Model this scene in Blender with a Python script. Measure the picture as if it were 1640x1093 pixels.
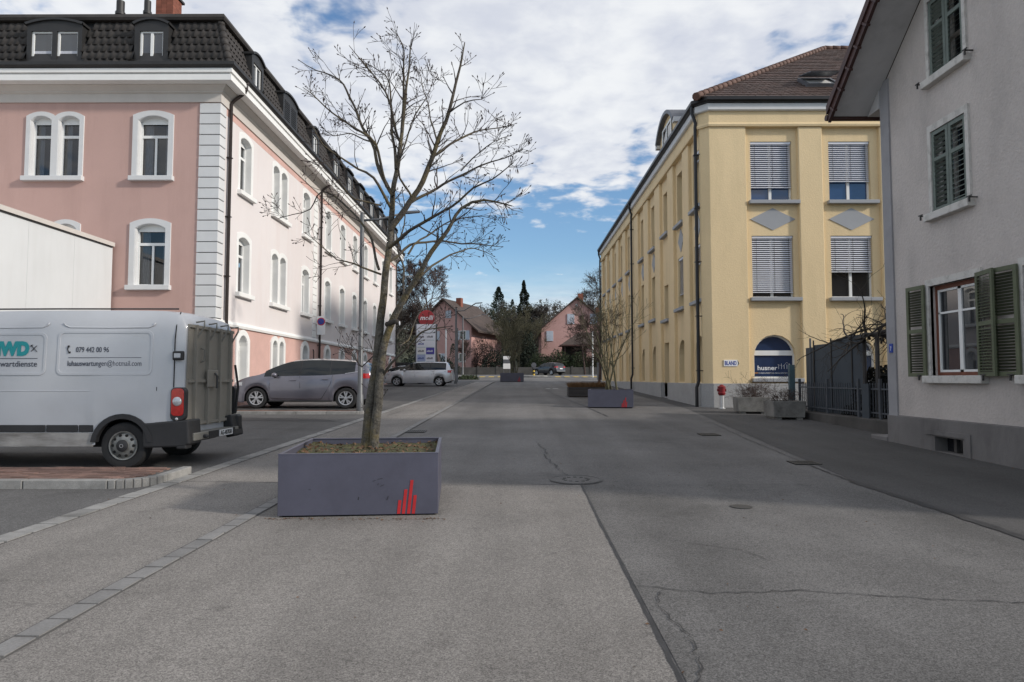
import bpy, bmesh, math, random
from mathutils import Vector, Matrix, noise
R = math.radians
for o in list(bpy.data.objects): bpy.data.objects.remove(o)
scene = bpy.context.scene
COL = scene.collection
SL = 0.023                                  # the street climbs 2.3 % away from the camera
def g(y): return SL * y

# ---------------------------------------------------------------- camera
cam = bpy.data.cameras.new('Camera'); cam.sensor_width = 36.0; cam.lens = 36.0 * 1093 / 1640
cam.clip_start = 0.1; cam.clip_end = 3000
camo = bpy.data.objects.new('Camera', cam); COL.objects.link(camo)
camo.location = (0, 0, 1.6); camo.rotation_euler = (R(90 + 3.168), 0, R(0.3145))
scene.camera = camo

# ---------------------------------------------------------------- sun, sky, exposure
SUN_EL = 24.0
SUN_DIR = Vector((math.cos(R(SUN_EL)) * math.cos(R(-19)), math.cos(R(SUN_EL)) * math.sin(R(-19)), math.sin(R(SUN_EL))))
sl = bpy.data.lights.new('Sun', 'SUN'); sl.energy = 3.3; sl.angle = R(4.0); sl.color = (1.0, 0.93, 0.84)
so = bpy.data.objects.new('Sun', sl); COL.objects.link(so)
so.rotation_euler = (-SUN_DIR).to_track_quat('-Z', 'Y').to_euler(); so.location = (30, -10, 30)
world = bpy.data.worlds.new('World'); scene.world = world; world.use_nodes = True
nt = world.node_tree; nt.nodes.clear()
def N(t, typ, **kw):
    n = t.nodes.new(typ)
    for k, v in kw.items(): setattr(n, k, v)
    return n
wo = N(nt, 'ShaderNodeOutputWorld'); bg = N(nt, 'ShaderNodeBackground'); bg.inputs["Strength"].default_value = 0.15
sky = N(nt, 'ShaderNodeTexSky', sky_type='NISHITA'); sky.sun_disc = False
sky.sun_elevation = R(SUN_EL); sky.sun_rotation = R(90 + 19); sky.altitude = 400; sky.air_density = 1.25; sky.dust_density = 0.15; sky.ozone_density = 5.0
tc = N(nt, 'ShaderNodeTexCoord'); sx = N(nt, 'ShaderNodeSeparateXYZ'); nt.links.new(tc.outputs['Generated'], sx.inputs[0])
def wm(op, a, b=None, c=None, clamp=False):
    n = N(nt, 'ShaderNodeMath', operation=op); n.use_clamp = clamp
    for i, q in enumerate((a, b, c)):
        if q is None: continue
        if isinstance(q, (int, float)): n.inputs[i].default_value = q
        else: nt.links.new(q, n.inputs[i])
    return n.outputs[0]
zz = wm('ADD', wm('MAXIMUM', sx.outputs[2], 0.0), 0.12)
cx = N(nt, 'ShaderNodeCombineXYZ')
nt.links.new(wm('DIVIDE', sx.outputs[0], zz), cx.inputs[0]); nt.links.new(wm('DIVIDE', sx.outputs[1], zz), cx.inputs[1])
def wnoise(scale, det, off, rough=0.55, dist=0.0, sc=(1, 1, 1)):
    mp = N(nt, 'ShaderNodeMapping'); mp.inputs['Location'].default_value = off; mp.inputs['Scale'].default_value = sc
    nt.links.new(cx.outputs[0], mp.inputs[0])
    n = N(nt, 'ShaderNodeTexNoise'); n.inputs['Scale'].default_value = scale; n.inputs['Detail'].default_value = det
    n.inputs['Roughness'].default_value = rough; n.inputs['Distortion'].default_value = dist
    nt.links.new(mp.outputs[0], n.inputs['Vector']); return n.outputs['Fac']
n_big = wnoise(0.7, 3, (3.1, 0.35, 0))
n_mid = wnoise(2.6, 7, (1.7, 4.2, 0), 0.6, 0.15)
n_puf = wnoise(9.0, 4, (5.0, 2.2, 0), 0.5, 0.25)
den = wm('ADD', wm('ADD', wm('MULTIPLY', n_big, 1.25), wm('MULTIPLY', n_mid, 0.95)), wm('MULTIPLY', n_puf, 0.95))
hr = N(nt, 'ShaderNodeMapRange', interpolation_type='SMOOTHSTEP'); hr.inputs['From Min'].default_value = 0.17; hr.inputs['From Max'].default_value = 0.36
hr.inputs['To Min'].default_value = -0.18; hr.inputs['To Max'].default_value = 0.30      # the cloud deck closes overhead and opens towards the hills
nt.links.new(sx.outputs[2], hr.inputs['Value']); hi = hr.outputs[0]
den = wm('ADD', den, hi)
ramp = N(nt, 'ShaderNodeMapRange', interpolation_type='SMOOTHSTEP'); ramp.inputs['From Min'].default_value = 1.53; ramp.inputs['From Max'].default_value = 1.82
nt.links.new(den, ramp.inputs['Value'])
# thin low bank along the horizon
lowb = N(nt, 'ShaderNodeMapRange', interpolation_type='SMOOTHSTEP'); lowb.inputs['From Min'].default_value = 0.19; lowb.inputs['From Max'].default_value = 0.06
lowb.inputs['To Min'].default_value = 0.0; lowb.inputs['To Max'].default_value = 1.0
nt.links.new(sx.outputs[2], lowb.inputs['Value'])
n_low = wnoise(0.5, 6, (0.4, 1.0, 0), 0.6, 0.2)
lowc = wm('MULTIPLY', lowb.outputs[0], wm('MULTIPLY', wm('SUBTRACT', n_low, 0.36), 5.0, clamp=True), clamp=True)
cov = wm('MULTIPLY', wm('MAXIMUM', ramp.outputs[0], lowc), 0.94)
crmp = N(nt, 'ShaderNodeMapRange', interpolation_type='SMOOTHSTEP'); crmp.inputs['From Min'].default_value = 0.36; crmp.inputs['From Max'].default_value = 0.66
nt.links.new(wm('ADD', wm('MULTIPLY', wnoise(2.2, 6, (8.3, 6.1, 0), 0.6, 0.2), 0.5), wm('MULTIPLY', n_puf, 0.5)), crmp.inputs['Value'])
ccol = N(nt, 'ShaderNodeMix', data_type='RGBA'); ccol.inputs[6].default_value = (4.6, 4.8, 5.35, 1); ccol.inputs[7].default_value = (6.2, 6.3, 6.4, 1)
nt.links.new(crmp.outputs[0], ccol.inputs[0])
smix = N(nt, 'ShaderNodeMix', data_type='RGBA')
nt.links.new(cov, smix.inputs[0]); nt.links.new(sky.outputs[0], smix.inputs[6]); nt.links.new(ccol.outputs[2], smix.inputs[7])
nt.links.new(smix.outputs[2], bg.inputs['Color']); nt.links.new(bg.outputs[0], wo.inputs[0])
vs = scene.view_settings; vs.view_transform = 'Standard'; vs.look = 'None'; vs.exposure = 0.0; vs.gamma = 1.0; vs.use_curve_mapping = False
scene.render.engine = 'CYCLES'; scene.cycles.max_bounces = 6; scene.cycles.diffuse_bounces = 3; scene.cycles.glossy_bounces = 3; scene.cycles.transparent_max_bounces = 6

# ---------------------------------------------------------------- materials
MATS = {}
def s2l(c):
    return tuple(((x / 255) / 12.92 if x / 255 <= 0.04045 else ((x / 255 + 0.055) / 1.055) ** 2.4) for x in c)
def mat(name, col, rough=0.6, var=0.12, scale=3.0, bump=0.0, bscale=60.0, metal=0.0, coat=0.0, ior=1.5, orand=0.0, fine=0.0, fscale=90.0, grime=None, gamt=0.0, gscale=0.8, gsc=(1, 1, 1), bdist=0.01, coords='pos', emit=None):
    m = bpy.data.materials.new(name); m.use_nodes = True; t = m.node_tree
    b = t.nodes['Principled BSDF']
    b.inputs['Roughness'].default_value = rough; b.inputs['Metallic'].default_value = metal; b.inputs['IOR'].default_value = ior
    if coat: b.inputs['Coat Weight'].default_value = coat; b.inputs['Coat Roughness'].default_value = 0.05
    if coords == 'pos': vec = N(t, 'ShaderNodeNewGeometry').outputs['Position']
    else: vec = N(t, 'ShaderNodeTexCoord').outputs['Object']
    def noi(sc, det=4, rg=0.6, stretch=None):
        n = N(t, 'ShaderNodeTexNoise'); n.inputs['Scale'].default_value = sc; n.inputs['Detail'].default_value = det; n.inputs['Roughness'].default_value = rg
        v = vec
        if stretch:
            mp = N(t, 'ShaderNodeMapping'); mp.inputs['Scale'].default_value = stretch; t.links.new(vec, mp.inputs[0]); v = mp.outputs[0]
        t.links.new(v, n.inputs['Vector']); return n.outputs['Fac']
    def mixc(fac, a, bcol, typ='MIX'):
        n = N(t, 'ShaderNodeMix', data_type='RGBA', blend_type=typ)
        for i, q in ((0, fac), (6, a), (7, bcol)):
            if isinstance(q, (tuple, list)): n.inputs[i].default_value = (*q[:3], 1)
            elif isinstance(q, (int, float)): n.inputs[i].default_value = q
            else: t.links.new(q, n.inputs[i])
        return n.outputs[2]
    def mr(v, a, bb, c=0.0, d=1.0):
        n = N(t, 'ShaderNodeMapRange'); n.inputs[1].default_value = a; n.inputs[2].default_value = bb; n.inputs[3].default_value = c; n.inputs[4].default_value = d
        t.links.new(v, n.inputs[0]); return n.outputs[0]
    c = tuple(col)
    lo = tuple(x * (1 - var) for x in c); hi_ = tuple(min(1, x * (1 + var)) for x in c)
    cur = mixc(mr(noi(scale), 0.3, 0.7), lo, hi_) if var else c
    if fine:
        f = mr(noi(fscale, 3, 0.7), 0.3, 0.7, 1 - fine, 1 + fine)
        cc = N(t, 'ShaderNodeCombineColor');
        for i in range(3): t.links.new(f, cc.inputs[i])
        cur = mixc(1.0, cur, cc.outputs[0], 'MULTIPLY')
    if grime:
        gf = mr(noi(gscale, 6, 0.65, gsc), 0.48, 0.75, 0.0, gamt)
        cur = mixc(gf, cur, grime)
    if orand:
        oi = N(t, 'ShaderNodeObjectInfo'); f = mr(oi.outputs['Random'], 0, 1, 1 - orand, 1 + orand)
        cc = N(t, 'ShaderNodeCombineColor')
        for i in range(3): t.links.new(f, cc.inputs[i])
        cur = mixc(1.0, cur, cc.outputs[0], 'MULTIPLY')
    if isinstance(cur, tuple): b.inputs['Base Color'].default_value = (*cur[:3], 1)
    else: t.links.new(cur, b.inputs['Base Color'])
    if bump:
        bn = N(t, 'ShaderNodeBump'); bn.inputs['Strength'].default_value = bump; bn.inputs['Distance'].default_value = bdist
        t.links.new(noi(bscale, 4, 0.65), bn.inputs['Height']); t.links.new(bn.outputs[0], b.inputs['Normal'])
    if emit: b.inputs['Emission Color'].default_value = (*emit[:3], 1); b.inputs['Emission Strength'].default_value = emit[3]
    MATS[name] = m; return m
def M(n): return MATS[n]
def asphalt(name, c, speck=0.35, sscale=110, stain=(0.6, 1.1), sstain=0.6):
    m = bpy.data.materials.new(name); m.use_nodes = True; t = m.node_tree; b = t.nodes['Principled BSDF']
    b.inputs['Roughness'].default_value = 0.86; b.inputs['IOR'].default_value = 1.4
    vec = N(t, 'ShaderNodeNewGeometry').outputs['Position']
    def noi(sc, det=4, rg=0.6):
        n = N(t, 'ShaderNodeTexNoise'); n.inputs['Scale'].default_value = sc; n.inputs['Detail'].default_value = det; n.inputs['Roughness'].default_value = rg
        t.links.new(vec, n.inputs['Vector']); return n.outputs['Fac']
    def mr(v, a, bb, c=0.0, d=1.0):
        n = N(t, 'ShaderNodeMapRange'); n.inputs[1].default_value = a; n.inputs[2].default_value = bb; n.inputs[3].default_value = c; n.inputs[4].default_value = d
        t.links.new(v, n.inputs[0]); return n.outputs[0]
    def mul(a, q):
        n = N(t, 'ShaderNodeMath', operation='MULTIPLY'); t.links.new(a, n.inputs[0])
        if isinstance(q, float): n.inputs[1].default_value = q
        else: t.links.new(q, n.inputs[1])
        return n.outputs[0]
    vo = N(t, 'ShaderNodeTexVoronoi'); vo.inputs['Scale'].default_value = sscale; t.links.new(vec, vo.inputs['Vector'])
    sp = N(t, 'ShaderNodeSeparateColor'); t.links.new(vo.outputs['Color'], sp.inputs[0])
    f = mr(sp.outputs[0], 0, 1, 1 - speck, 1 + speck)
    f = mul(f, mr(noi(38, 4, 0.7), 0.3, 0.7, 0.86, 1.14))
    f = mul(f, mr(noi(sstain, 6, 0.62), 0.35, 0.7, *stain))
    f = mul(f, mr(noi(0.13, 3), 0.35, 0.65, 0.93, 1.07))
    f = mul(f, mr(noi(7.0, 3), 0.62, 0.74, 1.0, 0.76))
    mp = N(t, 'ShaderNodeMapping'); mp.inputs['Scale'].default_value = (1.5, 0.06, 1.0); t.links.new(vec, mp.inputs[0])
    tn = N(t, 'ShaderNodeTexNoise'); tn.inputs['Scale'].default_value = 1.0; tn.inputs['Detail'].default_value = 3; t.links.new(mp.outputs[0], tn.inputs['Vector'])
    f = mul(f, mr(tn.outputs['Fac'], 0.35, 0.65, 0.87, 1.1))
    f = mul(f, mr(noi(1.7, 5, 0.7), 0.56, 0.72, 1.0, 0.8))
    cc = N(t, 'ShaderNodeCombineColor')
    for i in range(3): t.links.new(mul(f, float(c[i])), cc.inputs[i])
    t.links.new(cc.outputs[0], b.inputs['Base Color'])
    bn = N(t, 'ShaderNodeBump'); bn.inputs['Strength'].default_value = 0.6; bn.inputs['Distance'].default_value = 0.006
    t.links.new(sp.outputs[1], bn.inputs['Height']); t.links.new(bn.outputs[0], b.inputs['Normal'])
    MATS[name] = m; return m

# ---------------------------------------------------------------- mesh helper
WORLD_ROOTS = set()
class MB:
    def __init__(s): s.v = []; s.f = []
    def face(s, pts):
        n = len(s.v); s.v.extend(tuple(p) for p in pts); s.f.append(tuple(range(n, n + len(pts))))
    def box(s, x0, y0, z0, x1, y1, z1):
        n = len(s.v)
        s.v += [(x0, y0, z0), (x1, y0, z0), (x1, y1, z0), (x0, y1, z0), (x0, y0, z1), (x1, y0, z1), (x1, y1, z1), (x0, y1, z1)]
        s.f += [tuple(n + i for i in q) for q in ((0, 3, 2, 1), (4, 5, 6, 7), (0, 1, 5, 4), (1, 2, 6, 5), (2, 3, 7, 6), (3, 0, 4, 7))]
        return s
    def bar(s, a, b, w, h=None):
        """rectangular bar between two points"""
        h = h or w; a = Vector(a); b = Vector(b); d = (b - a).normalized()
        up = Vector((0, 0, 1)) if abs(d.z) < 0.95 else Vector((0, 1, 0))
        r = d.cross(up).normalized() * (w / 2); u = r.cross(d).normalized() * (h / 2)
        n = len(s.v)
        for p in (a, b):
            for q in (-r - u, r - u, r + u, -r + u): s.v.append(tuple(p + q))
        s.f += [tuple(n + i for i in q) for q in ((3, 2, 1, 0), (4, 5, 6, 7), (0, 1, 5, 4), (1, 2, 6, 5), (2, 3, 7, 6), (3, 0, 4, 7))]
        return s
    def prism(s, pts, f0, f1):
        """polygon pts (2-D) lofted between mappings f0 and f1"""
        n = len(s.v); k = len(pts)
        s.v += [tuple(f0(*p)) for p in pts] + [tuple(f1(*p)) for p in pts]
        s.f.append(tuple(range(n + k - 1, n - 1, -1))); s.f.append(tuple(range(n + k, n + 2 * k)))
        for i in range(k):
            j = (i + 1) % k; s.f.append((n + i, n + j, n + k + j, n + k + i))
        return s
    def ring(s, outer, inner, f0, f1):
        n = len(s.v); k = len(outer)
        for fn in (f0, f1):
            s.v += [tuple(fn(*p)) for p in outer] + [tuple(fn(*p)) for p in inner]
        for i in range(k):
            j = (i + 1) % k; o0, o1 = n + i, n + j; i0, i1 = n + k + i, n + k + j; q = 2 * k
            s.f += [(o0, o1, i1, i0), (o0 + q, i0 + q, i1 + q, o1 + q), (o0, o0 + q, o1 + q, o1), (i0, i1, i1 + q, i0 + q)]
        return s
    def tube(s, pts, rad, n=6, cap=True):
        pts = [Vector(p) for p in pts]; k = len(pts)
        if isinstance(rad, (int, float)): rad = [rad] * k
        base = len(s.v); prev = None
        for i, p in enumerate(pts):
            d = (pts[min(i + 1, k - 1)] - pts[max(i - 1, 0)])
            d = d.normalized() if d.length > 1e-9 else Vector((0, 0, 1))
            if prev is None:
                a = Vector((1, 0, 0)) if abs(d.x) < 0.8 else Vector((0, 1, 0)); u = d.cross(a).normalized()
            else:
                u = prev - d * prev.dot(d); u = u.normalized() if u.length > 1e-6 else d.orthogonal().normalized()
            prev = u; w = d.cross(u)
            for j in range(n):
                a = 2 * math.pi * j / n; s.v.append(tuple(p + (u * math.cos(a) + w * math.sin(a)) * rad[i]))
        for i in range(k - 1):
            for j in range(n):
                a = base + i * n + j; b = base + i * n + (j + 1) % n; s.f.append((a, b, b + n, a + n))
        if cap:
            s.f.append(tuple(base + j for j in range(n - 1, -1, -1))); s.f.append(tuple(base + (k - 1) * n + j for j in range(n)))
        return s
    def lathe(s, prof, n=24, fn=None):
        """prof: (radius, height) list; fn maps (x, y, z) to the final place"""
        base = len(s.v); fn = fn or (lambda x, y, z: (x, y, z)); k = len(prof)
        for r_, z_ in prof:
            for j in range(n):
                a = 2 * math.pi * j / n; s.v.append(tuple(fn(r_ * math.cos(a), r_ * math.sin(a), z_)))
        for i in range(k - 1):
            for j in range(n):
                a = base + i * n + j; b = base + i * n + (j + 1) % n; s.f.append((a, b, b + n, a + n))
        s.f.append(tuple(base + j for j in range(n - 1, -1, -1))); s.f.append(tuple(base + (k - 1) * n + j for j in range(n)))
        return s
    def mesh(s, name, smooth=False, fix=True):
        me = bpy.data.meshes.new(name); me.from_pydata(s.v, [], s.f)
        if fix and len(s.f) < 20000:
            bm = bmesh.new(); bm.from_mesh(me)
            bmesh.ops.remove_doubles(bm, verts=bm.verts, dist=1e-5)
            bmesh.ops.recalc_face_normals(bm, faces=bm.faces); bm.to_mesh(me); bm.free()
        if smooth:
            me.polygons.foreach_set('use_smooth', [True] * len(me.polygons))
        me.update(); return me
    def build(s, name, m, parent=None, smooth=False, bev=0.0, fix=True, auto=None, kind=None):
        me = s.mesh(name, smooth or bool(auto), fix)
        if auto: me.set_sharp_from_angle(angle=R(auto))
        o = bpy.data.objects.new(name, me); COL.objects.link(o)
        me.materials.append(M(m) if isinstance(m, str) else m)
        if parent: adopt(o, parent)
        if bev:
            b = o.modifiers.new('bevel', 'BEVEL'); b.width = bev; b.segments = 2; b.limit_method = 'ANGLE'; b.angle_limit = R(40)
        if kind: o['kind'] = kind
        return o
def adopt(o, parent):
    o.parent = parent
    if parent.name in WORLD_ROOTS: o.matrix_parent_inverse = Matrix.Translation(-Vector(parent.location))
def thing(name, loc, label, cat, group=None, rz=0.0, world_coords=False):
    o = bpy.data.objects.new(name, None); COL.objects.link(o); o.location = loc; o.rotation_euler = (0, 0, rz); o.empty_display_size = 0.3
    if world_coords: WORLD_ROOTS.add(o.name)
    o['label'] = label; o['category'] = cat
    if group: o['group'] = group
    return o
def tag(o, label=None, cat=None, group=None, kind=None):
    for k, v in (('label', label), ('category', cat), ('group', group), ('kind', kind)):
        if v: o[k] = v
    return o
KIDS = {}
def copy_tree(o, parent=None, loc=None, rz=None):
    c = o.copy(); COL.objects.link(c)
    if parent is not None: adopt(c, parent)
    if loc is not None: c.location = loc
    if rz is not None: c.rotation_euler = (0, 0, rz)
    for ch in list(o.children):
        d = copy_tree(ch); d.parent = c; d.matrix_parent_inverse = ch.matrix_parent_inverse.copy()
    return c
def place(o, parent, loc, rz=0.0):
    adopt(o, parent); o.location = loc; o.rotation_euler = (0, 0, rz); return o
def text_obj(name, txt, size, m, parent, origin, xdir, ydir, extrude=0.004, shear=0.0, width=None, align='LEFT', bold=0.0):
    cu = bpy.data.curves.new(name, 'FONT'); cu.body = txt; cu.size = size; cu.extrude = extrude; cu.shear = shear; cu.align_x = align; cu.offset = bold
    cu.resolution_u = 3
    to = bpy.data.objects.new(name + '_tmp', cu); COL.objects.link(to)
    dg = bpy.context.evaluated_depsgraph_get(); me = bpy.data.meshes.new_from_object(to.evaluated_get(dg)); me.name = name
    bpy.data.objects.remove(to)
    xd = Vector(xdir).normalized(); yd = Vector(ydir).normalized(); zd = xd.cross(yd)
    xs = [v.co.x for v in me.vertices]; sc = 1.0
    if width and xs: sc = width / (max(xs) - min(xs))
    for v in me.vertices:
        p = v.co.copy(); v.co = Vector(origin) + xd * (p.x * sc) + yd * p.y + zd * p.z
    me.materials.clear(); me.materials.append(M(m))
    o = bpy.data.objects.new(name, me); COL.objects.link(o)
    if parent: adopt(o, parent)
    return o

def arch(w, H, rise, n=8):
    """opening outline: bottom left, bottom right, then over the arch to the left"""
    pts = [(-w / 2, 0), (w / 2, 0)]
    if rise <= 0: return pts + [(w / 2, H), (-w / 2, H)]
    r_ = (w * w / 4 + rise * rise) / (2 * rise); c = H - r_; a0 = math.asin(min(1, (w / 2) / r_))
    if rise > w / 2 - 1e-6: a0 = math.pi / 2
    for i in range(n + 1):
        a = a0 - 2 * a0 * i / n; pts.append((r_ * math.sin(a), c + r_ * math.cos(a)))
    return pts
def wall(mb, P, u0, u1, v0, v1, holes, depth):
    """wall face with real openings; P(u, v, w) maps to space, w is outwards"""
    us = sorted({u0, u1, *[h[0] for h in holes], *[h[1] for h in holes]}); vs_ = sorted({v0, v1, *[h[2] for h in holes], *[h[3] for h in holes]})
    for a, b in zip(us, us[1:]):
        for c, d in zip(vs_, vs_[1:]):
            mu, mv = (a + b) / 2, (c + d) / 2
            if any(h[0] < mu < h[1] and h[2] < mv < h[3] for h in holes): continue
            mb.face([P(a, c, 0), P(b, c, 0), P(b, d, 0), P(a, d, 0)])
    for h in holes:
        a, b, c, d = h[:4]; rise = h[4] if len(h) > 4 else 0; uc = (a + b) / 2
        pts = arch(b - a, d - c, rise)
        pts = [(uc + x, c + y) for x, y in pts]
        if rise:
            top = pts[2:]
            for p, q in zip(top, top[1:]):
                mb.face([P(p[0], p[1], 0), P(p[0], d, 0), P(q[0], d, 0), P(q[0], q[1], 0)])
        for i in range(len(pts)):
            p, q = pts[i], pts[(i + 1) % len(pts)]
            if abs(p[0] - q[0]) + abs(p[1] - q[1]) < 1e-7: continue
            mb.face([P(*p, 0), P(*q, 0), P(*q, -depth), P(*p, -depth)])
# ---------------------------------------------------------------- palette
asphalt('road_asphalt', (0.152, 0.146, 0.142), 0.3, 95, (0.76, 1.14), 0.45)
asphalt('old_asphalt', (0.138, 0.133, 0.129), 0.46, 140, (0.74, 1.2), 0.5)
asphalt('pale_asphalt', (0.222, 0.207, 0.192), 0.44, 150, (0.84, 1.1), 0.6)
asphalt('parking_asphalt', (0.115, 0.112, 0.110), 0.34, 110, (0.8, 1.12), 0.5)
asphalt('pavement_asphalt', (0.085, 0.082, 0.081), 0.3, 130, (0.82, 1.12), 0.4)
asphalt('far_asphalt', (0.19, 0.186, 0.182), 0.25, 60)
mat('tar', (0.035, 0.034, 0.035), 0.7, 0.3, 6, 0.3, 80)
mat('stone_sett', (0.2, 0.195, 0.19), 0.75, 0.16, 5, 0.5, 70, orand=0.09, fine=0.15, fscale=60)
mat('joint', (0.09, 0.085, 0.08), 0.9, 0.2, 8)
mat('kerb_stone', (0.25, 0.245, 0.235), 0.8, 0.18, 6, 0.5, 80, orand=0.12, fine=0.18, grime=(0.1, 0.095, 0.085), gamt=0.5, gscale=2)
mat('brick_paver', (0.185, 0.112, 0.09), 0.85, 0.2, 9, 0.5, 90, orand=0.3, fine=0.15)
mat('soil', (0.06, 0.045, 0.032), 0.95, 0.5, 8, 0.9, 40, bdist=0.03)
mat('earth', (0.055, 0.06, 0.03), 0.95, 0.35, 0.3, 0.5, 8)
mat('iron', (0.07, 0.068, 0.066), 0.55, 0.2, 12, 0.4, 60, metal=0.5)
mat('white_line', (0.6, 0.6, 0.57), 0.7, 0.2, 5)
mat('yellow_line', (0.62, 0.42, 0.06), 0.7, 0.25, 3, grime=(0.25, 0.22, 0.15), gamt=0.6, gscale=3)
# ---------------------------------------------------------------- ground
def terr(x, y):
    z = SL * y
    if y > 100:
        t = min(1, (y - 100) / 190); z = SL * y + 15 * t * t * (3 - 2 * t) + 2.5 * math.sin(x * 0.013 + 1.2) * t + 1.6 * math.sin(x * 0.041) * t
    return z
mb = MB(); xs = [-420, -200, -120, -80, -50, -25, -10, 0, 10, 25, 50, 80, 120, 200, 420]; ys = [-60, 0, 60, 100] + list(range(112, 320, 13)) + [380, 460]
for a, b in zip(xs, xs[1:]):
    for c, d in zip(ys, ys[1:]):
        mb.face([(a, c, terr(a, c) - 0.02), (b, c, terr(b, c) - 0.02), (b, d, terr(b, d) - 0.02), (a, d, terr(a, d) - 0.02)])
tag(mb.build('ground', 'earth', smooth=True), kind='structure')
def sheet(name, pts, m, h):
    mb = MB(); mb.face([(x, y, g(y) + h) for x, y in pts]); return tag(mb.build(name, m), kind='structure')
KX = lambda y: -4.78 + 0.0225 * y           # granite channel along the parking bays
SX = lambda y: -2.92 + 0.0195 * y           # sett band in the middle of the left half
sheet('road', [(-4.9, -20), (6.0, -20), (8.9, 14), (8.9, 76), (-20, 76), (-20, 62), (-3.4, 62), (-4.9, 20)], 'road_asphalt', 0.0)
sheet('parking_ground', [(-40, -20), (KX(-20), -20), (KX(62), 62), (-40, 62)], 'parking_asphalt', 0.004)
sheet('paved_apron', [(KX(-20), -20), (0.83, -20), (0.84, 9.02), (KX(9.2), 9.25)], 'pale_asphalt', 0.008)
sheet('paved_strip', [(KX(9.35), 9.27), (SX(9.2), 9.18), (SX(58), 58), (KX(58), 58)], 'pale_asphalt', 0.006)
sheet('old_asphalt_field', [(0.84, -20), (4.62, -20), (4.56, 9.2), (0.86, 9.05)], 'old_asphalt', 0.004)
sheet('footway', [(4.62, -20), (14, -20), (14, 60), (6.0, 60), (6.0, 24), (4.56, 9.2)], 'pavement_asphalt', 0.005)
sheet('cross_road', [(-160, 77), (160, 77), (160, 93), (-160, 93)], 'far_asphalt', 0.004)
mb = MB()
for x0, x1 in ((-160, -9), (11, 160)): mb.box(x0, 76.0, 1.6, x1, 77.0, 1.88)
tag(mb.build('far_kerb', 'kerb_stone'), kind='structure')
# parking paver band across the bays, darker strip
sheet('asphalt_repair', [(-9.7, 17.2), (-4.95, 17.9), (-4.6, 18.6), (-6.0, 19.3), (-9.7, 19.6)], 'tar', 0.0075) if False else None
rnd = random.Random(4)
def seam(name, pts, w0, w1, parent=None, m='tar', h=0.0105, jit=0.012, step=0.12, seed=1):
    """thin irregular strip lying on the asphalt"""
    r_ = random.Random(seed); L = []
    for (x0, y0), (x1, y1) in zip(pts, pts[1:]):
        n = max(1, int(math.hypot(x1 - x0, y1 - y0) / step))
        for i in range(n): t = i / n; L.append((x0 + (x1 - x0) * t, y0 + (y1 - y0) * t))
    L.append(pts[-1]); mb = MB(); row = []
    for i, (x, y) in enumerate(L):
        a = L[max(0, i - 1)]; b = L[min(len(L) - 1, i + 1)]; d = Vector((b[0] - a[0], b[1] - a[1])); d = d.normalized() if d.length else Vector((1, 0))
        nrm = Vector((-d.y, d.x)); w = r_.uniform(w0, w1) / 2; j = r_.uniform(-jit, jit)
        p = Vector((x, y)) + nrm * (j + w); q = Vector((x, y)) + nrm * (j - w)
        row.append(((p.x, p.y, g(p.y) + h), (q.x, q.y, g(q.y) + h)))
    for a, b in zip(row, row[1:]): mb.face([a[0], a[1], b[1], b[0]])
    o = mb.build(name, m)
    if parent: adopt(o, parent)
    else: tag(o, kind='structure')
    return o
ROAD = bpy.data.objects['road']
seam('joint_seam', [(0.83, -1), (0.826, 3.5), (0.834, 5.2), (0.84, 7.2), (0.86, 9.02)], 0.02, 0.034, ROAD, seed=2, jit=0.004)
seam('joint_seam', [(-4.6, 9.27), (-2.75, 9.15), (-1.0, 9.0), (0.86, 9.02)], 0.008, 0.022, ROAD, seed=3)
seam('crack', [(0.84, 5.0), (1.35, 4.82), (2.0, 4.88), (2.9, 4.7), (3.6, 4.6), (4.6, 4.45), (6, 4.3)], 0.003, 0.013, ROAD, jit=0.02, step=0.06, seed=4)
seam('crack', [(0.9, 3.4), (0.98, 3.75), (1.02, 4.2), (0.93, 4.5), (0.98, 4.85)], 0.003, 0.014, ROAD, jit=0.022, step=0.05, seed=5)
seam('crack', [(1.2, 6.4), (1.6, 6.1), (1.9, 5.95), (2.05, 5.6)], 0.002, 0.008, ROAD, jit=0.02, step=0.05, seed=6)
seam('crack', [(0.72, 9.7), (0.62, 10.6), (0.5, 11.6), (0.55, 12.6), (0.4, 14.0)], 0.006, 0.026, ROAD, jit=0.04, step=0.1, seed=7)
seam('crack', [(-1.1, 9.7), (-0.3, 9.75), (0.5, 9.72), (0.7, 9.9)], 0.003, 0.01, ROAD, jit=0.02, step=0.08, seed=8)
seam('tar_joint', [(4.68, 3.5), (4.64, 6.3), (4.58, 8.0), (4.53, 9.3)], 0.09, 0.15, ROAD, step=0.15, jit=0.012, seed=9)
seam('tar_joint', [(4.53, 9.3), (4.55, 10.2), (4.6, 10.9)], 0.01, 0.03, ROAD, seed=10)
seam('joint_seam', [(4.62, 11.2), (4.85, 14.5), (5.2, 18.0)], 0.008, 0.02, ROAD, seed=11)
seam('joint_seam', [(1.75, 40), (2.1, 32), (2.55, 25.5), (2.75, 20.5)], 0.025, 0.05, ROAD, seed=12)
seam('joint_seam', [(2.75, 20.5), (4.6, 19.5), (6.0, 19.3)], 0.01, 0.04, ROAD, seed=13)
for k in range(3): seam('bay_joint', [(-9.6, 12.2 + k * 2.3), (-5.0 + 0.1 * k, 12.0 + k * 2.3)], 0.02, 0.05, bpy.data.objects['parking_ground'], m='joint', seed=20 + k)
sheet('asphalt_repair', [(-9.7, 20.2), (-6.6, 19.9), (-5.2, 19.2), (-4.9, 18.7), (-7, 18.9), (-9.7, 18.6)], 'tar', 0.0085)
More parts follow.
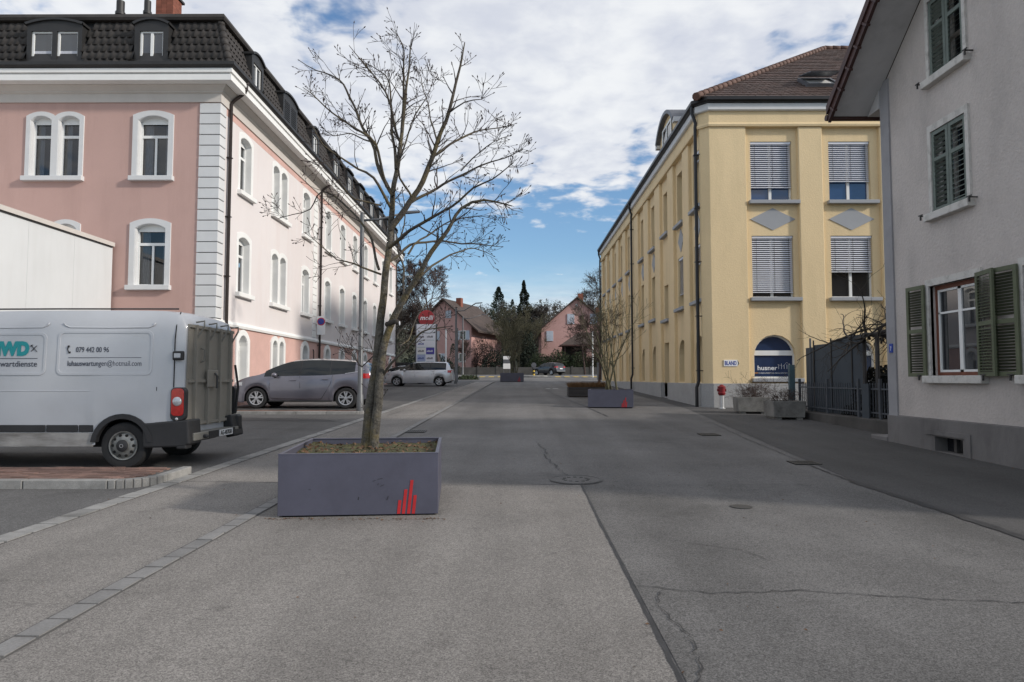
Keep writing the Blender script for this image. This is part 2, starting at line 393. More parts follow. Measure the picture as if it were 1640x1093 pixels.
# sett bands: each sett a piece of its own, recessed joint under them
def sett_band(name, fx, y0, y1, yfine, w, ln, m='stone_sett'):
    mb = MB()
    pts = []
    for y in (y0, y1): pts.append((fx(y) - w / 2 - 0.015, fx(y) + w / 2 + 0.015, y))
    mb.face([(pts[0][0], y0, g(y0) + 0.0095), (pts[0][1], y0, g(y0) + 0.0095), (pts[1][1], y1, g(y1) + 0.0095), (pts[1][0], y1, g(y1) + 0.0095)])
    base = tag(mb.build(name, 'joint'), kind='structure'); base.location = (0, 0, 0)
    protos = []
    for k in range(4):
        r_ = random.Random(k); q = MB(); a = ln / 2 - 0.006; b = w / 2
        top = [(-b + r_.uniform(0, .008), -a + r_.uniform(0, .008)), (b - r_.uniform(0, .008), -a + r_.uniform(0, .008)), (b - r_.uniform(0, .008), a - r_.uniform(0, .008)), (-b + r_.uniform(0, .008), a - r_.uniform(0, .008))]
        q.prism(top, lambda x, y: (x, y, -0.03), lambda x, y: (x * 0.985, y * 0.985, 0.017)); protos.append(q.mesh('sett')); protos[-1].materials.append(M(m))
    y = y0
    while y < yfine:
        o = bpy.data.objects.new('sett', rnd.choice(protos)); COL.objects.link(o); o.parent = base
        o.location = (fx(y) + rnd.uniform(-.004, .004), y, g(y) + rnd.uniform(-.003, .003)); o.rotation_euler = (math.atan(SL), 0, -math.atan(0.02) + rnd.uniform(-.01, .01)); y += ln
    q = MB()
    while y < y1:
        q.box(fx(y) - w / 2, y - ln / 2 + 0.01, g(y), fx(y) + w / 2, y + ln / 2 - 0.01, g(y) + 0.016); y += ln
    adopt(q.build('far_setts', m, kind='stuff'), base)
sett_band('sett_band', SX, 1.2, 57, 26, 0.15, 0.27)
sett_band('sett_channel', KX, 3.0, 57, 30, 0.22, 0.33, 'kerb_stone')
# ---------------------------------------------------------------- pink and white apartment building
mat('pink_plaster', (0.494, 0.325, 0.288), 0.85, 0.04, 0.8, 0.25, 120, fine=0.04, fscale=40, grime=(0.374, 0.241, 0.208), gamt=0.45, gscale=0.9, gsc=(1.6, 1.6, .22))
mat('white_plaster', (0.698, 0.652, 0.643), 0.85, 0.03, 0.6, 0.25, 120, fine=0.03, grime=(0.639, 0.552, 0.530), gamt=0.5, gscale=0.8, gsc=(1.6, 1.6, .2))
mat('salmon_stucco', (0.611, 0.393, 0.346), 0.9, 0.08, 1.5, 0.8, 30, fine=0.08, bdist=0.02)
mat('grey_trim', s2l((205, 206, 207)), 0.8, 0.04, 2, 0.15, 120)
mat('white_trim', s2l((228, 228, 226)), 0.7, 0.04, 2)
mat('taupe_trim', s2l((196, 190, 184)), 0.8, 0.05, 2)
mat('window_white', s2l((226, 227, 226)), 0.4, 0.03, 4)
mat('pane_glass', (0.018, 0.024, 0.032), 0.03, 0.5, 0.5, ior=1.95)
mat('pane_glass_blue', (0.02, 0.045, 0.12), 0.04, 0.4, 0.4, ior=1.8)
mat('blind_fabric', s2l((140, 142, 146)), 0.8, 0.08, 2)
mat('curtain', s2l((190, 192, 200)), 0.9, 0.1, 8)
mat('dark_tile', (0.026, 0.022, 0.02), 0.7, 0.25, 4, 0.4, 60, orand=0.35, fine=0.2, fscale=25, grime=(0.06, 0.056, 0.05), gamt=0.4, gscale=1.5)
mat('dark_sheet', (0.02, 0.0195, 0.02), 0.55, 0.2, 2)
mat('brown_pipe', (0.028, 0.02, 0.018), 0.45, 0.2, 3, metal=0.2)
mat('brick', s2l((132, 80, 64)), 0.85, 0.15, 6, 0.4, 60, orand=0.2)
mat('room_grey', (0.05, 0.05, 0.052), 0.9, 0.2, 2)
def clear_glass():
    m = bpy.data.materials.new('clear_glass'); m.use_nodes = True; t = m.node_tree; t.nodes.clear()
    o = N(t, 'ShaderNodeOutputMaterial'); mx = N(t, 'ShaderNodeMixShader'); tr = N(t, 'ShaderNodeBsdfTransparent'); gl = N(t, 'ShaderNodeBsdfGlossy'); fr = N(t, 'ShaderNodeFresnel')
    tr.inputs[0].default_value = (0.62, 0.66, 0.68, 1); gl.inputs['Roughness'].default_value = 0.02; fr.inputs['IOR'].default_value = 1.9
    t.links.new(fr.outputs[0], mx.inputs[0]); t.links.new(tr.outputs[0], mx.inputs[1]); t.links.new(gl.outputs[0], mx.inputs[2]); t.links.new(mx.outputs[0], o.inputs[0]); MATS['clear_glass'] = m
clear_glass()
PX, PY = -9.7, 21.9
pb = thing('apartment_building', (PX, PY, g(PY)), 'long pink and white three storey apartment building with black mansard roof and dormers', 'building', world_coords=True)
PF = lambda u, v, w: (u, PY - w, v)          # front (faces the camera)
PS = lambda u, v, w: (PX + w, u, v)          # street side
def arch_window(w, H, rise, sur=0.17, double=False, transom=0.68, sill=True, mull=True, gap=0.2, proud=0.045, name='window', frame='window_white', blind=0.0, surm='grey_trim', din=0.2):
    """local frame: x along the wall, -y outwards, z up; origin bottom centre of the opening"""
    offs = [-(w + gap) / 2, (w + gap) / 2] if double else [0]
    fr = MB(); pa = MB(); ft = 0.055
    for ox in offs:
        out = [(ox + x, z) for x, z in arch(w, H, rise)]
        ins = arch(w - 2 * ft, H - 2 * ft, rise * 0.9); ins = [(ox + x, z + ft) for x, z in ins]
        fr.ring(out, ins, lambda x, z: (x, din - 0.03, z), lambda x, z: (x, din + 0.04, z))
        zt = H * transom
        fr.box(ox - w / 2 + ft, din - 0.025, zt - 0.045, ox + w / 2 - ft, din + 0.035, zt + 0.045)
        if mull: fr.box(ox - 0.035, din - 0.022, ft, ox + 0.035, din + 0.032, zt - 0.045)
        pa.face([(x, din + 0.015, z) for x, z in ins])
        zh = H - rise - .09; fr.face([(ox - w / 2 + .01, din - .034, zh), (ox + w / 2 - .01, din - .034, zh)] + [(ox + x * .985, din - .034, z - .008) for x, z in arch(w, H, rise)[2:]])
    f = fr.build(name, frame); pa.build('pane', 'clear_glass', f)
    for ox in offs:
        for sgn in (-1, 1):
            cu = MB(); n = 7; cw = w * (.3 if sgn < 0 else .22); x0 = ox + sgn * (w / 2 - .03)
            for i in range(n):
                xa, xb = x0 - sgn * cw * i / n, x0 - sgn * cw * (i + 1) / n; ya, yb = din + .12 + .02 * (i % 2), din + .12 + .02 * ((i + 1) % 2)
                cu.face([(xa, ya, .02), (xb, yb, .02), (xb, yb, H - rise - .02), (xa, ya, H - rise - .02)])
            cu.build('curtain', 'curtain', f)
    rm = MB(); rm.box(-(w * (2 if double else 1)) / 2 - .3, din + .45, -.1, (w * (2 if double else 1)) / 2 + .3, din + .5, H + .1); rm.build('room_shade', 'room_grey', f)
    if blind:
        b = MB()
        for ox in offs: b.box(ox - w / 2 + 0.07, din + 0.005, H - rise - blind, ox + w / 2 - 0.07, din + 0.012, H - rise * 0.6)
        b.build('roller_blind', 'blind_fabric', f)
    if sur:
        s = MB()
        if double:
            W = w * 2 + gap
            for ox, sgn in zip(offs, (-1, 1)):
                outer = [(x, z) for x, z in arch(w + 2 * sur, H + sur, rise * 1.0)]
                lim = gap / 2
                o2 = []
                for x, z in outer:
                    if sgn < 0: x = min(x, w / 2 + lim)
                    else: x = max(x, -w / 2 - lim)
                    o2.append((ox + x, z))
                inner = [(ox + x, z) for x, z in arch(w, H, rise)]
                s.ring(o2, inner, lambda x, z: (x, -proud, z), lambda x, z: (x, 0.02, z))
        else:
            s.ring(arch(w + 2 * sur, H + sur, rise * 1.0), arch(w, H, rise), lambda x, z: (x, -proud, z), lambda x, z: (x, 0.02, z))
        for ox in offs:
            o_ = [(ox + x * .999, z) for x, z in arch(w, H, rise)]; i_ = [(ox + x, z + .012) for x, z in arch(w - .03, H - .026, rise)]
            s.ring(o_, i_, lambda x, z: (x, -proud * .5, z), lambda x, z: (x, din - .031, z))
        s.build('surround', surm, f)
    if sill:
        W = (2 * w + gap if double else w) / 2 + sur + 0.05; s = MB()
        s.box(-W, -0.16, -0.16, W, 0.1, -0.005); s.build('sill', surm, f, bev=0.012)
    return f
# --- walls with openings
FW, FH, FR = 1.0, 2.02, 0.15
front_cols = [(-11.87, 0), (-15.1, 1), (-18.6, 0)]
sillz = (8.2, 4.62)
def holes_for(cols, sills, w, H, rise, wd, gap):
    hs = []
    for u, dbl in cols:
        for s in sills:
            if dbl:
                for q in (-1, 1): c = u + q * (wd + gap) / 2; hs.append((c - wd / 2, c + wd / 2, s, s + H, rise))
            else: hs.append((u - w / 2, u + w / 2, s, s + H, rise))
    return hs
mb = MB(); wall(mb, PF, -26, PX, -0.4, 10.66, holes_for(front_cols, sillz, FW, FH, FR, 0.7, 0.22), 0.3); mb.build('wall', 'pink_plaster', pb)
side_cols = [(24.1, 0), (27.7, 1), (31.25, 0)] + [(34.95 + 2.93 * k, 0) for k in range(7)]
mb = MB(); wall(mb, PS, PY, 55.0, 3.5, 10.42, holes_for(side_cols, sillz, FW, FH, FR, 0.72, 0.22), 0.34); mb.build('wall', 'white_plaster', pb)
mb = MB(); mb.box(PX - 0.3, PY + 0.01, 10.42, PX + 0.004, 55, 10.66); mb.build('frieze_band', 'salmon_stucco', pb)
gs = 1.42
mb = MB(); wall(mb, PS, PY, 55.0, -0.4, 3.38, holes_for(side_cols, (gs,), 0.82, 1.72, 0.36, 0.56, 0.2), 0.36); mb.build('base_wall', 'salmon_stucco', pb)
mb = MB(); mb.box(-26, 54.7, -0.2, PX - 0.1, 55.0, 10.6); mb.box(-26, 22.3, -0.2, -25.7, 54.7, 10.6); mb.build('rear_wall', 'pink_plaster', pb)
protoA = arch_window(FW, FH, FR, blind=0.0); protoB = arch_window(0.7, FH, FR, double=True, gap=0.22, mull=False, sur=.14)
protoC = arch_window(FW, FH, FR, surm='white_trim', proud=0.012, din=0.26); protoD = arch_window(0.72, FH, FR, double=True, gap=0.22, mull=False, surm='white_trim', proud=0.012, din=0.26)
protoE = arch_window(0.82, 1.72, 0.36, sur=0.2, surm='white_trim', proud=0.05, transom=0.72, din=0.28); protoF = arch_window(0.56, 1.72, 0.26, sur=0.18, double=True, gap=0.2, mull=False, surm='white_trim', proud=0.05, din=0.28)
used = {}
def put(proto, parent, loc, rz=0.0):
    if proto.name not in used: used[proto.name] = 1; return place(proto, parent, loc, rz)
    return copy_tree(proto, parent, loc, rz)
for u, dbl in front_cols:
    for s in sillz: put(protoB if dbl else protoA, pb, (u, PY, s))
for u, dbl in side_cols:
    for s in sillz: put(protoD if dbl else protoC, pb, (PX, u, s), R(90))
    put(protoF if dbl else protoE, pb, (PX, u, gs), R(90))
mb = MB(); mb.box(-25.6, PY + .5, 10.9, PX - .4, 54.5, 11.0); mb.build('attic_light_block', 'room_grey', pb)  # unseen slab, added to keep sky light from falling into the rooms
# --- mouldings swept round the corner (o = overhang, z)
def sweepL(name, prof, m, x0=-26, y1=55.0, parent=None, cx_=PX, cy_=PY, sgn=1):
    mb = MB(); k = len(prof)
    n = len(mb.v)
    for o_, z in prof: mb.v.append((x0, cy_ - o_, z))
    for o_, z in prof: mb.v.append((cx_ + sgn * o_, cy_ - o_, z))
    for o_, z in prof: mb.v.append((cx_ + sgn * o_, y1, z))
    for r_ in (0, k):
        for i in range(k):
            j = (i + 1) % k; mb.f.append((n + r_ + i, n + r_ + j, n + r_ + k + j, n + r_ + k + i))
    mb.f.append(tuple(n + i for i in range(k))); mb.f.append(tuple(n + 2 * k + i for i in range(k)))
    return mb.build(name, m, parent)
sweepL('string_course', [(-0.02, 3.36), (0.07, 3.36), (0.09, 3.44), (0.05, 3.53), (-0.02, 3.56)], 'white_trim', x0=-10.2, parent=pb)
sweepL('frieze', [(-0.1, 10.66), (0.05, 10.66), (0.05, 10.93), (0.12, 10.97), (0.12, 11.0), (0.3, 11.13), (0.3, 11.16), (-0.1, 11.16)], 'taupe_trim', parent=pb)
sweepL('cornice', [(0.0, 11.16), (0.55, 11.16), (0.58, 11.17), (0.58, 11.36), (0.53, 11.375), (0.53, 11.39), (0.62, 11.41), (0.62, 11.54), (0.0, 11.56)], 'white_trim', parent=pb)
sweepL('gutter', [(0.5, 11.545), (0.66, 11.56), (0.72, 11.62), (0.72, 11.72), (0.69, 11.72), (0.67, 11.64), (0.5, 11.62)], 'dark_sheet', parent=pb)
MZ0, MO0, MZ1, MO1 = 11.6, 0.5, 13.5, -0.12
roof = sweepL('roof', [(MO0 - .03, MZ0), (MO1 - .03, MZ1), (-1.2, 13.52), (-1.2, 11.57)], 'dark_sheet', parent=pb)
# coping and shallow upper roof
def subpart(o, parent):       # world-coordinate sub-part of a world-coordinate part
    o.parent = parent; o.matrix_parent_inverse = Matrix.Identity(4); return o
subpart(sweepL('coping', [(MO1 - .15, 13.42), (MO1 + .2, 13.42), (MO1 + .24, 13.5), (MO1 + .2, 13.62), (MO1 - 1.5, 14.1), (MO1 - 6, 14.75), (MO1 - 6, 13.4)], 'dark_tile'), roof)
def tile_mb(w, h, t=0.02, amp=0.035):
    q = MB(); n = 6; up = []; dn = []
    for i in range(n + 1):
        x = -w / 2 + w * 1.06 * i / n; z = amp * (0.5 + 0.5 * math.cos(2 * math.pi * (i / n) - 0.6)); up.append((x, z + t)); dn.append((x, z))
    for i in range(n):
        a0, a1 = up[i], up[i + 1]; b0, b1 = dn[i], dn[i + 1]
        q.face([(a0[0], 0, a0[1] + .03), (a1[0], 0, a1[1] + .03), (a1[0], h, a1[1]), (a0[0], h, a0[1])])
        q.face([(b0[0], 0, b0[1] + .03), (b1[0], 0, b1[1] + .03), (a1[0], 0, a1[1] + .03), (a0[0], 0, a0[1] + .03)])
    return q
TW, TH = 0.235, 0.30
slope_len = math.hypot(MZ1 - MZ0, MO0 - MO1); nrow = int(slope_len / TH); sdir = Vector((0, MO0 - MO1, MZ1 - MZ0)).normalized()
tang = math.atan2(MZ1 - MZ0, MO0 - MO1)
tme = tile_mb(TW, TH + 0.05).mesh('roof_tile', True); tme.materials.append(M('dark_tile'))
dorm_front = [(-11.84, 1.18, False), (-15.0, 1.9, True), (-18.6, 1.18, False)]
cnt = 0
for r_ in range(nrow):
    p = Vector((0, PY - MO0, MZ0)) + sdir * (r_ * TH + 0.02); xr = PX + MO0 - (MO0 - MO1) * (r_ * TH) / slope_len - 0.16
    i = 0
    while True:
        x = xr - i * TW; i += 1
        if x < -18.0: break
        if any(abs(x - c) < w / 2 + 0.02 for c, w, _ in dorm_front) and r_ < nrow: continue
        o = bpy.data.objects.new('roof_tile', tme); COL.objects.link(o); o.parent = roof
        o.location = (x + rnd.uniform(-.004, .004), p.y, p.z); o.rotation_euler = (tang, 0, rnd.uniform(-.008, .008)); cnt += 1
q = MB(); proto = tile_mb(TW, TH + .05)
Rm = Matrix.Rotation(R(90), 4, 'Z') @ Matrix.Rotation(tang, 4, 'X')
dorm_side = [(24.1, 1.1, False), (27.7, 1.75, True), (31.25, 1.1, False)] + [(34.95 + 2.93 * k, 1.2, False) for k in range(7)]
for r_ in range(nrow):
    s0 = sdir * (r_ * TH + 0.02); y = PY - MO0 + (MO0 - MO1) * (r_ * TH) / slope_len + 0.16
    while y < 55:
        if not any(abs(y - c) < w / 2 + 0.02 for c, w, _ in dorm_side):
            T = Matrix.Translation((PX + MO0 - s0.y, y, MZ0 + s0.z)) @ Rm; n = len(q.v)
            q.v += [tuple(T @ Vector(v)) for v in proto.v]; q.f += [tuple(n + k for k in f) for f in proto.f]
        y += TW
subpart(q.build('side_roof_tiles', 'dark_tile', smooth=True, fix=False, kind='stuff'), roof)
# hip tiles down the corner
hp = MB(); hp.lathe([(0.1, 0), (0.12, 0.0), (0.1, 0.34), (0.08, 0.34)], 8); hme = hp.mesh('hip_tile', True); hme.materials.append(M('dark_tile'))
a = Vector((PX + MO0, PY - MO0, MZ0 + .03)); b = Vector((PX + MO1, PY - MO1, MZ1 + .03)); d = (b - a)
for k in range(7):
    o = bpy.data.objects.new('hip_tile', hme); COL.objects.link(o); o.parent = roof; o.location = a + d * (k / 7); o.rotation_euler = d.to_track_quat('Z', 'Y').to_euler()
def dormer(w, double, H=1.54, rise=0.16, louvre=False, flat=False, hood=None):
    q = MB(); body = arch(w, H, rise if not flat else 0.04)
    hole_w = (w - 0.34) / (2 if double else 1) - (0.05 if double else 0); hz0, hz1 = 0.03, H - 0.38
    # front as strips around the opening, then cheeks and roof going back
    P_ = lambda u, v, ww: (u, -ww, v); hs = []
    cs = [-(hole_w + 0.16) / 2, (hole_w + 0.16) / 2] if double else [0]
    for c in cs: hs.append((c - hole_w / 2, c + hole_w / 2, hz0, hz1))
    wall(q, P_, -w / 2, w / 2, 0, H - rise, hs, 0.1)
    top = body[2:]
    q.face([(x, 0, z) for x, z in top] )
    pts = [(-w / 2, 0)] + list(reversed(top)) + [(w / 2, 0)]
    for (x0, z0), (x1, z1) in zip(pts, pts[1:]): q.face([(x0, 0, z0), (x1, 0, z1), (x1, 1.5, z1), (x0, 1.5, z0)])
    o = q.build('dormer', 'dark_sheet')
    e = MB()   # projecting hood edge
    tp = arch(w + 0.12, H + 0.05, rise if not flat else 0.04)[2:]; bt = arch(w + 0.02, H - 0.02, rise if not flat else 0.04)[2:]
    e.ring(tp + [(tp[-1][0], tp[-1][1] - 0.08)] + list(reversed(bt)) + [(tp[0][0], tp[0][1] - 0.08)], tp + [(tp[-1][0], tp[-1][1] - 0.08)] + list(reversed(bt)) + [(tp[0][0], tp[0][1] - 0.08)], lambda x, z: (x, -0.07, z), lambda x, z: (x, 0.5, z))
    e.prism(tp + list(reversed(bt)), lambda x, z: (x, -0.07, z), lambda x, z: (x, -0.068, z))
    e.build('hood', 'dark_sheet', o)
    f = MB(); pa = MB(); lv = MB()
    for c in cs:
        a0, a1 = c - hole_w / 2, c + hole_w / 2
        if louvre:
            n = 14
            for k in range(n): z = hz0 + (hz1 - hz0) * (k + .5) / n; lv.box(a0, 0.0, z - .03, a1, 0.06, z + .012)
        else:
            f.ring([(a0, hz0), (a1, hz0), (a1, hz1), (a0, hz1)], [(a0 + .07, hz0 + .05), (a1 - .04, hz0 + .05), (a1 - .04, hz1 - .05), (a0 + .07, hz1 - .05)], lambda x, z: (x, 0.05, z), lambda x, z: (x, 0.1, z))
            if not double: f.box(-0.045, 0.048, hz0 + .05, 0.045, 0.098, hz1 - .05)
        pa.face([(a0, 0.085, hz0), (a1, 0.085, hz0), (a1, 0.085, hz1), (a0, 0.085, hz1)])
    if f.v: f.build('window_frame', 'window_white', o)
    if lv.v: lv.build('louvre_shutter', 'dark_sheet', o)
    pa.build('pane', 'pane_glass', o)
    if double and not louvre:
        cu = MB()
        for c in cs: cu.face([(c - hole_w / 2 + .07, 0.08, hz0 + .05), (c + hole_w / 2 - .04, 0.08, hz0 + .05), (c + hole_w / 2 - .04, 0.08, hz0 + .5), (c - hole_w / 2 + .07, 0.08, hz0 + .5)])
        cu.build('curtain', 'curtain', o)
    return o
d1 = dormer(1.1, False); d2 = dormer(1.8, True); d3 = dormer(1.1, False, flat=False); d4 = dormer(1.75, True, louvre=True); d5 = dormer(1.2, False, flat=True)
for c, w, dbl in dorm_front: put(d2 if dbl else d1, pb, (c, PY - 0.36, 11.74))
for c, w, dbl in dorm_side: put(d4 if dbl else (d3 if c < 33 else d5), pb, (PX + 0.36, c, 11.74), R(90))
# quoins
def quoin(x0, x1, y0, y1, z0, z1, n, name='quoin_block', m='grey_trim'):
    h = (z1 - z0) / n
    q = MB(); q.box(x0, y0, 0.012, x1, y1, h - 0.012); me = q.mesh(name); me.materials.append(M(m))
    for k in range(n):
        o = bpy.data.objects.new(name, me); COL.objects.link(o); adopt(o, pb); o.location = (0, 0, z0 + k * h)
        b = o.modifiers.new('bevel', 'BEVEL'); b.width = 0.012; b.segments = 1
quoin(PX - 0.66, PX + 0.035, PY - 0.035, PY + 0.42, 3.56, 10.64, 20)
quoin(PX - 0.66, PX + 0.05, PY - 0.05, PY + 0.42, 0.35, 3.35, 8)
quoin(PX - 0.1, PX + 0.035, 32.35, 32.95, 3.56, 10.4, 20, m='white_trim')
mb = MB(); mb.box(PX - 0.62, PY - 0.012, 0.3, PX + 0.012, PY + 0.4, 10.64); mb.build('quoin_backing', 'dark_sheet', pb)
# pipes, chimney, vents
def downpipe(x, y, zt, zb, r_=0.055, out=0.6, xd=1, name='downpipe', parent=pb, m='brown_pipe'):
    q = MB(); q.tube([(x + xd * (out), y, zt), (x + xd * (out), y, zt - 0.22), (x + xd * (out - 0.05), y, zt - 0.36), (x + xd * 0.2, y, zt - 0.62), (x + xd * 0.1, y, zt - 0.75), (x + xd * 0.1, y, zb)], r_, 10)
    q.lathe([(0.09, 0), (0.12, 0.16), (0.12, 0.18)], 10, lambda a, b, c: (x + xd * out + a, y + b, zt - 0.08 + c))
    for k in range(5):
        z = zb + (zt - 1.2 - zb) * (k + 0.3) / 5; q.box(x, y - 0.075, z, x + xd * 0.17, y + 0.075, z + 0.03)
    return q.build(name, m, parent, smooth=False, auto=40)
downpipe(PX, PY + 0.62, 11.6, 0.4); downpipe(PX, 33.3, 11.6, 0.7); downpipe(PX, 54.6, 11.6, 1.2)
mb = MB(); mb.box(PX + 0.003, 32.3, 1.95, PX + 0.14, 32.62, 2.45); mb.build('meter_box', 'taupe_trim', pb, bev=0.01)
mb = MB(); mb.tube([(PX + .06, 32.5, 2.45), (PX + .06, 32.5, 2.9), (PX + .03, 32.5, 3.0)], 0.025, 6); mb.tube([(PX + .06, 32.5, 1.0), (PX + .06, 32.5, 1.95)], 0.025, 6); mb.build('conduit', 'brown_pipe', pb)
ch = MB(); cz = 13.9; ch.box(-13.0, 23.9, cz, -12.4, 24.55, cz + 1.5); cho = ch.build('chimney', 'joint', pb)
bme = MB().box(0, 0, 0, 0.19, 0.03, 0.065).mesh('brick'); bme.materials.append(M('brick')); bme2 = MB().box(0, 0, 0, 0.03, 0.205, 0.065).mesh('brick'); bme2.materials.append(M('brick'))
for k in range(18):
    for i in range(3):
        o = bpy.data.objects.new('brick', bme); COL.objects.link(o); o.parent = cho; o.location = (-13.0 + i * 0.2, 23.88, cz + 0.25 + k * 0.075)
        o = bpy.data.objects.new('brick', bme2); COL.objects.link(o); o.parent = cho; o.location = (-12.42, 23.9 + i * 0.215, cz + 0.25 + k * 0.075)
mb = MB(); mb.box(-13.07, 23.8, cz + 1.6, -12.33, 24.65, cz + 1.68); subpart(mb.build('chimney_cap', 'dark_sheet'), cho)
for x, y, h, r_ in ((-13.75, 23.0, 1.0, .13), (-12.75, 22.9, 0.95, .11), (-13.15, 23.0, .5, .04)):
    mb = MB(); mb.lathe([(r_ * 1.5, 0), (r_ * 1.4, .12), (r_, .16), (r_, h * .5), (r_ * 1.25, h * .5), (r_ * 1.25, h * .6), (r_, h * .62), (r_, h), (r_ * .3, h + .03)], 12, lambda a, b, c, x=x, y=y: (x + a, y + b, 13.72 + c)); mb.build('vent_pipe', 'dark_sheet', pb, auto=40)

# ---------------------------------------------------------------- white annex in front of the pink gable wall
mat('annex_white', s2l((205, 207, 208)), 0.7, 0.03, 0.7, grime=s2l((190, 191, 190)), gamt=0.4, gscale=0.5, gsc=(3, 3, .4))
ax = thing('annex', (-17, 16, g(16)), 'plain white flat roofed annex with grey metal roof edge behind the van', 'building', world_coords=True)
mb = MB(); mb.box(-24, 6.5, -0.2, -13.05, 21.72, 5.86); mb.build('wall', 'annex_white', ax)
for k in range(8): 
    mb = MB(); mb.box(-13.05, 6.6 + k * 1.9, 0.9, -13.03, 6.6 + k * 1.9 + 1.894, 5.84); mb.build('wall_panel', 'annex_white', ax)
mb = MB(); mb.box(-24.05, 6.45, 5.86, -12.96, 21.80, 5.99); mb.build('roof_edge', 'taupe_trim', ax)
mb = MB(); mb.box(-24.02, 6.47, 5.825, -12.99, 21.76, 5.859); mb.build('drip_edge', 'dark_sheet', ax)
# no parking sign on the facade
ns = thing('no_parking_sign', (PX + 0.25, 33.05, 4.1), 'small white plate with red and blue no stopping disc beside the drainpipe', 'sign', world_coords=True)
mat('sign_white', (0.8, 0.8, 0.8), 0.4, 0.02); mat('sign_red', (0.5, 0.02, 0.03), 0.4, 0.05); mat('sign_blue', (0.02, 0.06, 0.35), 0.4, 0.05); mat('galvanised', (0.12, 0.124, 0.13), 0.5, 0.12, 5, metal=0.3)
mb = MB(); mb.box(PX + .1, 32.82, 3.72, PX + .5, 32.84, 4.62); mb.build('plate', 'sign_white', ns, bev=0.005)
mb = MB(); mb.lathe([(0.19, 0), (0.19, 0.012)], 24, lambda a, b, c: (PX + .3 + a, 32.816 - c + .004, 4.36 + b)); mb.build('disc', 'sign_red', ns)
mb = MB(); mb.lathe([(0.145, 0), (0.145, 0.006)], 24, lambda a, b, c: (PX + .3 + a, 32.807 - c, 4.36 + b)); mb.build('disc_centre', 'sign_blue', ns)
mb = MB(); mb.bar((PX + .2, 32.798, 4.46), (PX + .4, 32.798, 4.26), 0.035, 0.003); mb.build('cross_bar', 'sign_red', ns)
mb = MB(); mb.tube([(PX + .02, 32.86, 4.2), (PX + .5, 32.86, 4.2)], 0.02, 6); mb.build('bracket', 'galvanised', ns)
# ---------------------------------------------------------------- yellow office building on the right
mat('yellow_plaster', (0.731, 0.573, 0.345), 0.85, 0.035, 0.6, 0.6, 22, fine=0.05, fscale=30, grime=(0.508, 0.402, 0.227), gamt=0.42, gscale=0.9, gsc=(1.5, 1.5, .25), bdist=0.015)
mat('plinth_concrete', s2l((158, 158, 158)), 0.88, 0.08, 2, 0.7, 25, fine=0.12, fscale=25, bdist=0.015)
mat('grey_paint', s2l((152, 155, 160)), 0.7, 0.04, 2)
mat('blind_slat', s2l((214, 216, 224)), 0.45, 0.05, 3)
mat('red_tile', (0.066, 0.038, 0.03), 0.75, 0.25, 1.5, 0.4, 40, fine=0.25, fscale=8, grime=(0.05, 0.042, 0.036), gamt=0.6, gscale=1.2)
mat('hip_red', (0.1, 0.052, 0.038), 0.75, 0.2, 3, orand=0.2)
mat('gutter_black', (0.018, 0.017, 0.018), 0.4, 0.2, 2, metal=0.3)
mat('pane_office', (0.012, 0.013, 0.016), 0.04, 0.4, 0.6, ior=1.7)
mat('blue_film', (0.022, 0.04, 0.095), 0.15, 0.15, 2, ior=1.5)
mat('lead_sheet', (0.12, 0.125, 0.14), 0.5, 0.15, 3, metal=0.3)
YX, YY, YB = 6.8, 24.65, 54.0
yb = thing('office_building', (YX, YY, g(YY)), 'yellow three storey building with pilasters, grey diamonds and brown tiled roof', 'building', world_coords=True)
YF = lambda u, v, w: (u, YY - w, v)
YS = lambda u, v, w: (YX - w, u, v)
fb = [9.4, 12.28, 15.6, 18.5]                      # bays of the front
sb = [25.75, 28.4, 31.15, 34.0, 36.9, 41.3, 44.1, 46.9, 49.7, 52.3]   # bays of the street side
PR = 0.14                                           # pilaster projection
CH = 0.3                                            # chamfered corner
hsF = []
for u in fb:
    hsF += [(u - .76, u + .76, 8.12, 10.34), (u - .76, u + .76, 4.55, 6.83), (u - .76, u + .76, 1.62, 3.2, .76)]
mb = MB(); wall(mb, lambda u, v, w: YF(u, v, w - PR), YX + CH + .1, 30, 1.45, 10.85, hsF, 0.22); mb.build('wall', 'yellow_plaster', yb)
hsS = []
for i, u in enumerate(sb):
    if i == 2: hsS += [(u - .55, u + .55, 8.25, 10.2), (u - .55, u + .55, 4.3, 5.9), (u - .72, u + .72, 0.6, 3.25)]
    else: hsS += [(u - .6, u + .6, 8.1, 10.3), (u - .6, u + .6, 4.55, 6.7), (u - .6, u + .6, 1.48, 3.22, .6)]
mb = MB(); wall(mb, lambda u, v, w: YS(u, v, w - PR), YY + CH + .1, YB, 0.2, 10.85, hsS, 0.34); mb.build('wall', 'yellow_plaster', yb)
mb = MB(); mb.box(29.7, YY + .2, 0, 30, YB, 10.8); mb.box(YX + .4, YB - .3, 0, 29.7, YB - .001, 10.8); mb.build('rear_wall', 'yellow_plaster', yb)
def pilF(a, b): mb = MB(); mb.box(a, YY, 1.42, b, YY + PR + .1, 10.85); mb.build('pilaster', 'yellow_plaster', yb, bev=0.03)
def pilS(a, b): mb = MB(); mb.box(YX, a, 1.42 if b < 30 or a > 32.5 else 0.3, YX + PR + .1, b, 10.85); mb.build('pilaster', 'yellow_plaster', yb, bev=0.03)
mb = MB(); mb.prism([(YX, 24.95), (YX + CH, YY), (8.44, YY), (8.44, YY + .3), (YX + .3, YY + .32), (YX, 24.98)], lambda x, y: (x, y, 1.42), lambda x, y: (x, y, 10.85)); mb.build('corner_pilaster', 'yellow_plaster', yb, bev=0.03)
for a, b in ((10.36, 11.24), (13.34, 14.4), (16.7, 17.5), (19.6, 30)): pilF(a, b)
edges = []
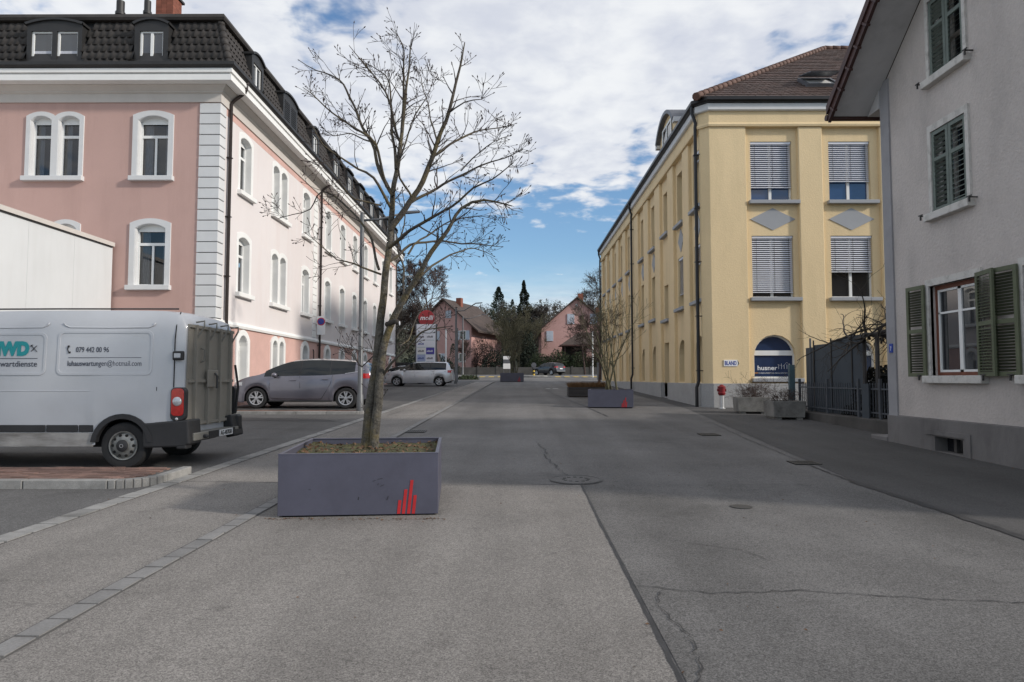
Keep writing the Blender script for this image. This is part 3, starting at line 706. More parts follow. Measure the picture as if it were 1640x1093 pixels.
for i, (a, b) in enumerate(zip(sb, sb[1:])):
    hw = (.86, .86)
    pilS(a + .84, b - .84)
pilS(sb[-1] + .84, YB)
mb = MB(); mb.box(YX + .004, 24.96, 1.42, YX + .25, sb[0] - .84, 10.85) ; mb.build('pilaster', 'yellow_plaster', yb)
def sweepY(name, prof, m, parent=yb, y1=YB, x1=30, ch=0.3):
    mb = MB(); k = len(prof)
    for o_, z in prof: mb.v.append((x1, YY - o_, z))
    for o_, z in prof: mb.v.append((YX + ch - o_ * .42, YY - o_, z))
    for o_, z in prof: mb.v.append((YX - o_, YY + ch - o_ * .42, z))
    for o_, z in prof: mb.v.append((YX - o_, y1, z))
    for r_ in (0, k, 2 * k):
        for i in range(k):
            j = (i + 1) % k; mb.f.append((r_ + i, r_ + j, r_ + k + j, r_ + k + i))
    mb.f.append(tuple(range(k))); mb.f.append(tuple(3 * k + i for i in range(k)))
    return mb.build(name, m, parent, bev=0.0)
# plinth: front and side, leaving the doorway free
mb = MB(); mb.prism([(30, YY - .06), (YX + CH, YY - .06), (YX - .06, YY + CH), (YX - .06, sb[2] - .72), (YX + .3, sb[2] - .72), (YX + .3, YY + .4), (30, YY + .4)], lambda x, y: (x, y, 0), lambda x, y: (x, y, 1.43)); mb.build('plinth', 'plinth_concrete', yb, bev=0.015)
mb = MB(); mb.box(YX - .06, sb[2] + .72, 0, YX + .3, YB, 1.43); mb.build('plinth', 'plinth_concrete', yb, bev=0.015)
sweepY('entablature', [(-.2, 10.85), (.06, 10.85), (.08, 10.92), (.05, 10.98), (.02, 11.0), (.02, 11.42), (-.2, 11.42)], 'yellow_plaster')
sweepY('fascia', [(-.1, 11.42), (.1, 11.42), (.14, 11.45), (.14, 11.68), (-.1, 11.7)], 'grey_trim')
sweepY('gutter', [(.08, 11.69), (.24, 11.7), (.3, 11.76), (.3, 11.88), (.27, 11.88), (.24, 11.78), (.08, 11.78)], 'gutter_black')
# --- windows
def office_window(w, H, drop, rise=0.0, cross=False, mull=True, pane='pane_office', depth=0.2, sillm='grey_paint', bar=None, sill=True, sx_=0.1):
    f = MB(); ft = .06; out = arch(w, H, rise, 12); ins = [(x, z + ft) for x, z in arch(w - 2 * ft, H - 2 * ft, max(0, rise - ft) if rise else 0, 12)]
    f.ring(out, ins, lambda x, z: (x, depth - .05, z), lambda x, z: (x, depth + .02, z))
    if mull: f.box(-.05, depth - .045, ft, .05, depth + .015, H - ft)
    if bar: f.box(-w / 2 + ft, depth - .06, bar - .09, w / 2 - ft, depth + .015, bar + .09)
    if cross: f.box(-w / 2 + ft, depth - .045, H * .68 - .04, w / 2 - ft, depth + .015, H * .68 + .04)
    o = f.build('window', 'window_white')
    p = MB(); p.face([(x, depth, z) for x, z in ins]); p.build('pane', pane, o)
    if drop:
        b = MB(); n = int(drop / .075); b.box(-w / 2 + .02, .03, H - .09, w / 2 - .02, .13, H - .005)
        for k in range(n):
            z = H - .11 - k * .075
            b.face([(-w / 2 + .02, .06, z - .029), (w / 2 - .02, .06, z - .029), (w / 2 - .02, .11, z + .024), (-w / 2 + .02, .11, z + .024)])
        b.box(-w / 2 + .02, .05, H - .14 - n * .075, w / 2 - .02, .11, H - .11 - n * .075)
        b.build('blind', 'blind_slat', o, fix=False)
        t = MB()
        for x in (-w * .38, w * .05, w * .4): t.box(x - .005, .055, H - .12 - n * .075, x + .005, .058, H - .08)
        t.build('blind_tape', 'dark_sheet', o)
    if sill:
        s = MB(); s.box(-w / 2 - sx_, -.2, -.13, w / 2 + sx_ + .12, .12, 0); s.build('sill', sillm, o, bev=.01)
    return o
W = 1.52
for i, u in enumerate(fb):
    place(office_window(W, 2.22, 1.62 if i == 0 else 1.35, pane='pane_glass_blue' if i < 2 else 'pane_office'), yb, (u, YY + PR, 8.12))
    place(office_window(W, 2.28, 2.0 if i == 0 else 1.2), yb, (u, YY + PR, 4.55))
    place(office_window(W, 1.58, 0, rise=.76, mull=False, pane='blue_film', bar=.92), yb, (u, YY + PR, 1.62))
for i, u in enumerate(sb):
    if i == 2:
        place(office_window(1.1, 1.95, 0, cross=True, depth=.28), yb, (YX + PR, u, 8.25), R(-90)); place(office_window(1.1, 1.6, 0, cross=True, depth=.28), yb, (YX + PR, u, 4.3), R(-90))
    else:
        place(office_window(1.2, 2.2, .25 if i == 0 else 0, cross=True, depth=.28), yb, (YX + PR, u, 8.1), R(-90))
        place(office_window(1.2, 2.15, .6 if i == 0 else (1.45 if i == 1 else 0), cross=True, depth=.28), yb, (YX + PR, u, 4.55), R(-90))
        place(office_window(1.2, 1.74, 0, rise=.6, mull=False, depth=.28, sill=False), yb, (YX + PR, u, 1.48), R(-90))
# door
mb = MB(); mb.box(YX + .44, sb[2] - .72, .6, YX + .5, sb[2] + .72, 3.25); dr = mb.build('door', 'window_white', yb)
mb = MB()
for k in (0, 1): mb.box(YX + .41, sb[2] - .6 + k * .62, 1.0, YX + .438, sb[2] - .02 + k * .62, 3.0)
subpart(mb.build('door_pane', 'pane_office'), dr)
mb = MB(); mb.tube([(YX + .38, sb[2] + .05, 1.6), (YX + .38, sb[2] + .05, 2.2)], .015, 6); subpart(mb.build('handle', 'galvanised'), dr)
mb = MB(); mb.box(YX + .1, sb[2] - .718, .45, YX + .45, sb[2] + .718, .78); mb.build('door_step', 'plinth_concrete', yb)
# diamonds
def diamond(P, u, v, a, b):
    mb = MB(); mb.prism([(u - a, v), (u, v - b), (u + a, v), (u, v + b)], lambda x, z: P(x, z, -PR - .002), lambda x, z: P(x, z, -PR + .022)); mb.build('diamond', 'grey_paint', yb)
for u in fb: diamond(YF, u + .02, 7.44, .83, .41)
for i, u in enumerate(sb):
    if i != 2: diamond(YS, u, 7.4, .46, .5)
# pipes
def ypipe(y, zb):
    q = MB(); x = YX - .12; q.tube([(YX - .22, y, 11.75), (YX - .22, y, 11.45), (x + .02, y, 11.1), (x, y, 10.95), (x, y, zb + .95), (x - .03, y, zb + .85), (x - .08, y, zb + .7), (x - .08, y, zb)], .06, 10)
    for k in range(5): z = zb + 1.3 + k * 2; q.box(x - .08, y - .08, z, YX + .02, y + .08, z + .03)
    q.build('downpipe', 'gutter_black', yb, auto=40)
ypipe(24.98, .58); ypipe(39.1, .9); ypipe(53.8, 1.2)
# --- roof
EO, EZ, AP = .22, 11.86, 8.8; RZ = 18.0
x0, y0 = YX - EO, YY - EO; ax_, ay_ = x0 + AP, y0 + AP
mb = MB()
mb.face([(x0, y0, EZ), (31, y0, EZ), (31, ay_, RZ), (ax_, ay_, RZ)])
mb.face([(x0, y0, EZ), (ax_, ay_, RZ), (ax_, YB + .4, RZ), (x0, YB + .4, EZ)])
mb.face([(ax_, ay_, RZ), (31, ay_, RZ), (31, ay_ + AP, EZ), (ax_ + AP, ay_ + AP, EZ)]); mb.face([(ax_, ay_, RZ), (ax_ + AP, ay_ + AP, EZ), (ax_ + AP, YB + .4, EZ), (ax_, YB + .4, RZ)])
mb.face([(x0, YB + .4, EZ), (ax_, YB + .4, RZ), (ax_ + AP, YB + .4, EZ)])
yroof = mb.build('roof', 'red_tile', yb)
# tile courses on the visible front slope: rows of tiles, each its own little slab
ang = math.atan2(RZ - EZ, AP); L = math.hypot(RZ - EZ, AP); q = MB(); tw, th = .24, .36; r2 = random.Random(8)
ca, sa = math.cos(ang), math.sin(ang); nr = int(L / th)
for r_ in range(nr):
    s0 = r_ * th; xl = x0 + s0 * ca + .05; xr = min(31, xl + 16.5 - r_ * .0); x = xl + (tw / 2 if r_ % 2 else 0)
    while x < 22:
        l0 = .045 + r2.uniform(-.006, .008); l1 = .018; dx = r2.uniform(-.006, .006); wv = tw - .018; s1 = s0 + th + .03
        def pt(xx, s, h): return (xx, y0 + s * ca - h * sa, EZ + s * sa + h * ca)
        a, b = x + dx, x + dx + wv
        q.face([pt(a, s0, l0), pt(b, s0, l0), pt(b, s1, l1), pt(a, s1, l1)]); q.face([pt(a, s0, l0), pt(b, s0, l0), pt(b, s0, .0), pt(a, s0, .0)])
        q.face([pt(a, s0, l0), pt(a, s1, l1), pt(a, s1, 0), pt(a, s0, 0)]); q.face([pt(b, s0, l0), pt(b, s1, l1), pt(b, s1, 0), pt(b, s0, 0)])
        x += tw
subpart(q.build('roof_tiles', 'red_tile', fix=False, kind='stuff'), yroof)
hq = MB(); hq.lathe([(0.13, 0), (0.15, 0.0), (0.13, 0.4), (0.1, 0.42)], 10); hme = hq.mesh('hip_tile', True); hme.materials.append(M('hip_red'))
a = Vector((x0, y0, EZ + .03)); d = Vector((ax_, ay_, RZ + .03)) - a; nh = 34
for k in range(nh):
    o = bpy.data.objects.new('hip_tile', hme); COL.objects.link(o); o.parent = yroof; o.location = a + d * (k / nh); o.rotation_euler = d.to_track_quat('Z', 'Y').to_euler()
for k in range(22):
    o = bpy.data.objects.new('ridge_tile', hme); COL.objects.link(o); o.parent = yroof; o.location = (ax_ + k * .4, ay_, RZ + .02); o.rotation_euler = (0, R(90), 0)
# skylight on the front slope (top hung, open a little)
sk = MB(); sx0, sx1, s0, s1 = 11.2, 12.5, 1.6, 2.7
def pt(xx, s, h): return (xx, y0 + s * ca - h * sa, EZ + s * sa + h * ca)
for a, b, c, d_ in ((sx0, sx0 + .1, s0, s1), (sx1 - .1, sx1, s0, s1), (sx0 + .1, sx1 - .1, s0, s0 + .1), (sx0 + .1, sx1 - .1, s1 - .1, s1)):
    sk.prism([(a, c), (b, c), (b, d_), (a, d_)], lambda x, s: pt(x, s, .02), lambda x, s: pt(x, s, .16))
sko = sk.build('skylight', 'lead_sheet', yb)
mb = MB(); mb.prism([(sx0 + .02, s0), (sx1 - .02, s0), (sx1 - .02, s1), (sx0 + .02, s1)], lambda x, s: pt(x, s, .2 + (s1 - s) * .35), lambda x, s: pt(x, s, .24 + (s1 - s) * .35)); subpart(mb.build('sash', 'lead_sheet'), sko)
mb = MB(); mb.face([pt(sx0 + .1, s0 + .1, .1), pt(sx1 - .1, s0 + .1, .1), pt(sx1 - .1, s1 - .1, .1), pt(sx0 + .1, s1 - .1, .1)]); subpart(mb.build('pane', 'sign_white'), sko)
# big dormer gable over the street side
dg = MB(); dx0, dy0, dy1 = YX + .05, 28.4, 32.4
def prof(u): return arch(4.0, 2.75, .62, 10)
pf = [(y + 30.4, z + 11.75) for y, z in arch(3.3, 1.72, .8, 12)]
dg.prism(pf, lambda y, z: (YX + .1, y, z), lambda y, z: (YX + 5.5, y, z)); dgo = dg.build('roof_dormer', 'yellow_plaster', yb)
outer = [(y + 30.4, z + 11.75) for y, z in arch(3.6, 1.88, .85, 12)][2:]; inner = [(y + 30.4, z + 11.75) for y, z in arch(3.3, 1.72, .8, 12)][2:]
mb = MB(); mb.prism(outer + list(reversed(inner)), lambda y, z: (YX - .12, y, z), lambda y, z: (YX + 5.6, y, z)); subpart(mb.build('dormer_roof', 'lead_sheet'), dgo)
for a, b in ((28.5, 28.78), (32.02, 32.3)): subpart(MB().box(YX - .08, a, 12.55, YX + .45, b, 12.75).build('dormer_cornice', 'grey_trim'), dgo)
mb = MB(); mb.box(YX + .06, 29.6, 11.9, YX + .098, 31.2, 13.0); subpart(mb.build('dormer_window', 'pane_office'), dgo)
mb = MB(); mb.box(YX + .03, 29.5, 11.9, YX + .058, 29.62, 13.1); mb.box(YX + .03, 31.18, 11.9, YX + .058, 31.3, 13.1); mb.box(YX + .03, 29.62, 13.0, YX + .058, 31.18, 13.1); mb.box(YX + .03, 30.36, 11.9, YX + .058, 30.44, 13.0); subpart(mb.build('dormer_window_frame', 'window_white'), dgo)
mb = MB(); mb.box(YX + .1, 28.6, 11.6, YX + 2.2, 28.74, 12.7); subpart(mb.build('dormer_cheek', 'yellow_plaster'), dgo)
# writing on the shop window and arrow sign
mat('print_white', (0.75, 0.77, 0.8), 0.5, 0.0); mat('print_orange', (0.7, 0.3, 0.04), 0.5, 0.0); mat('print_blue', (0.03, 0.06, 0.3), 0.5, 0.0); mat('print_black', (0.01, 0.01, 0.012), 0.5, 0.0)
u = fb[0]; yg = YY + PR + .2
text_obj('lettering', 'husner', .23, 'print_white', yb, (u - .58, yg - .004, 1.92), (1, 0, 0), (0, 0, 1), .001, width=.72, bold=.004)
mb = MB(); mb.box(u - .7, yg - .006, 1.80, u - .56, yg - .001, 1.825); mb.box(u + .56, yg - .006, 1.80, u + .7, yg - .001, 1.825); mb.build('orange_stripe', 'print_orange', yb)
text_obj('lettering', 'WASSERAUFBEREITUNG UND KALKSCHUTZ', .055, 'print_white', yb, (u - .54, yg - .004, 1.79), (1, 0, 0), (0, 0, 1), .001, width=1.06)
mb = MB()
for k in range(5): mb.bar((u + .2 + k * .1, yg - .006, 1.96), (u + .2 + k * .1, yg - .006, 2.12 + .04 * math.sin(k * 2.1)), .012, .004)
mb.bar((u + .16, yg - .006, 2.12), (u + .36, yg - .006, 2.06), .012, .004); mb.bar((u + .36, yg - .006, 2.06), (u + .5, yg - .006, 2.2), .012, .004); mb.bar((u + .5, yg - .006, 2.2), (u + .64, yg - .006, 2.05), .012, .004); mb.build('logo', 'print_white', yb)
sg = thing('arrow_sign', (7.8, 24.62, 2.18), 'small white arrow sign with blue letters on the yellow wall', 'sign', world_coords=True)
mb = MB(); mb.prism([(7.50, 2.05), (7.98, 2.05), (8.06, 2.165), (7.98, 2.28), (7.50, 2.28)], lambda x, z: (x, YY - .002, z), lambda x, z: (x, YY - .025, z)); mb.build('plate', 'sign_white', sg)
text_obj('lettering', 'BLAND', .2, 'print_blue', sg, (7.525, YY - .026, 2.095), (1, 0, 0), (0, 0, 1), .002, width=.42, bold=.006)
mb = MB(); mb.prism([(7.985, 2.06), (8.05, 2.165), (7.985, 2.27), (8.01, 2.165)], lambda x, z: (x, YY - .026, z), lambda x, z: (x, YY - .029, z)); mb.build('arrow_tip', 'print_black', sg)

# ---------------------------------------------------------------- grey house on the right
mat('grey_render', s2l((190, 182, 177)), 0.9, 0.05, 0.9, 0.8, 18, fine=0.06, fscale=30, grime=s2l((146, 140, 138)), gamt=0.55, gscale=0.9, gsc=(1, 1, .45), bdist=0.02)
mat('grey_corner', s2l((150, 149, 152)), 0.85, 0.05, 1.2, 0.3, 40, grime=s2l((120, 118, 122)), gamt=0.4, gscale=2)
mat('old_concrete', s2l((112, 109, 108)), 0.9, 0.12, 1.2, 0.6, 30, fine=0.12, grime=s2l((72, 69, 68)), gamt=0.7, gscale=1.4, gsc=(1, 1, .35))
mat('soffit_grey', s2l((186, 184, 184)), 0.85, 0.06, 2.5, grime=s2l((120, 116, 116)), gamt=0.4, gscale=1.5)
mat('verge_brown', (0.055, 0.022, 0.018), 0.6, 0.3, 3)
mat('green_shutter', s2l((92, 98, 76)), 0.65, 0.1, 2.5, 0.2, 40, grime=s2l((62, 66, 52)), gamt=0.4, gscale=3)
mat('grey_green_shutter', s2l((104, 114, 108)), 0.65, 0.1, 2.5, 0.2, 40, grime=s2l((76, 82, 78)), gamt=0.5, gscale=4)
mat('old_white', s2l((200, 197, 192)), 0.8, 0.06, 3, 0.3, 50, grime=s2l((110, 105, 100)), gamt=0.6, gscale=6)
mat('red_wood', s2l((112, 66, 50)), 0.6, 0.2, 4)
HX, HY0, HY1 = 7.65, 6.25, 14.0; HR = (HY0 + HY1) / 2
hb = thing('grey_house', (HX, HR, g(HR)), 'old grey rendered house with gable, wooden shutters and deep eaves at the right', 'house', world_coords=True)
HS = lambda u, v, w: (HX - w, u, v)
EVZ, PT = 7.62, .775
gz = lambda y: EVZ + PT * ((HY1 - y) if y > HR else (y - HY0))
wins = [(11.9, 1.66, 3.3, 1.34), (9.55, 1.66, 3.3, 1.34), (11.88, 4.62, 6.12, .96), (8.4, 4.62, 6.12, .96), (11.85, 7.1, 8.55, .95), (8.4, 7.1, 8.5, .95)]
hs = [(u - w / 2, u + w / 2, a, b) for u, a, b, w in wins]
mb = MB(); wall(mb, HS, HY0, HY1, .85, EVZ, [h for h in hs if h[3] < EVZ] + [(h[0], h[1], h[2], EVZ) for h in hs if h[3] > EVZ], .2)
us = sorted([HY0, HR, HY1] + [x for h in hs if h[3] > EVZ for x in (h[0], h[1])])
for a, b in zip(us, us[1:]):
    lo = EVZ
    for h in hs:
        if h[3] > EVZ and h[0] <= (a + b) / 2 <= h[1]: lo = h[3]
    mb.face([HS(a, lo, 0), HS(b, lo, 0), HS(b, gz(b), 0), HS(a, gz(a), 0)])
mb.box(HX + .001, HY1 - .3, .3, HX + 11, HY1 - .001, EVZ); mb.box(HX + .001, HY0 + .001, .3, HX + 11, HY0 + .3, EVZ)
mb.build('wall', 'grey_render', hb, fix=False)
mb = MB(); mb.box(HX - .035, HY1 - .28, .84, HX + .02, HY1 + .03, 7.75); mb.box(HX - .034, HY1 - .001, .84, HX + .3, HY1 + .031, EVZ); mb.build('corner_strip', 'grey_corner', hb)
cw = (11.15, 12.6, .31, .56)
mb = MB(); wall(mb, lambda u, v, w: HS(u, v, w + .05), HY0, HY1 + .06, -.1, .86, [(11.72, 12.5, .3, .56)], .35); mb.face([(HX - .05, HY0, .86), (HX - .05, HY1 + .06, .86), (HX + .01, HY1 + .06, .88), (HX + .01, HY0, .88)]); mb.box(HX - .049, HY1 + .001, -.1, HX + 3, HY1 + .059, .858)
pl = mb.build('plinth', 'old_concrete', hb, fix=False)
mb = MB(); mb.box(HX + .18, 11.7, .28, HX + .2, 12.52, .58); mb.build('cellar_pane', 'pane_office', hb)
mb = MB(); mb.box(HX + .05, 12.04, .3, HX + .1, 12.12, .56); mb.build('cellar_bar', 'iron', hb)
mb = MB(); 
for a, b, c, d_ in ((11.5, 12.75, .585, .665), (11.5, 11.64, .2, .585)): mb.box(HX - .075, a, c, HX - .02, b, d_)
mb.build('cellar_frame', 'old_concrete', hb)
# roof: slopes, verge, soffit
VO, EO2 = .85, .52
rf = MB()
def rslope(y, h): return EVZ + PT * ((HY1 - y) if y > HR else (y - HY0)) + h
for ya, yb_ in ((HY1 + EO2, HR), (HR, HY0 - EO2)):
    A = [(HX - VO, ya), (HX - VO, yb_), (HX + 12, yb_), (HX + 12, ya)]
    rf.prism(A, lambda x, y: (x, y, rslope(y, .1)), lambda x, y: (x, y, rslope(y, .26)))
rfo = rf.build('roof', 'red_tile', hb)
sf = MB()
for ya, yb_ in ((HY1 + EO2 - .03, HR), (HR, HY0 - EO2 + .03)):
    sf.prism([(HX - VO + .04, ya), (HX - VO + .04, yb_), (HX - .01, yb_), (HX - .01, ya)], lambda x, y: (x, y, rslope(y, .02)), lambda x, y: (x, y, rslope(y, .098)))
sf.build('soffit', 'soffit_grey', hb)
vb = MB()
for ya, yb_ in ((HY1 + EO2 + .02, HR), (HR, HY0 - EO2 - .02)):
    for dx_, h0, h1 in ((.0, -.06, .12), (.04, .12, .3)):
        vb.prism([(HX - VO - .03 - dx_, ya), (HX - VO - .03 - dx_, yb_), (HX - VO + .035, yb_), (HX - VO + .035, ya)], lambda x, y: (x, y, rslope(y, h0)), lambda x, y: (x, y, rslope(y, h1)))
vb.build('verge_board', 'verge_brown', hb)
vt = MB().box(-.035, 0, -.03, .05, .36, .012).mesh('verge_tile'); vt.materials.append(M('verge_brown'))
for k in range(13):
    y = HY1 + EO2 - k * .355; o = bpy.data.objects.new('verge_tile', vt); COL.objects.link(o); o.parent = rfo; o.location = (HX - VO - .02, y, rslope(y, .31)); o.rotation_euler = (-math.atan(PT), 0, R(180)) if False else (math.atan(PT), 0, 0); o.scale = (1, -1, 1)
eb = MB(); eb.prism([(HY1 + .03, rslope(HY1 + EO2, .02)), (HY1 + EO2 - .05, rslope(HY1 + EO2, .02)), (HY1 + .03, rslope(HY1 + .03, .02))], lambda y, z: (HX - .06, y, z), lambda y, z: (HX + 11, y, z)); eb.build('eave_box', 'soffit_grey', hb)
gt = MB(); gt.tube([(HX - VO - .05, HY1 + EO2 + .08, rslope(HY1 + EO2, .05)), (HX + 11, HY1 + EO2 + .08, rslope(HY1 + EO2, .05))], .07, 8); gt.build('gutter', 'verge_brown', hb, auto=40)
# windows and shutters; local frame as before (x along wall, -y out)
def box_at(q, c, sx_, sy_, sz_):
    q.box(c[0] - sx_ / 2, c[1] - sy_ / 2, c[2] - sz_ / 2, c[0] + sx_ / 2, c[1] + sy_ / 2, c[2] + sz_ / 2)
def shutter(w, h, m, slat_tilt=25, closed=True, panel=False, rows=(0.48,), nsl=20):
    q = MB(); t = .035; fw = .07
    q.box(0, -t / 2, 0, fw, t / 2, h); q.box(w - fw, -t / 2, 0, w, t / 2, h)
    zs = [0] + [r_ * h for r_ in rows] + [h - fw]
    for z in zs: q.box(fw, -t / 2, z, w - fw, t / 2, z + fw)
    o = q.build('shutter', m)
    s = MB(); bw = w - 2 * fw + .01
    cs_, sn = math.cos(R(slat_tilt)), math.sin(R(slat_tilt)); hw = .03
    s.v = [(-bw / 2, -hw * sn - .003, -hw * cs_), (bw / 2, -hw * sn - .003, -hw * cs_), (bw / 2, hw * sn - .003, hw * cs_), (-bw / 2, hw * sn - .003, hw * cs_),
           (-bw / 2, -hw * sn + .004, -hw * cs_), (bw / 2, -hw * sn + .004, -hw * cs_), (bw / 2, hw * sn + .004, hw * cs_), (-bw / 2, hw * sn + .004, hw * cs_)]
    s.f = [(0, 1, 2, 3), (7, 6, 5, 4), (0, 4, 5, 1), (1, 5, 6, 2), (2, 6, 7, 3), (3, 7, 4, 0)]
    me = s.mesh('slat'); me.materials.append(M(m)); pitch = (h - fw) / nsl
    for k in range(nsl):
        z = fw + (k + .35) * pitch
        if any(abs(z - (zz_ + fw / 2)) < fw * .75 for zz_ in zs[1:]): continue
        a = bpy.data.objects.new('slat', me); COL.objects.link(a); a.parent = o; a.location = (w / 2, 0, z + .01)
    return o
def house_window(u, z, w, h, style):
    fr = MB()
    fw = .085
    fr.ring([(-w / 2 - fw, 0), (w / 2 + fw, 0), (w / 2 + fw, h + fw + .04), (-w / 2 - fw, h + fw + .04)], [(-w / 2, 0), (w / 2, 0), (w / 2, h), (-w / 2, h)], lambda x, zz_: (x, -.04, zz_), lambda x, zz_: (x, .05, zz_))
    f = place(fr.build('window', 'old_white', None), hb, (HX, u, z), R(-90))
    sl_ = MB(); sl_.box(-w / 2 - .14, -.13, -.14, w / 2 + .14, .12, -.004); sl_.build('sill', 'old_white', f, bev=.012)
    inn = MB(); inn.ring([(-w / 2, 0), (w / 2, 0), (w / 2, h), (-w / 2, h)], [(-w / 2 + .06, .06), (w / 2 - .06, .06), (w / 2 - .06, h - .08), (-w / 2 + .06, h - .08)], lambda x, zz_: (x, .09, zz_), lambda x, zz_: (x, .14, zz_)); inn.build('inner_frame', 'red_wood' if style == 'open' else 'old_white', f)
    sa = MB(); sa.box(-.045, .1, .06, .045, .135, h - .08); sa.box(-w / 2 + .06, .1, h * .68, -.045, .135, h * .68 + .035); sa.box(.045, .1, h * .68, w / 2 - .06, .135, h * .68 + .035)
    sa.ring([(-w / 2 + .06, .06), (w / 2 - .06, .06), (w / 2 - .06, h - .08), (-w / 2 + .06, h - .08)], [(-w / 2 + .1, .1), (w / 2 - .1, .1), (w / 2 - .1, h - .12), (-w / 2 + .1, h - .12)], lambda x, zz_: (x, .1, zz_), lambda x, zz_: (x, .135, zz_)); sa.build('sash', 'window_white' if style == 'open' else 'old_white', f)
    p = MB(); p.face([(-w / 2, .125, 0), (w / 2, .125, 0), (w / 2, .125, h), (-w / 2, .125, h)]); p.build('pane', 'pane_house' if style == 'open' else 'pane_office', f)
    if style == 'open':
        # leaves folded back, local +x points towards the camera
        s1 = shutter(.56, h + .06, 'green_shutter', 60, nsl=34); s1.parent = f; s1.location = (w / 2 + .02, -.075, -.02); s1.rotation_euler = (0, 0, R(-11))
        s2 = shutter(.5, h + .06, 'green_shutter', 60, nsl=34); s2.parent = f; s2.location = (-w / 2 - .06, -.075, -.02); s2.rotation_euler = (0, 0, R(180 + 5))
    else:
        for sgn in (0, 1):
            s1 = shutter(w / 2 - .012, h - .02, 'grey_green_shutter', 52 if sgn else -56, nsl=16, rows=(.62,)); s1.parent = f; s1.location = (-w / 2 + .006 + sgn * w / 2, 0.0, .01)
    for sg_ in (-1, 1):
        k = MB(); x = sg_ * (w / 2 + .2); k.box(x - .012, -.14, -.02, x + .012, 0, .0); k.box(x - .012, -.15, -.09, x + .012, -.125, .0); k.box(x - .06, -.147, -.005, x + .06, -.13, .015)
        k.build('shutter_catch', 'iron', f)
    return f
mat('pane_house', (0.03, 0.032, 0.036), 0.02, 0.1, 1, ior=2.1)
for u, a, b, w in wins: house_window(u, a, w, b - a, 'open' if a < 4 else 'closed')
npl = thing('house_number_plate', (HX - .05, 13.83, 2.2), 'tiny blue enamel house number plate on the grey corner strip', 'sign', world_coords=True)
mb = MB(); mb.box(HX - .052, 13.8, 2.13, HX - .036, 13.92, 2.31); mb.build('plate', 'sign_blue', npl)
text_obj('number', '7', .12, 'print_white', npl, (HX - .0535, 13.89, 2.17), (0, -1, 0), (0, 0, 1), .001)
# ---------------------------------------------------------------- vehicles
mat('paint_mauve', (0.17, 0.165, 0.198), 0.3, 0.04, 2, metal=0.5, coat=0.8)
mat('paint_silver', (0.62, 0.63, 0.66), 0.34, 0.04, 2, metal=0.5, coat=0.6, grime=(0.5, 0.49, 0.48), gamt=0.3, gscale=3)
mat('paint_dark', (0.035, 0.034, 0.04), 0.32, 0.05, 2, metal=0.4, coat=0.6)
mat('paint_white', (0.47, 0.485, 0.515), 0.32, 0.035, 1.5, coat=0.25, grime=(0.4, 0.405, 0.415), gamt=0.35, gscale=2)
mat('van_mud', (0.30, 0.29, 0.28), 0.7, 0.2, 3, grime=(0.09, 0.08, 0.07), gamt=0.9, gscale=2.2, gsc=(.6, 1, 4))
mat('black_plastic', (0.022, 0.022, 0.024), 0.6, 0.2, 3, 0.2, 80)
mat('tyre', (0.016, 0.016, 0.017), 0.8, 0.2, 8, 0.2, 60)
mat('alloy', (0.55, 0.55, 0.57), 0.35, 0.08, 6, metal=0.8)
mat('steel_rim', (0.24, 0.24, 0.23), 0.5, 0.25, 12, metal=0.6)
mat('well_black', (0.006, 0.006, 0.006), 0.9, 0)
mat('lamp_red', (0.42, 0.012, 0.012), 0.12, 0.2, 20, coat=0.8); mat('lamp_clear', (0.55, 0.56, 0.58), 0.12, 0.15, 20, coat=0.8, metal=.3)
mat('car_glass', (0.01, 0.013, 0.015), 0.03, 0.2, 1, ior=1.5)
mat('plate_white', (0.72, 0.72, 0.72), 0.5, 0.05)
mat('teal', s2l((20, 140, 146)), 0.5, 0.0); mat('rack_grey', s2l((142, 137, 128)), 0.55, 0.1, 3, 0.15, 60, grime=s2l((104, 98, 88)), gamt=0.5, gscale=3); mat('rack_steel', s2l((126, 124, 118)), 0.5, 0.1, 6, metal=.2)
def lerp(tab, x):
    if x <= tab[0][0]: return tab[0][1]
    for (a, va), (b, vb) in zip(tab, tab[1:]):
        if x <= b:
            t = (x - a) / (b - a); t = t * t * (3 - 2 * t) if False else t; return va + (vb - va) * t
    return tab[-1][1]
def smooth_tab(tab, x):
    """Catmull-Rom style smooth table lookup"""
    if x <= tab[0][0]: return tab[0][1]
    if x >= tab[-1][0]: return tab[-1][1]
    for i in range(len(tab) - 1):
        if x <= tab[i + 1][0]:
            x0, y0 = tab[i]; x1, y1 = tab[i + 1]; t = (x - x0) / (x1 - x0)
            m0 = (y1 - tab[i - 1][1]) / (x1 - tab[i - 1][0]) if i else (y1 - y0) / (x1 - x0)
            m1 = (tab[i + 2][1] - y0) / (tab[i + 2][0] - x0) if i + 2 < len(tab) else (y1 - y0) / (x1 - x0)
            h = x1 - x0; return (2 * t ** 3 - 3 * t * t + 1) * y0 + (t ** 3 - 2 * t * t + t) * h * m0 + (-2 * t ** 3 + 3 * t * t) * y1 + (t ** 3 - t * t) * h * m1
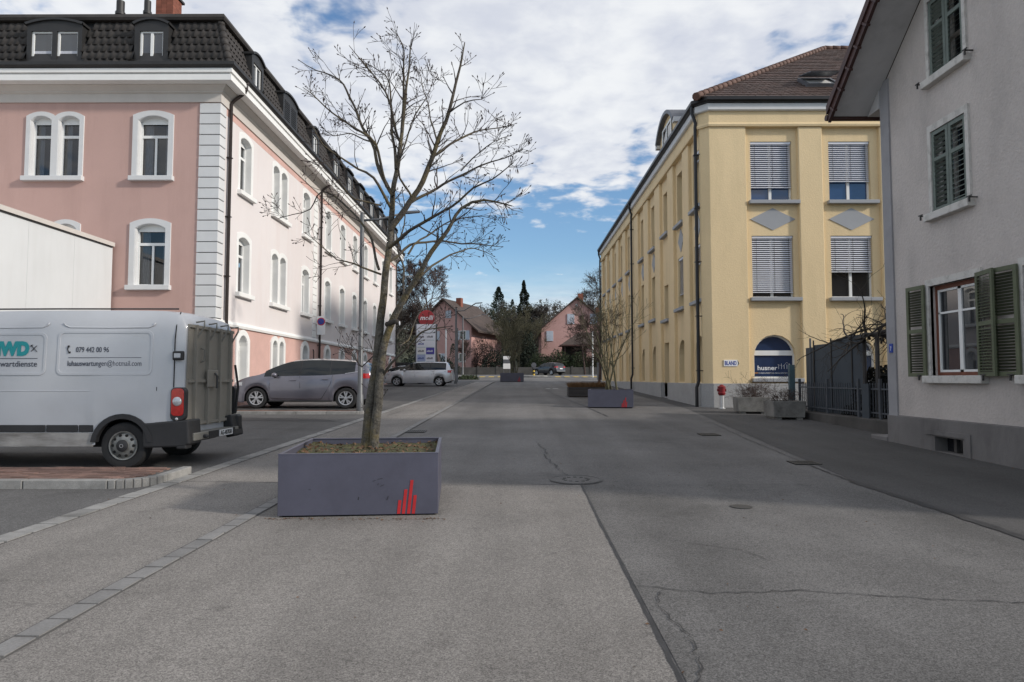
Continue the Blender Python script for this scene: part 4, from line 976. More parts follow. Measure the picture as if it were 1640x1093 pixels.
def wheel(parent, x, y, z, r_, w, side, spokes=5, steel=False, rimr=.68):
    q = MB(); fn = lambda a, b, c: (x + a, y + side * c, z + b)
    q.lathe([(r_ * .62, -w / 2), (r_ * .93, -w / 2), (r_, -w / 2 + .03), (r_, w / 2 - .035), (r_ * .95, w / 2 - .008), (r_ * .8, w / 2), (r_ * rimr, w / 2 - .015), (r_ * rimr * .97, w / 2 - .06), (r_ * .1, w / 2 - .075)], 36, fn)
    t = q.build('wheel', 'tyre', parent, auto=35)
    rm = MB(); rr = r_ * rimr
    rm.lathe([(rr, w / 2 - .02), (rr, w / 2 + .002), (rr * .92, w / 2 - .002), (rr * .88, w / 2 - .03)], 36, fn); rm.f = rm.f[:-2]
    if steel:
        rm.lathe([(rr * .9, w / 2 - .03), (rr * .8, w / 2 - .02), (rr * .62, w / 2 + .005), (rr * .42, w / 2 + .01), (rr * .4, w / 2 + .03), (rr * .15, w / 2 + .035), (.001, w / 2 + .035)], 30, fn)
        rm.build('rim', 'steel_rim', t, auto=35)
        hb_ = MB(); 
        for k in range(10):
            a = 2 * math.pi * k / 10; c_ = (rr * .72 * math.cos(a), rr * .72 * math.sin(a))
            hb_.lathe([(.022, w / 2 - .02), (.022, w / 2 + .004)], 8, lambda p, q_, s, c_=c_: fn(p + c_[0], q_ + c_[1], s))
        hb_.build('rim_hole', 'well_black', t, kind='stuff')
        hc = MB(); hc.lathe([(rr * .41, w / 2 + .0), (rr * .41, w / 2 + .032), (rr * .3, w / 2 + .045), (.001, w / 2 + .05)], 24, fn); hc.build('hub_cap', 'black_plastic', t, auto=35)
        lg = MB(); lg.ring([(rr * .13 * math.cos(i * .524), rr * .13 * math.sin(i * .524)) for i in range(12)], [(rr * .1 * math.cos(i * .524), rr * .1 * math.sin(i * .524)) for i in range(12)], lambda a, b: fn(a, b, w / 2 + .045), lambda a, b: fn(a, b, w / 2 + .053)); lg.build('hub_emblem', 'alloy', t)
    else:
        for k in range(spokes):
            for o_ in ((-.13, .13) if spokes == 5 else (0,)):
                a = 2 * math.pi * k / spokes + .3; a2 = a + o_ * 1.6
                p0 = (rr * .18 * math.cos(a), rr * .18 * math.sin(a)); p1 = (rr * .93 * math.cos(a2), rr * .93 * math.sin(a2)); nx, nz = -(p1[1] - p0[1]), p1[0] - p0[0]; l_ = math.hypot(nx, nz); nx, nz = nx / l_ * rr * .075, nz / l_ * rr * .075
                rm.prism([(p0[0] - nx, p0[1] - nz), (p0[0] + nx, p0[1] + nz), (p1[0] + nx * 1.25, p1[1] + nz * 1.25), (p1[0] - nx * 1.25, p1[1] - nz * 1.25)], lambda a_, b_: fn(a_, b_, w / 2 - .05), lambda a_, b_: fn(a_, b_, w / 2 - .008))
        rm.lathe([(rr * .24, w / 2 - .05), (rr * .24, w / 2 - .004), (.001, w / 2)], 16, fn); rm.build('rim', 'alloy', t, auto=35)
    return t
def car(name, label, loc, rz, L, Wd, top, belt, plan, sill, wheels, wr, paint, glass_x, screen, rear, group=None, roofw=.76, cat='car', side_f=None, lamps=True, ngs=4, arch_m=None, cap=True, tail=None, front=None, detail=True, screenm='car_glass', hatch_glass=True):
    root = thing(name, loc, label, cat, group, rz)
    hw0 = Wd / 2; ra = wr * 1.17
    X = set(i * L / 80 for i in range(81)) | {x for a in glass_x for x in a[:2]} | set(screen) | set(rear)
    for xw in wheels: X |= {xw + ra * math.cos(i * math.pi / 14) for i in range(15)}
    xs_ = sorted(x for x in X if 0 <= x <= L); xs2 = [xs_[0]]
    for x in xs_[1:]:
        if x - xs2[-1] > .004: xs2.append(x)
    xs_ = xs2
    sf_ = side_f or [(0, .94), (.2, .985), (.5, 1.0), (.8, .985), (1, .955)]
    NS = 7; NG = ngs; NR = 4
    rings = []
    for x in xs_:
        zl = smooth_tab(sill, x)
        for xw in wheels:
            if abs(x - xw) < ra: zl = max(zl, wr + math.sqrt(ra * ra - (x - xw) ** 2))
        zt = smooth_tab(top, x); zs = min(smooth_tab(belt, x), zt - .05); hw = hw0 * smooth_tab(plan, x); ring = []
        fl = 0.0
        for xw in wheels:
            dd = abs(x - xw)
            if dd < ra + .1: fl = max(fl, .018)
        for i in range(NS):
            t = i / (NS - 1); ring.append((hw * lerp(sf_, t) + fl * (1 - t) ** 2, zl + (zs - zl) * t))
        gh = zt - zs; ye = hw * lerp(sf_, 1); yr = ye * (1 - (1 - roofw) * min(1, gh / .55)) if gh > .06 else ye * .93; zr = zs + gh * (.88 if gh > .2 else .7)
        for i in range(1, NG + 1):
            t = i / NG; b = .018 * math.sin(math.pi * t) * min(1, gh / .5); ring.append((ye + (yr - ye) * t + b, zs + (zr - zs) * t))
        for i in range(1, NR + 1):
            t = i / NR; ring.append((yr * (1 - t), zr + (zt - zr) * math.sin(t * math.pi / 2) ** .7))
        rings.append(ring)
    K = len(rings[0]); parts = {}
    def F(key, pts): parts.setdefault(key, MB()).face(pts)
    cx_ = L / 2
    for i in range(len(xs_) - 1):
        xm = (xs_[i] + xs_[i + 1]) / 2
        for k in range(K - 1):
            key = 'body'
            if NS - 1 <= k < NS + NG - 1:
                if glass_x[0][0] < xm < glass_x[-1][1]: key = 'pillar%d' % sum(xm > b for a, b in glass_x)
                for gi, (a, b) in enumerate(glass_x):
                    if a <= xm <= b and NS - 1 <= k < NS + NG - 1 - (1 if NG > 4 else 0): key = 'w%d' % gi
            if k >= NS + NG - 1:
                if screen[0] < xm < screen[1]: key = 'screen'
                elif hatch_glass and rear[0] < xm < rear[1]: key = 'rear'
            for s in (-1, 1):
                kk = key + ('L' if s < 0 and key[0] in 'wp' else '')
                a0, a1 = rings[i][k], rings[i][k + 1]; b0, b1 = rings[i + 1][k], rings[i + 1][k + 1]
                F(kk, [(xs_[i] - cx_, s * a0[0], a0[1]), (xs_[i] - cx_, s * a1[0], a1[1]), (xs_[i + 1] - cx_, s * b1[0], b1[1]), (xs_[i + 1] - cx_, s * b0[0], b0[1])])
    for e in (0, -1):
        r_ = rings[e]; x = xs_[e] - cx_
        F('body', [(x, y, z) for y, z in r_] + [(x, -y, z) for y, z in reversed(r_[:-1])])
    body = parts['body'].build('body', paint, root, auto=40)
    for key, mb_ in parts.items():
        if key == 'body': continue
        nm = {'screen': 'windscreen', 'rear': 'rear_window'}.get(key, 'window_pillar' if key[0] == 'p' else 'side_window')
        mb_.build(nm, 'black_plastic' if key[0] == 'p' else 'car_glass', root, smooth=True)
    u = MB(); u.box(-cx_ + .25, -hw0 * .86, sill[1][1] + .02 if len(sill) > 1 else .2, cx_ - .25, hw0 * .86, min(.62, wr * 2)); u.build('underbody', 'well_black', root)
    for xw in wheels:
        for s in (-1, 1): wheel(root, xw - cx_, s * (hw0 - .135), wr, wr, .21, s)
    return root, rings, xs_
def tailight(root, pts, m='lamp_red', name='tail_light'):
    mb = MB(); mb.face(pts); return mb.build(name, m, root)
def strip(root, name, m, pts, r_=.008): return MB().tube(pts, r_, 5).build(name, m, root)
def add_car_details(root, L, Wd, rings, xs_, seams, handles, lampF, lampR, mirror, paint, beltz, platez=.75, txt=None):
    cx_ = L / 2
    def yat(x, z):
        i = min(range(len(xs_)), key=lambda j: abs(xs_[j] - x)); r_ = rings[i]
        best = min(r_[:12], key=lambda p: abs(p[1] - z)); return best[0]
    for s in (-1, 1):
        for pts in seams:
            strip(root, 'door_seam', 'well_black', [(x - cx_, s * (yat(x, z) + .001), z) for x, z in pts], .006)
        for x, z in handles:
            y = yat(x, z); mb = MB(); mb.box(x - cx_ - .1, s * (y - .01), z - .018, x - cx_ + .1, s * (y + .03), z + .018); mb.build('door_handle', paint, root, bev=.012)
        mx, mz = mirror; y = yat(mx, mz); mb = MB()
        mb.lathe([(.001, -.12), (.07, -.1), (.095, -.02), (.09, .06), (.05, .1)], 12, lambda a, b, c: (mx - cx_ + .9 * a, s * (y + .13) + s * c, mz + .03 + b * .8)); mr_ = mb.build('mirror', paint, root, smooth=True)
        mb = MB(); mb.bar((mx - cx_ - .03, s * (y - .02), mz - .05), (mx - cx_, s * (y + .08), mz - .02), .06, .05); mb.build('mirror_arm', 'black_plastic', mr_)
        for (x0, x1, z0, z1, m, nm) in lampF + lampR:
            q = MB(); n = 5
            for i in range(n):
                xa, xb = x0 + (x1 - x0) * i / n, x0 + (x1 - x0) * (i + 1) / n
                ia = min(range(len(xs_)), key=lambda j: abs(xs_[j] - xa)); ib = min(range(len(xs_)), key=lambda j: abs(xs_[j] - xb))
                for z_a, z_b in ((z0, (z0 + z1) / 2), ((z0 + z1) / 2, z1)):
                    q.face([(xa - cx_, s * (yat(xa, z_a) + .012), z_a), (xb - cx_, s * (yat(xb, z_a) + .012), z_a), (xb - cx_, s * (yat(xb, z_b) + .012), z_b), (xa - cx_, s * (yat(xa, z_b) + .012), z_b)])
            q.build(nm, m, root, smooth=True)
# grey-mauve people carrier
L = 4.62
top = [(0, .62), (.06, .78), (.25, .93), (.6, 1.06), (.95, 1.14), (1.35, 1.36), (1.75, 1.54), (2.1, 1.62), (2.7, 1.655), (3.4, 1.63), (3.9, 1.58), (4.25, 1.5), (4.42, 1.3), (4.54, 1.0), (4.6, .8), (4.62, .55)]
belt = [(0, .7), (.5, .92), (1.0, 1.02), (2, 1.06), (3, 1.08), (3.8, 1.14), (4.3, 1.2), (4.62, 1.2)]
plan = [(0, .62), (.08, .8), (.3, .93), (.7, .985), (1.5, 1), (3.4, 1), (4.1, .97), (4.45, .9), (4.58, .8), (4.62, .7)]
sill = [(0, .3), (.3, .2), (.9, .22), (2.5, .23), (3.8, .23), (4.3, .3), (4.62, .42)]
BH = .10
c1, rg, xx = car('people_carrier', 'mauve grey people carrier parked beside the pink facade', (-7.0, 23.25, g(23.2) + BH), R(-2), L, 1.83, top, belt, plan, sill, (.88, 3.72), .335, 'paint_mauve', [(1.12, 2.22), (2.3, 3.2), (3.24, 4.0)], (1.0, 1.95), (4.28, 4.5), 'cars parked by the pink building')
add_car_details(c1, L, 1.83, rg, xx, [[(1.32, 1.0), (1.3, .7), (1.36, .35)], [(2.26, 1.05), (2.28, .7), (2.24, .28)], [(3.3, 1.08), (3.24, .8), (3.1, .55), (2.95, .3)], [(1.36, .33), (2.2, .30), (2.95, .31)]], [(2.05, .92), (3.08, .95)],
    [(.1, .42, .74, .86, 'lamp_clear', 'headlight')], [(4.2, 4.5, .98, 1.14, 'lamp_red', 'tail_light')], (1.5, 1.06), 'paint_mauve', 1.0)
for s in (-1, 1): strip(c1, 'window_trim', 'alloy', [(4.3 - L / 2, s * .82, 1.28), (4.1 - L / 2, s * .84, 1.2), (3.7 - L / 2, s * .885, 1.135)], .012)
mb = MB(); mb.box(2.05, -.3, .62, 2.33, .3, .66); mb.build('bumper_trim', 'black_plastic', c1)
for s in (-1, 1): strip(c1, 'sill_trim', 'black_plastic', [(1.3 - L / 2, s * .885, .24), (2.2 - L / 2, s * .89, .235), (3.3 - L / 2, s * .885, .24)], .03)
c1.scale = (1.045, 1, 1)
# silver people carrier further up
L2 = 4.85
top2 = [(0, .6), (.06, .76), (.3, .92), (.7, 1.04), (1.05, 1.12), (1.5, 1.4), (1.9, 1.58), (2.4, 1.68), (3.2, 1.70), (4.0, 1.68), (4.45, 1.63), (4.62, 1.45), (4.75, 1.1), (4.82, .85), (4.85, .5)]
belt2 = [(0, .7), (.5, .92), (1.0, 1.04), (2, 1.08), (3, 1.1), (4.2, 1.12), (4.85, 1.14)]
sill2 = [(0, .3), (.3, .2), (.9, .2), (2.5, .22), (4.0, .22), (4.5, .3), (4.85, .4)]
plan2 = [(0, .62), (.08, .8), (.3, .93), (.7, .985), (1.5, 1), (3.6, 1), (4.4, .97), (4.7, .92), (4.82, .84), (4.85, .75)]
S2 = (1.0, 3.92)
def silver(name, label, loc, rz=0):
    c2, rg2, xx2 = car(name, label, loc, rz, L2, 1.9, top2, belt2, plan2, sill2, S2, .33, 'paint_silver', [(1.2, 2.2), (2.26, 3.3), (3.36, 4.4)], (1.1, 2.1), (4.5, 4.72), 'cars parked by the pink building')
    add_car_details(c2, L2, 1.9, rg2, xx2, [[(1.4, 1.0), (1.38, .6), (1.45, .35)], [(2.24, 1.06), (2.26, .7), (2.22, .28)], [(3.36, 1.08), (3.4, .8), (3.2, .4)], [(3.4, 1.0), (4.4, 1.02)]], [(2.05, .96), (2.42, .96)],
        [(.1, .5, .74, .88, 'lamp_clear', 'headlight')], [(4.5, 4.8, .92, 1.1, 'lamp_red', 'tail_light')], (1.55, 1.08), 'paint_silver', 1.0)
    return c2
silver('people_carrier', 'silver people carrier parked side on in front of the sign pylon', (-6.75, 47.85, g(47.5)), R(-1))
silver('people_carrier', 'pale car half hidden behind the silver people carrier', (-8.75, 52.6, g(52.5)), R(3)).scale = (.95, .95, .83)
# dark SUV driving away
L3 = 4.5
top3 = [(0, .7), (.06, .88), (.3, 1.0), (.8, 1.07), (1.2, 1.12), (1.6, 1.4), (2.0, 1.6), (2.6, 1.68), (3.4, 1.66), (3.95, 1.6), (4.2, 1.45), (4.4, 1.1), (4.46, .9), (4.5, .6)]
belt3 = [(0, .78), (.8, 1.0), (2, 1.08), (3.4, 1.12), (4.5, 1.14)]
plan3 = [(0, .66), (.08, .84), (.3, .94), (.7, .99), (1.5, 1), (3.6, 1), (4.2, .97), (4.42, .93), (4.5, .86)]
sill3 = [(0, .36), (.3, .28), (.9, .27), (2.5, .27), (4.0, .28), (4.3, .34), (4.5, .44)]
c3, rg3, xx3 = car('sport_utility_car', 'dark grey car driving off along the far cross road', (4.3, 89.5, g(89.5)), R(-47), L3, 1.88, top3, belt3, plan3, sill3, (.9, 3.6), .36, 'paint_dark', [(1.35, 2.3), (2.36, 3.2), (3.25, 3.95)], (1.25, 2.1), (4.0, 4.32))
add_car_details(c3, L3, 1.88, rg3, xx3, [[(2.33, 1.08), (2.33, .4)]], [(2.15, .98)], [(.1, .5, .86, .98, 'lamp_clear', 'headlight')], [(4.12, 4.46, .98, 1.14, 'lamp_red', 'tail_light')], (1.6, 1.1), 'paint_dark', 1.0)
for s in (-1, 1): tailight(c3, [(2.2, s * .82, .96), (2.2, s * .5, .98), (2.17, s * .5, 1.12), (2.16, s * .82, 1.14)])
mb = MB(); mb.box(2.25, -.26, .78, 2.275, .26, .9); mb.build('number_plate', 'plate_white', c3)
mb = MB(); mb.box(2.1, -.78, .44, 2.29, .78, .6); mb.build('rear_bumper', 'galvanised', c3, bev=.03)

# ---------------------------------------------------------------- white van, seen from its left rear
VL, VW = 5.4, 1.93; VX = -5.05; VY = 10.3           # rear end, near side
vtop = [(0, .9), (.1, 1.15), (.4, 1.32), (.8, 1.42), (1.0, 1.55), (1.5, 2.1), (1.85, 2.36), (2.3, 2.42), (3.5, 2.44), (4.8, 2.44), (5.15, 2.42), (5.3, 2.37), (5.38, 2.3), (5.4, 2.2)]
vbelt = [(0, .9), (.9, 1.2), (1.4, 1.3), (2, 1.9), (2.3, 2.1), (5.4, 2.12)]
vplan = [(0, .7), (.1, .86), (.5, .96), (1, .99), (1.8, 1), (5.1, 1), (5.28, .985), (5.37, .95), (5.4, .9)]
vsill = [(0, .34), (.3, .3), (1, .32), (3.5, .34), (5.0, .42), (5.4, .5)]
van, vr, vx = car('delivery_van', 'white delivery van with teal lettering and a steel rack on its rear doors', (VX - VL / 2, VY + VW / 2, g(VY + .3)), 0, VL, VW, vtop, vbelt, vplan, vsill, (1.0, 4.53), .35, 'paint_white', [(1.5, 2.3)], (1.02, 1.82), (9, 9.1), cat='van', roofw=.84, side_f=[(0, .975), (.3, 1), (.6, .998), (.85, .985), (1, .97)], hatch_glass=False)
for ch in list(van.children):
    if ch.name.startswith('wheel'):
        for g2 in list(ch.children): bpy.data.objects.remove(g2)
        bpy.data.objects.remove(ch)
for xw in (1.0, 4.53):
    for s in (-1, 1): wheel(van, xw - VL / 2, s * (VW / 2 - .14), .35, .35, .225, s, steel=True, rimr=.62)
VB = VL / 2; SYD = -VW / 2      # local: rear at +VB, near side at -y
def vs(x): return x - VX + VB    # world x to van local x
def vz(z): return z - van.location.z
def side_y(z): return SYD * (1.0 if z < 1.6 else 1.0 - (z - 1.6) * .03)
# pressed panels in the side: rounded rectangular ridges
def rrect(x0, x1, z0, z1, r_, n=5):
    pts = []
    for cx2, cz2, a0 in ((x1 - r_, z1 - r_, 0), (x0 + r_, z1 - r_, 90), (x0 + r_, z0 + r_, 180), (x1 - r_, z0 + r_, 270)):
        for i in range(n + 1):
            a = R(a0 + 90 * i / n); pts.append((cx2 + r_ * math.cos(a), cz2 + r_ * math.sin(a)))
    return pts
def yy_(z): return SYD * lerp([(0, .975), (.3, 1), (.6, .998), (.85, .985), (1, .97)], max(0, min(1, (z - .34) / (2.12 - .34))))
def pressing(x0, x1, z0, z1, name='side_pressing'):
    x0, x1, z0, z1 = vs(x0), vs(x1), vz(z0), vz(z1); q = MB()
    o_ = rrect(x0, x1, z0, z1, .09); i_ = rrect(x0 + .035, x1 - .035, z0 + .035, z1 - .035, .07)
    def yy(z): return SYD * lerp([(0, .975), (.3, 1), (.6, .998), (.85, .985), (1, .97)], max(0, min(1, (z - .34) / (2.12 - .34))))
    q.ring(o_, i_, lambda x, z: (x, yy(z) + .01, z), lambda x, z: (x, yy(z) - .012, z))
    n0 = len(q.v)
    # bevel the inner edge inwards by pulling ring faces: flat infill slightly behind the rim
    q.face([(x, yy(z) - .004, z) for x, z in i_])
    return q.build(name, 'paint_white', van, auto=30)
pressing(-6.95, -5.5, 1.655, 2.33); pressing(-8.55, -7.12, 1.655, 2.30); pressing(-10.0, -8.7, 1.655, 2.30)
for a_, b_ in ((-6.88, -5.48), (-8.5, -7.1)):
    q = MB(); q.tube([(vs(x_), yy_(vz(z_)) - .001, vz(z_)) for x_, z_ in ((a_, 2.45), (a_ + .03, 2.41), (a_ + .1, 2.38), ((a_ + b_) / 2, 2.375), (b_ - .1, 2.38), (b_ - .03, 2.41), (b_, 2.45))], .011, 6); q.build('side_pressing', 'paint_white', van, smooth=True)
def vbox(name, m, x0, x1, z0, z1, out, inn=.03, bev=.008, y=None):
    q = MB(); q.box(vs(x0), SYD - out, vz(z0), vs(x1), SYD + inn, vz(z1)); return q.build(name, m, van, bev=bev)
for a, b in ((-9.0, -7.09), (-7.07, -6.6), (-6.58, -6.36)): vbox('side_moulding', 'black_plastic', a, b, .80, .905, .012)
vbox('side_crease', 'paint_white', -9.0, -5.42, 1.41, 1.425, .006, bev=.004)
vbox('lower_panel', 'van_mud', -9.0, -6.37, .58, .79, .004, bev=.003)
vbox('fuel_flap_edge', 'black_plastic', -5.43, -5.415, 1.41, 1.48, .006)
q = MB(); fl_o = [(math.cos(R(a)) * .47, math.sin(R(a)) * .47) for a in range(6, 175, 12)]; fl_i = [(math.cos(R(a)) * .395, math.sin(R(a)) * .395) for a in range(6, 175, 12)]
q.prism(fl_o + list(reversed(fl_i)), lambda x, z: (x + 4.53 - VB, SYD - .03, z * 1.0 + .36), lambda x, z: (x + 4.53 - VB, SYD + .06, z + .36)); q.build('wheel_arch_trim', 'black_plastic', van)
q = MB(); q.prism([(-5.62, .93), (-4.93, .985), (-4.90, .62), (-5.0, .58), (-5.6, .56)], lambda x, z: (vs(x), SYD - .02, vz(z)), lambda x, z: (vs(x), SYD + .4, vz(z))); q.build('rear_bumper', 'black_plastic', van, bev=.025)
q = MB(); q.prism([(-5.15, .93), (-4.93, .985), (-4.86, .62), (-5.0, .58)], lambda x, z: (vs(x), -SYD - .4, vz(z)), lambda x, z: (vs(x), -SYD + .02, vz(z))); q.build('rear_bumper', 'black_plastic', van, bev=.025)
# tail lights
for s in (1, -1):
    yy = SYD * s
    q = MB(); o_ = rrect(vs(-5.205), vs(-4.985), vz(.97), vz(1.47), .07); q.prism(o_, lambda x, z: (x, yy - s * .015, z), lambda x, z: (x, yy + s * .1, z)); tl = q.build('tail_light', 'black_plastic', van, bev=.01)
    q = MB(); o_ = rrect(vs(-5.19), vs(-5.0), vz(1.04), vz(1.455), .06); q.prism(o_, lambda x, z: (x, yy - s * .024, z), lambda x, z: (x, yy, z)); q.build('red_lens', 'lamp_red', tl, bev=.008)
    q = MB(); q.lathe([(.07, 0), (.068, .01), (.05, .018), (.001, .02)], 18, lambda a, b, c: (vs(-5.095) + a, yy - s * (.024 + c), vz(1.26) + b)); q.build('clear_lens', 'lamp_clear', tl, smooth=True)
    q = MB(); q.lathe([(.025, 0), (.02, .012), (.001, .013)], 10, lambda a, b, c: (vs(-5.1) + a, yy - s * (.015 + c), vz(.995) + b)); q.build('small_lens', 'lamp_clear', tl, smooth=True)
q = MB(); q.lathe([(.022, 0), (.022, .008)], 12, lambda a, b, c: (VB + c - .0, SYD + .12 + a, vz(1.07) + b)); q.build('reflector', 'lamp_red', van)
# rear door seam and hinges
q = MB(); q.tube([(vs(-5.17), SYD * .992, vz(1.47)), (vs(-5.17), SYD * .985, vz(2.2)), (vs(-5.17), SYD * .95, vz(2.4)), (vs(-5.17), SYD * .82, vz(2.63))], .008, 5); q.build('door_seam', 'well_black', van)
for z in (1.95,):
    h = vbox('door_hinge', 'black_plastic', -5.19, -5.02, z - .07, z + .07, .03, bev=.02); q = MB(); q.box(vs(-5.16), SYD - .036, vz(z - .035), vs(-5.06), SYD - .02, vz(z + .035)); q.build('hinge_cover', 'paint_white', h, bev=.008)
q = MB(); q.tube([(vs(-9.6), SYD * .83, vz(2.668)), (vs(-7), SYD * .83, vz(2.678)), (vs(-5.2), SYD * .83, vz(2.676))], .012, 6); q.build('roof_seal', 'black_plastic', van)
# rear rack over the doors
rx = VB + .02
q = MB(); q.prism([(-.80, 2.20), (.80, 2.20), (.86, .62), (-.86, .62)], lambda y, z: (rx - .03, y, z), lambda y, z: (rx, y, z)); rk = q.build('rear_panel', 'rack_grey', van)
for k, y in enumerate((-.62, -.18, .26, .68)):
    q = MB(); q.box(rx, y - .03, .62, rx + .05, y + .03, 2.2); q.build('rack_rib', 'rack_grey', rk)
    q = MB(); q.tube([(rx + .04, y, 1.98), (rx + .15, y, 2.18), (rx + .15, y, 2.26), (rx + .02, y, 2.24)], .014, 6); q.build('rack_hook', 'rack_steel', rk)
for z in (2.17, 1.32, .66): q = MB(); q.box(rx, -.8, z - .02, rx + .035, .8, z + .025); q.build('rack_bar', 'rack_grey', rk)
q = MB(); q.box(rx + .05, -.28, 1.22, rx + .075, .1, 1.5); q.build('lock_plate', 'rack_grey', rk, bev=.01)
q = MB(); q.tube([(rx + .08, -.05, 1.45), (rx + .12, -.05, 1.4), (rx + .12, -.05, 1.2)], .018, 6); q.build('lock_lever', 'iron', rk)
q = MB(); q.tube([(rx, -.4, 1.62), (rx + .06, -.4, 1.64), (rx + .06, -.4, 1.82), (rx, -.4, 1.84)], .012, 6); q.build('grab_handle', 'rack_steel', rk)
q = MB(); q.tube([(rx + .05, .88, .75), (rx + .1, .86, 1.2), (rx + .06, .8, 1.6)], .02, 6); q.build('rope', 'dark_sheet', rk)
q = MB(); q.box(VB - .05, -.86, .41, VB + .17, .86, .53); q.build('rear_step', 'rack_steel', van, bev=.015)
q = MB(); q.box(VB - .05, -.98, .3, VB + .1, -.78, .5); q.build('tow_foot', 'black_plastic', van, bev=.02)
q = MB(); q.box(VB - .02, .76, .4, VB + .17, .955, .72); q.build('corner_buffer', 'black_plastic', van, bev=.03)
q = MB(); q.box(VB + .171, -.38, .41, VB + .18, .62, .525); q.build('plate_holder', 'black_plastic', van)
q = MB(); q.box(VB + .18, -.02, .415, VB + .188, .5, .52); pln = q.build('number_plate', 'plate_white', van)
text_obj('plate_text', 'AG-487838', .1, 'print_black', pln, (VB + .189, .02, .432), (0, 1, 0), (0, 0, 1), .001, width=.44, bold=.003)
q = MB(); q.lathe([(.03, 0), (.03, .05), (.015, .07)], 10, lambda a, b, c: (VB + .17 + c, -.55 + a, .46 + b)); q.build('tow_socket', 'black_plastic', van)
# lettering on the side
mat('print_grey', s2l((58, 60, 72)), 0.5, 0.0)
fy = yy_(vz(2.04)) - .006
def vtext(txt, size, m, x, z, width=None, al='LEFT', bold=0.0, shear=0.0):
    o = text_obj('lettering', txt, size, m, van, (vs(x), 0, vz(z)), (1, 0, 0), (0, 0, 1), .0015, shear=shear, width=width, align=al, bold=bold)
    for v in o.data.vertices: v.co.y += yy_(v.co.z) - .0075
    return o
def rule(a_, b_, z_):
    q = MB(); y_ = yy_(vz(z_)); q.box(vs(a_), y_ - .009, vz(z_), vs(b_), y_ - .003, vz(z_ + .007)); q.build('rule_line', 'print_grey', van)
vtext('079 442 00 96', .115, 'print_grey', -6.67, 2.003, .50)
vtext('luhauswartungen@hotmail.com', .115, 'print_grey', -6.79, 1.795, 1.12)
rule(-6.78, -5.67, 1.917)
rule(-8.3, -7.25, 1.905)
vtext('HWD', .27, 'teal', -7.99, 1.965, .61, bold=.02)
vtext('Hauswartdienste', .125, 'print_grey', -8.05, 1.785, .79)
q = MB(); zc = vz(2.045); xc = vs(-6.77)
q.tube([(xc - .02, fy, zc + .045), (xc - .028, fy, zc), (xc - .01, fy, zc - .045)], .008, 6); q.tube([(xc - .022, fy, zc + .048), (xc, fy, zc + .045)], .015, 6); q.tube([(xc - .008, fy, zc - .05), (xc + .018, fy, zc - .042)], .015, 6); q.build('phone_symbol', 'print_black', van)
q = MB(); xc = vs(-7.31); zc = vz(2.06); q.bar((xc - .05, fy, zc + .05), (xc + .05, fy, zc - .05), .014, .004); q.bar((xc - .04, fy - .003, zc - .045), (xc + .04, fy - .003, zc + .04), .012, .004); q.bar((xc - .05, fy, zc + .03), (xc - .02, fy, zc + .055), .03, .004); q.build('tool_symbol', 'print_black', van)
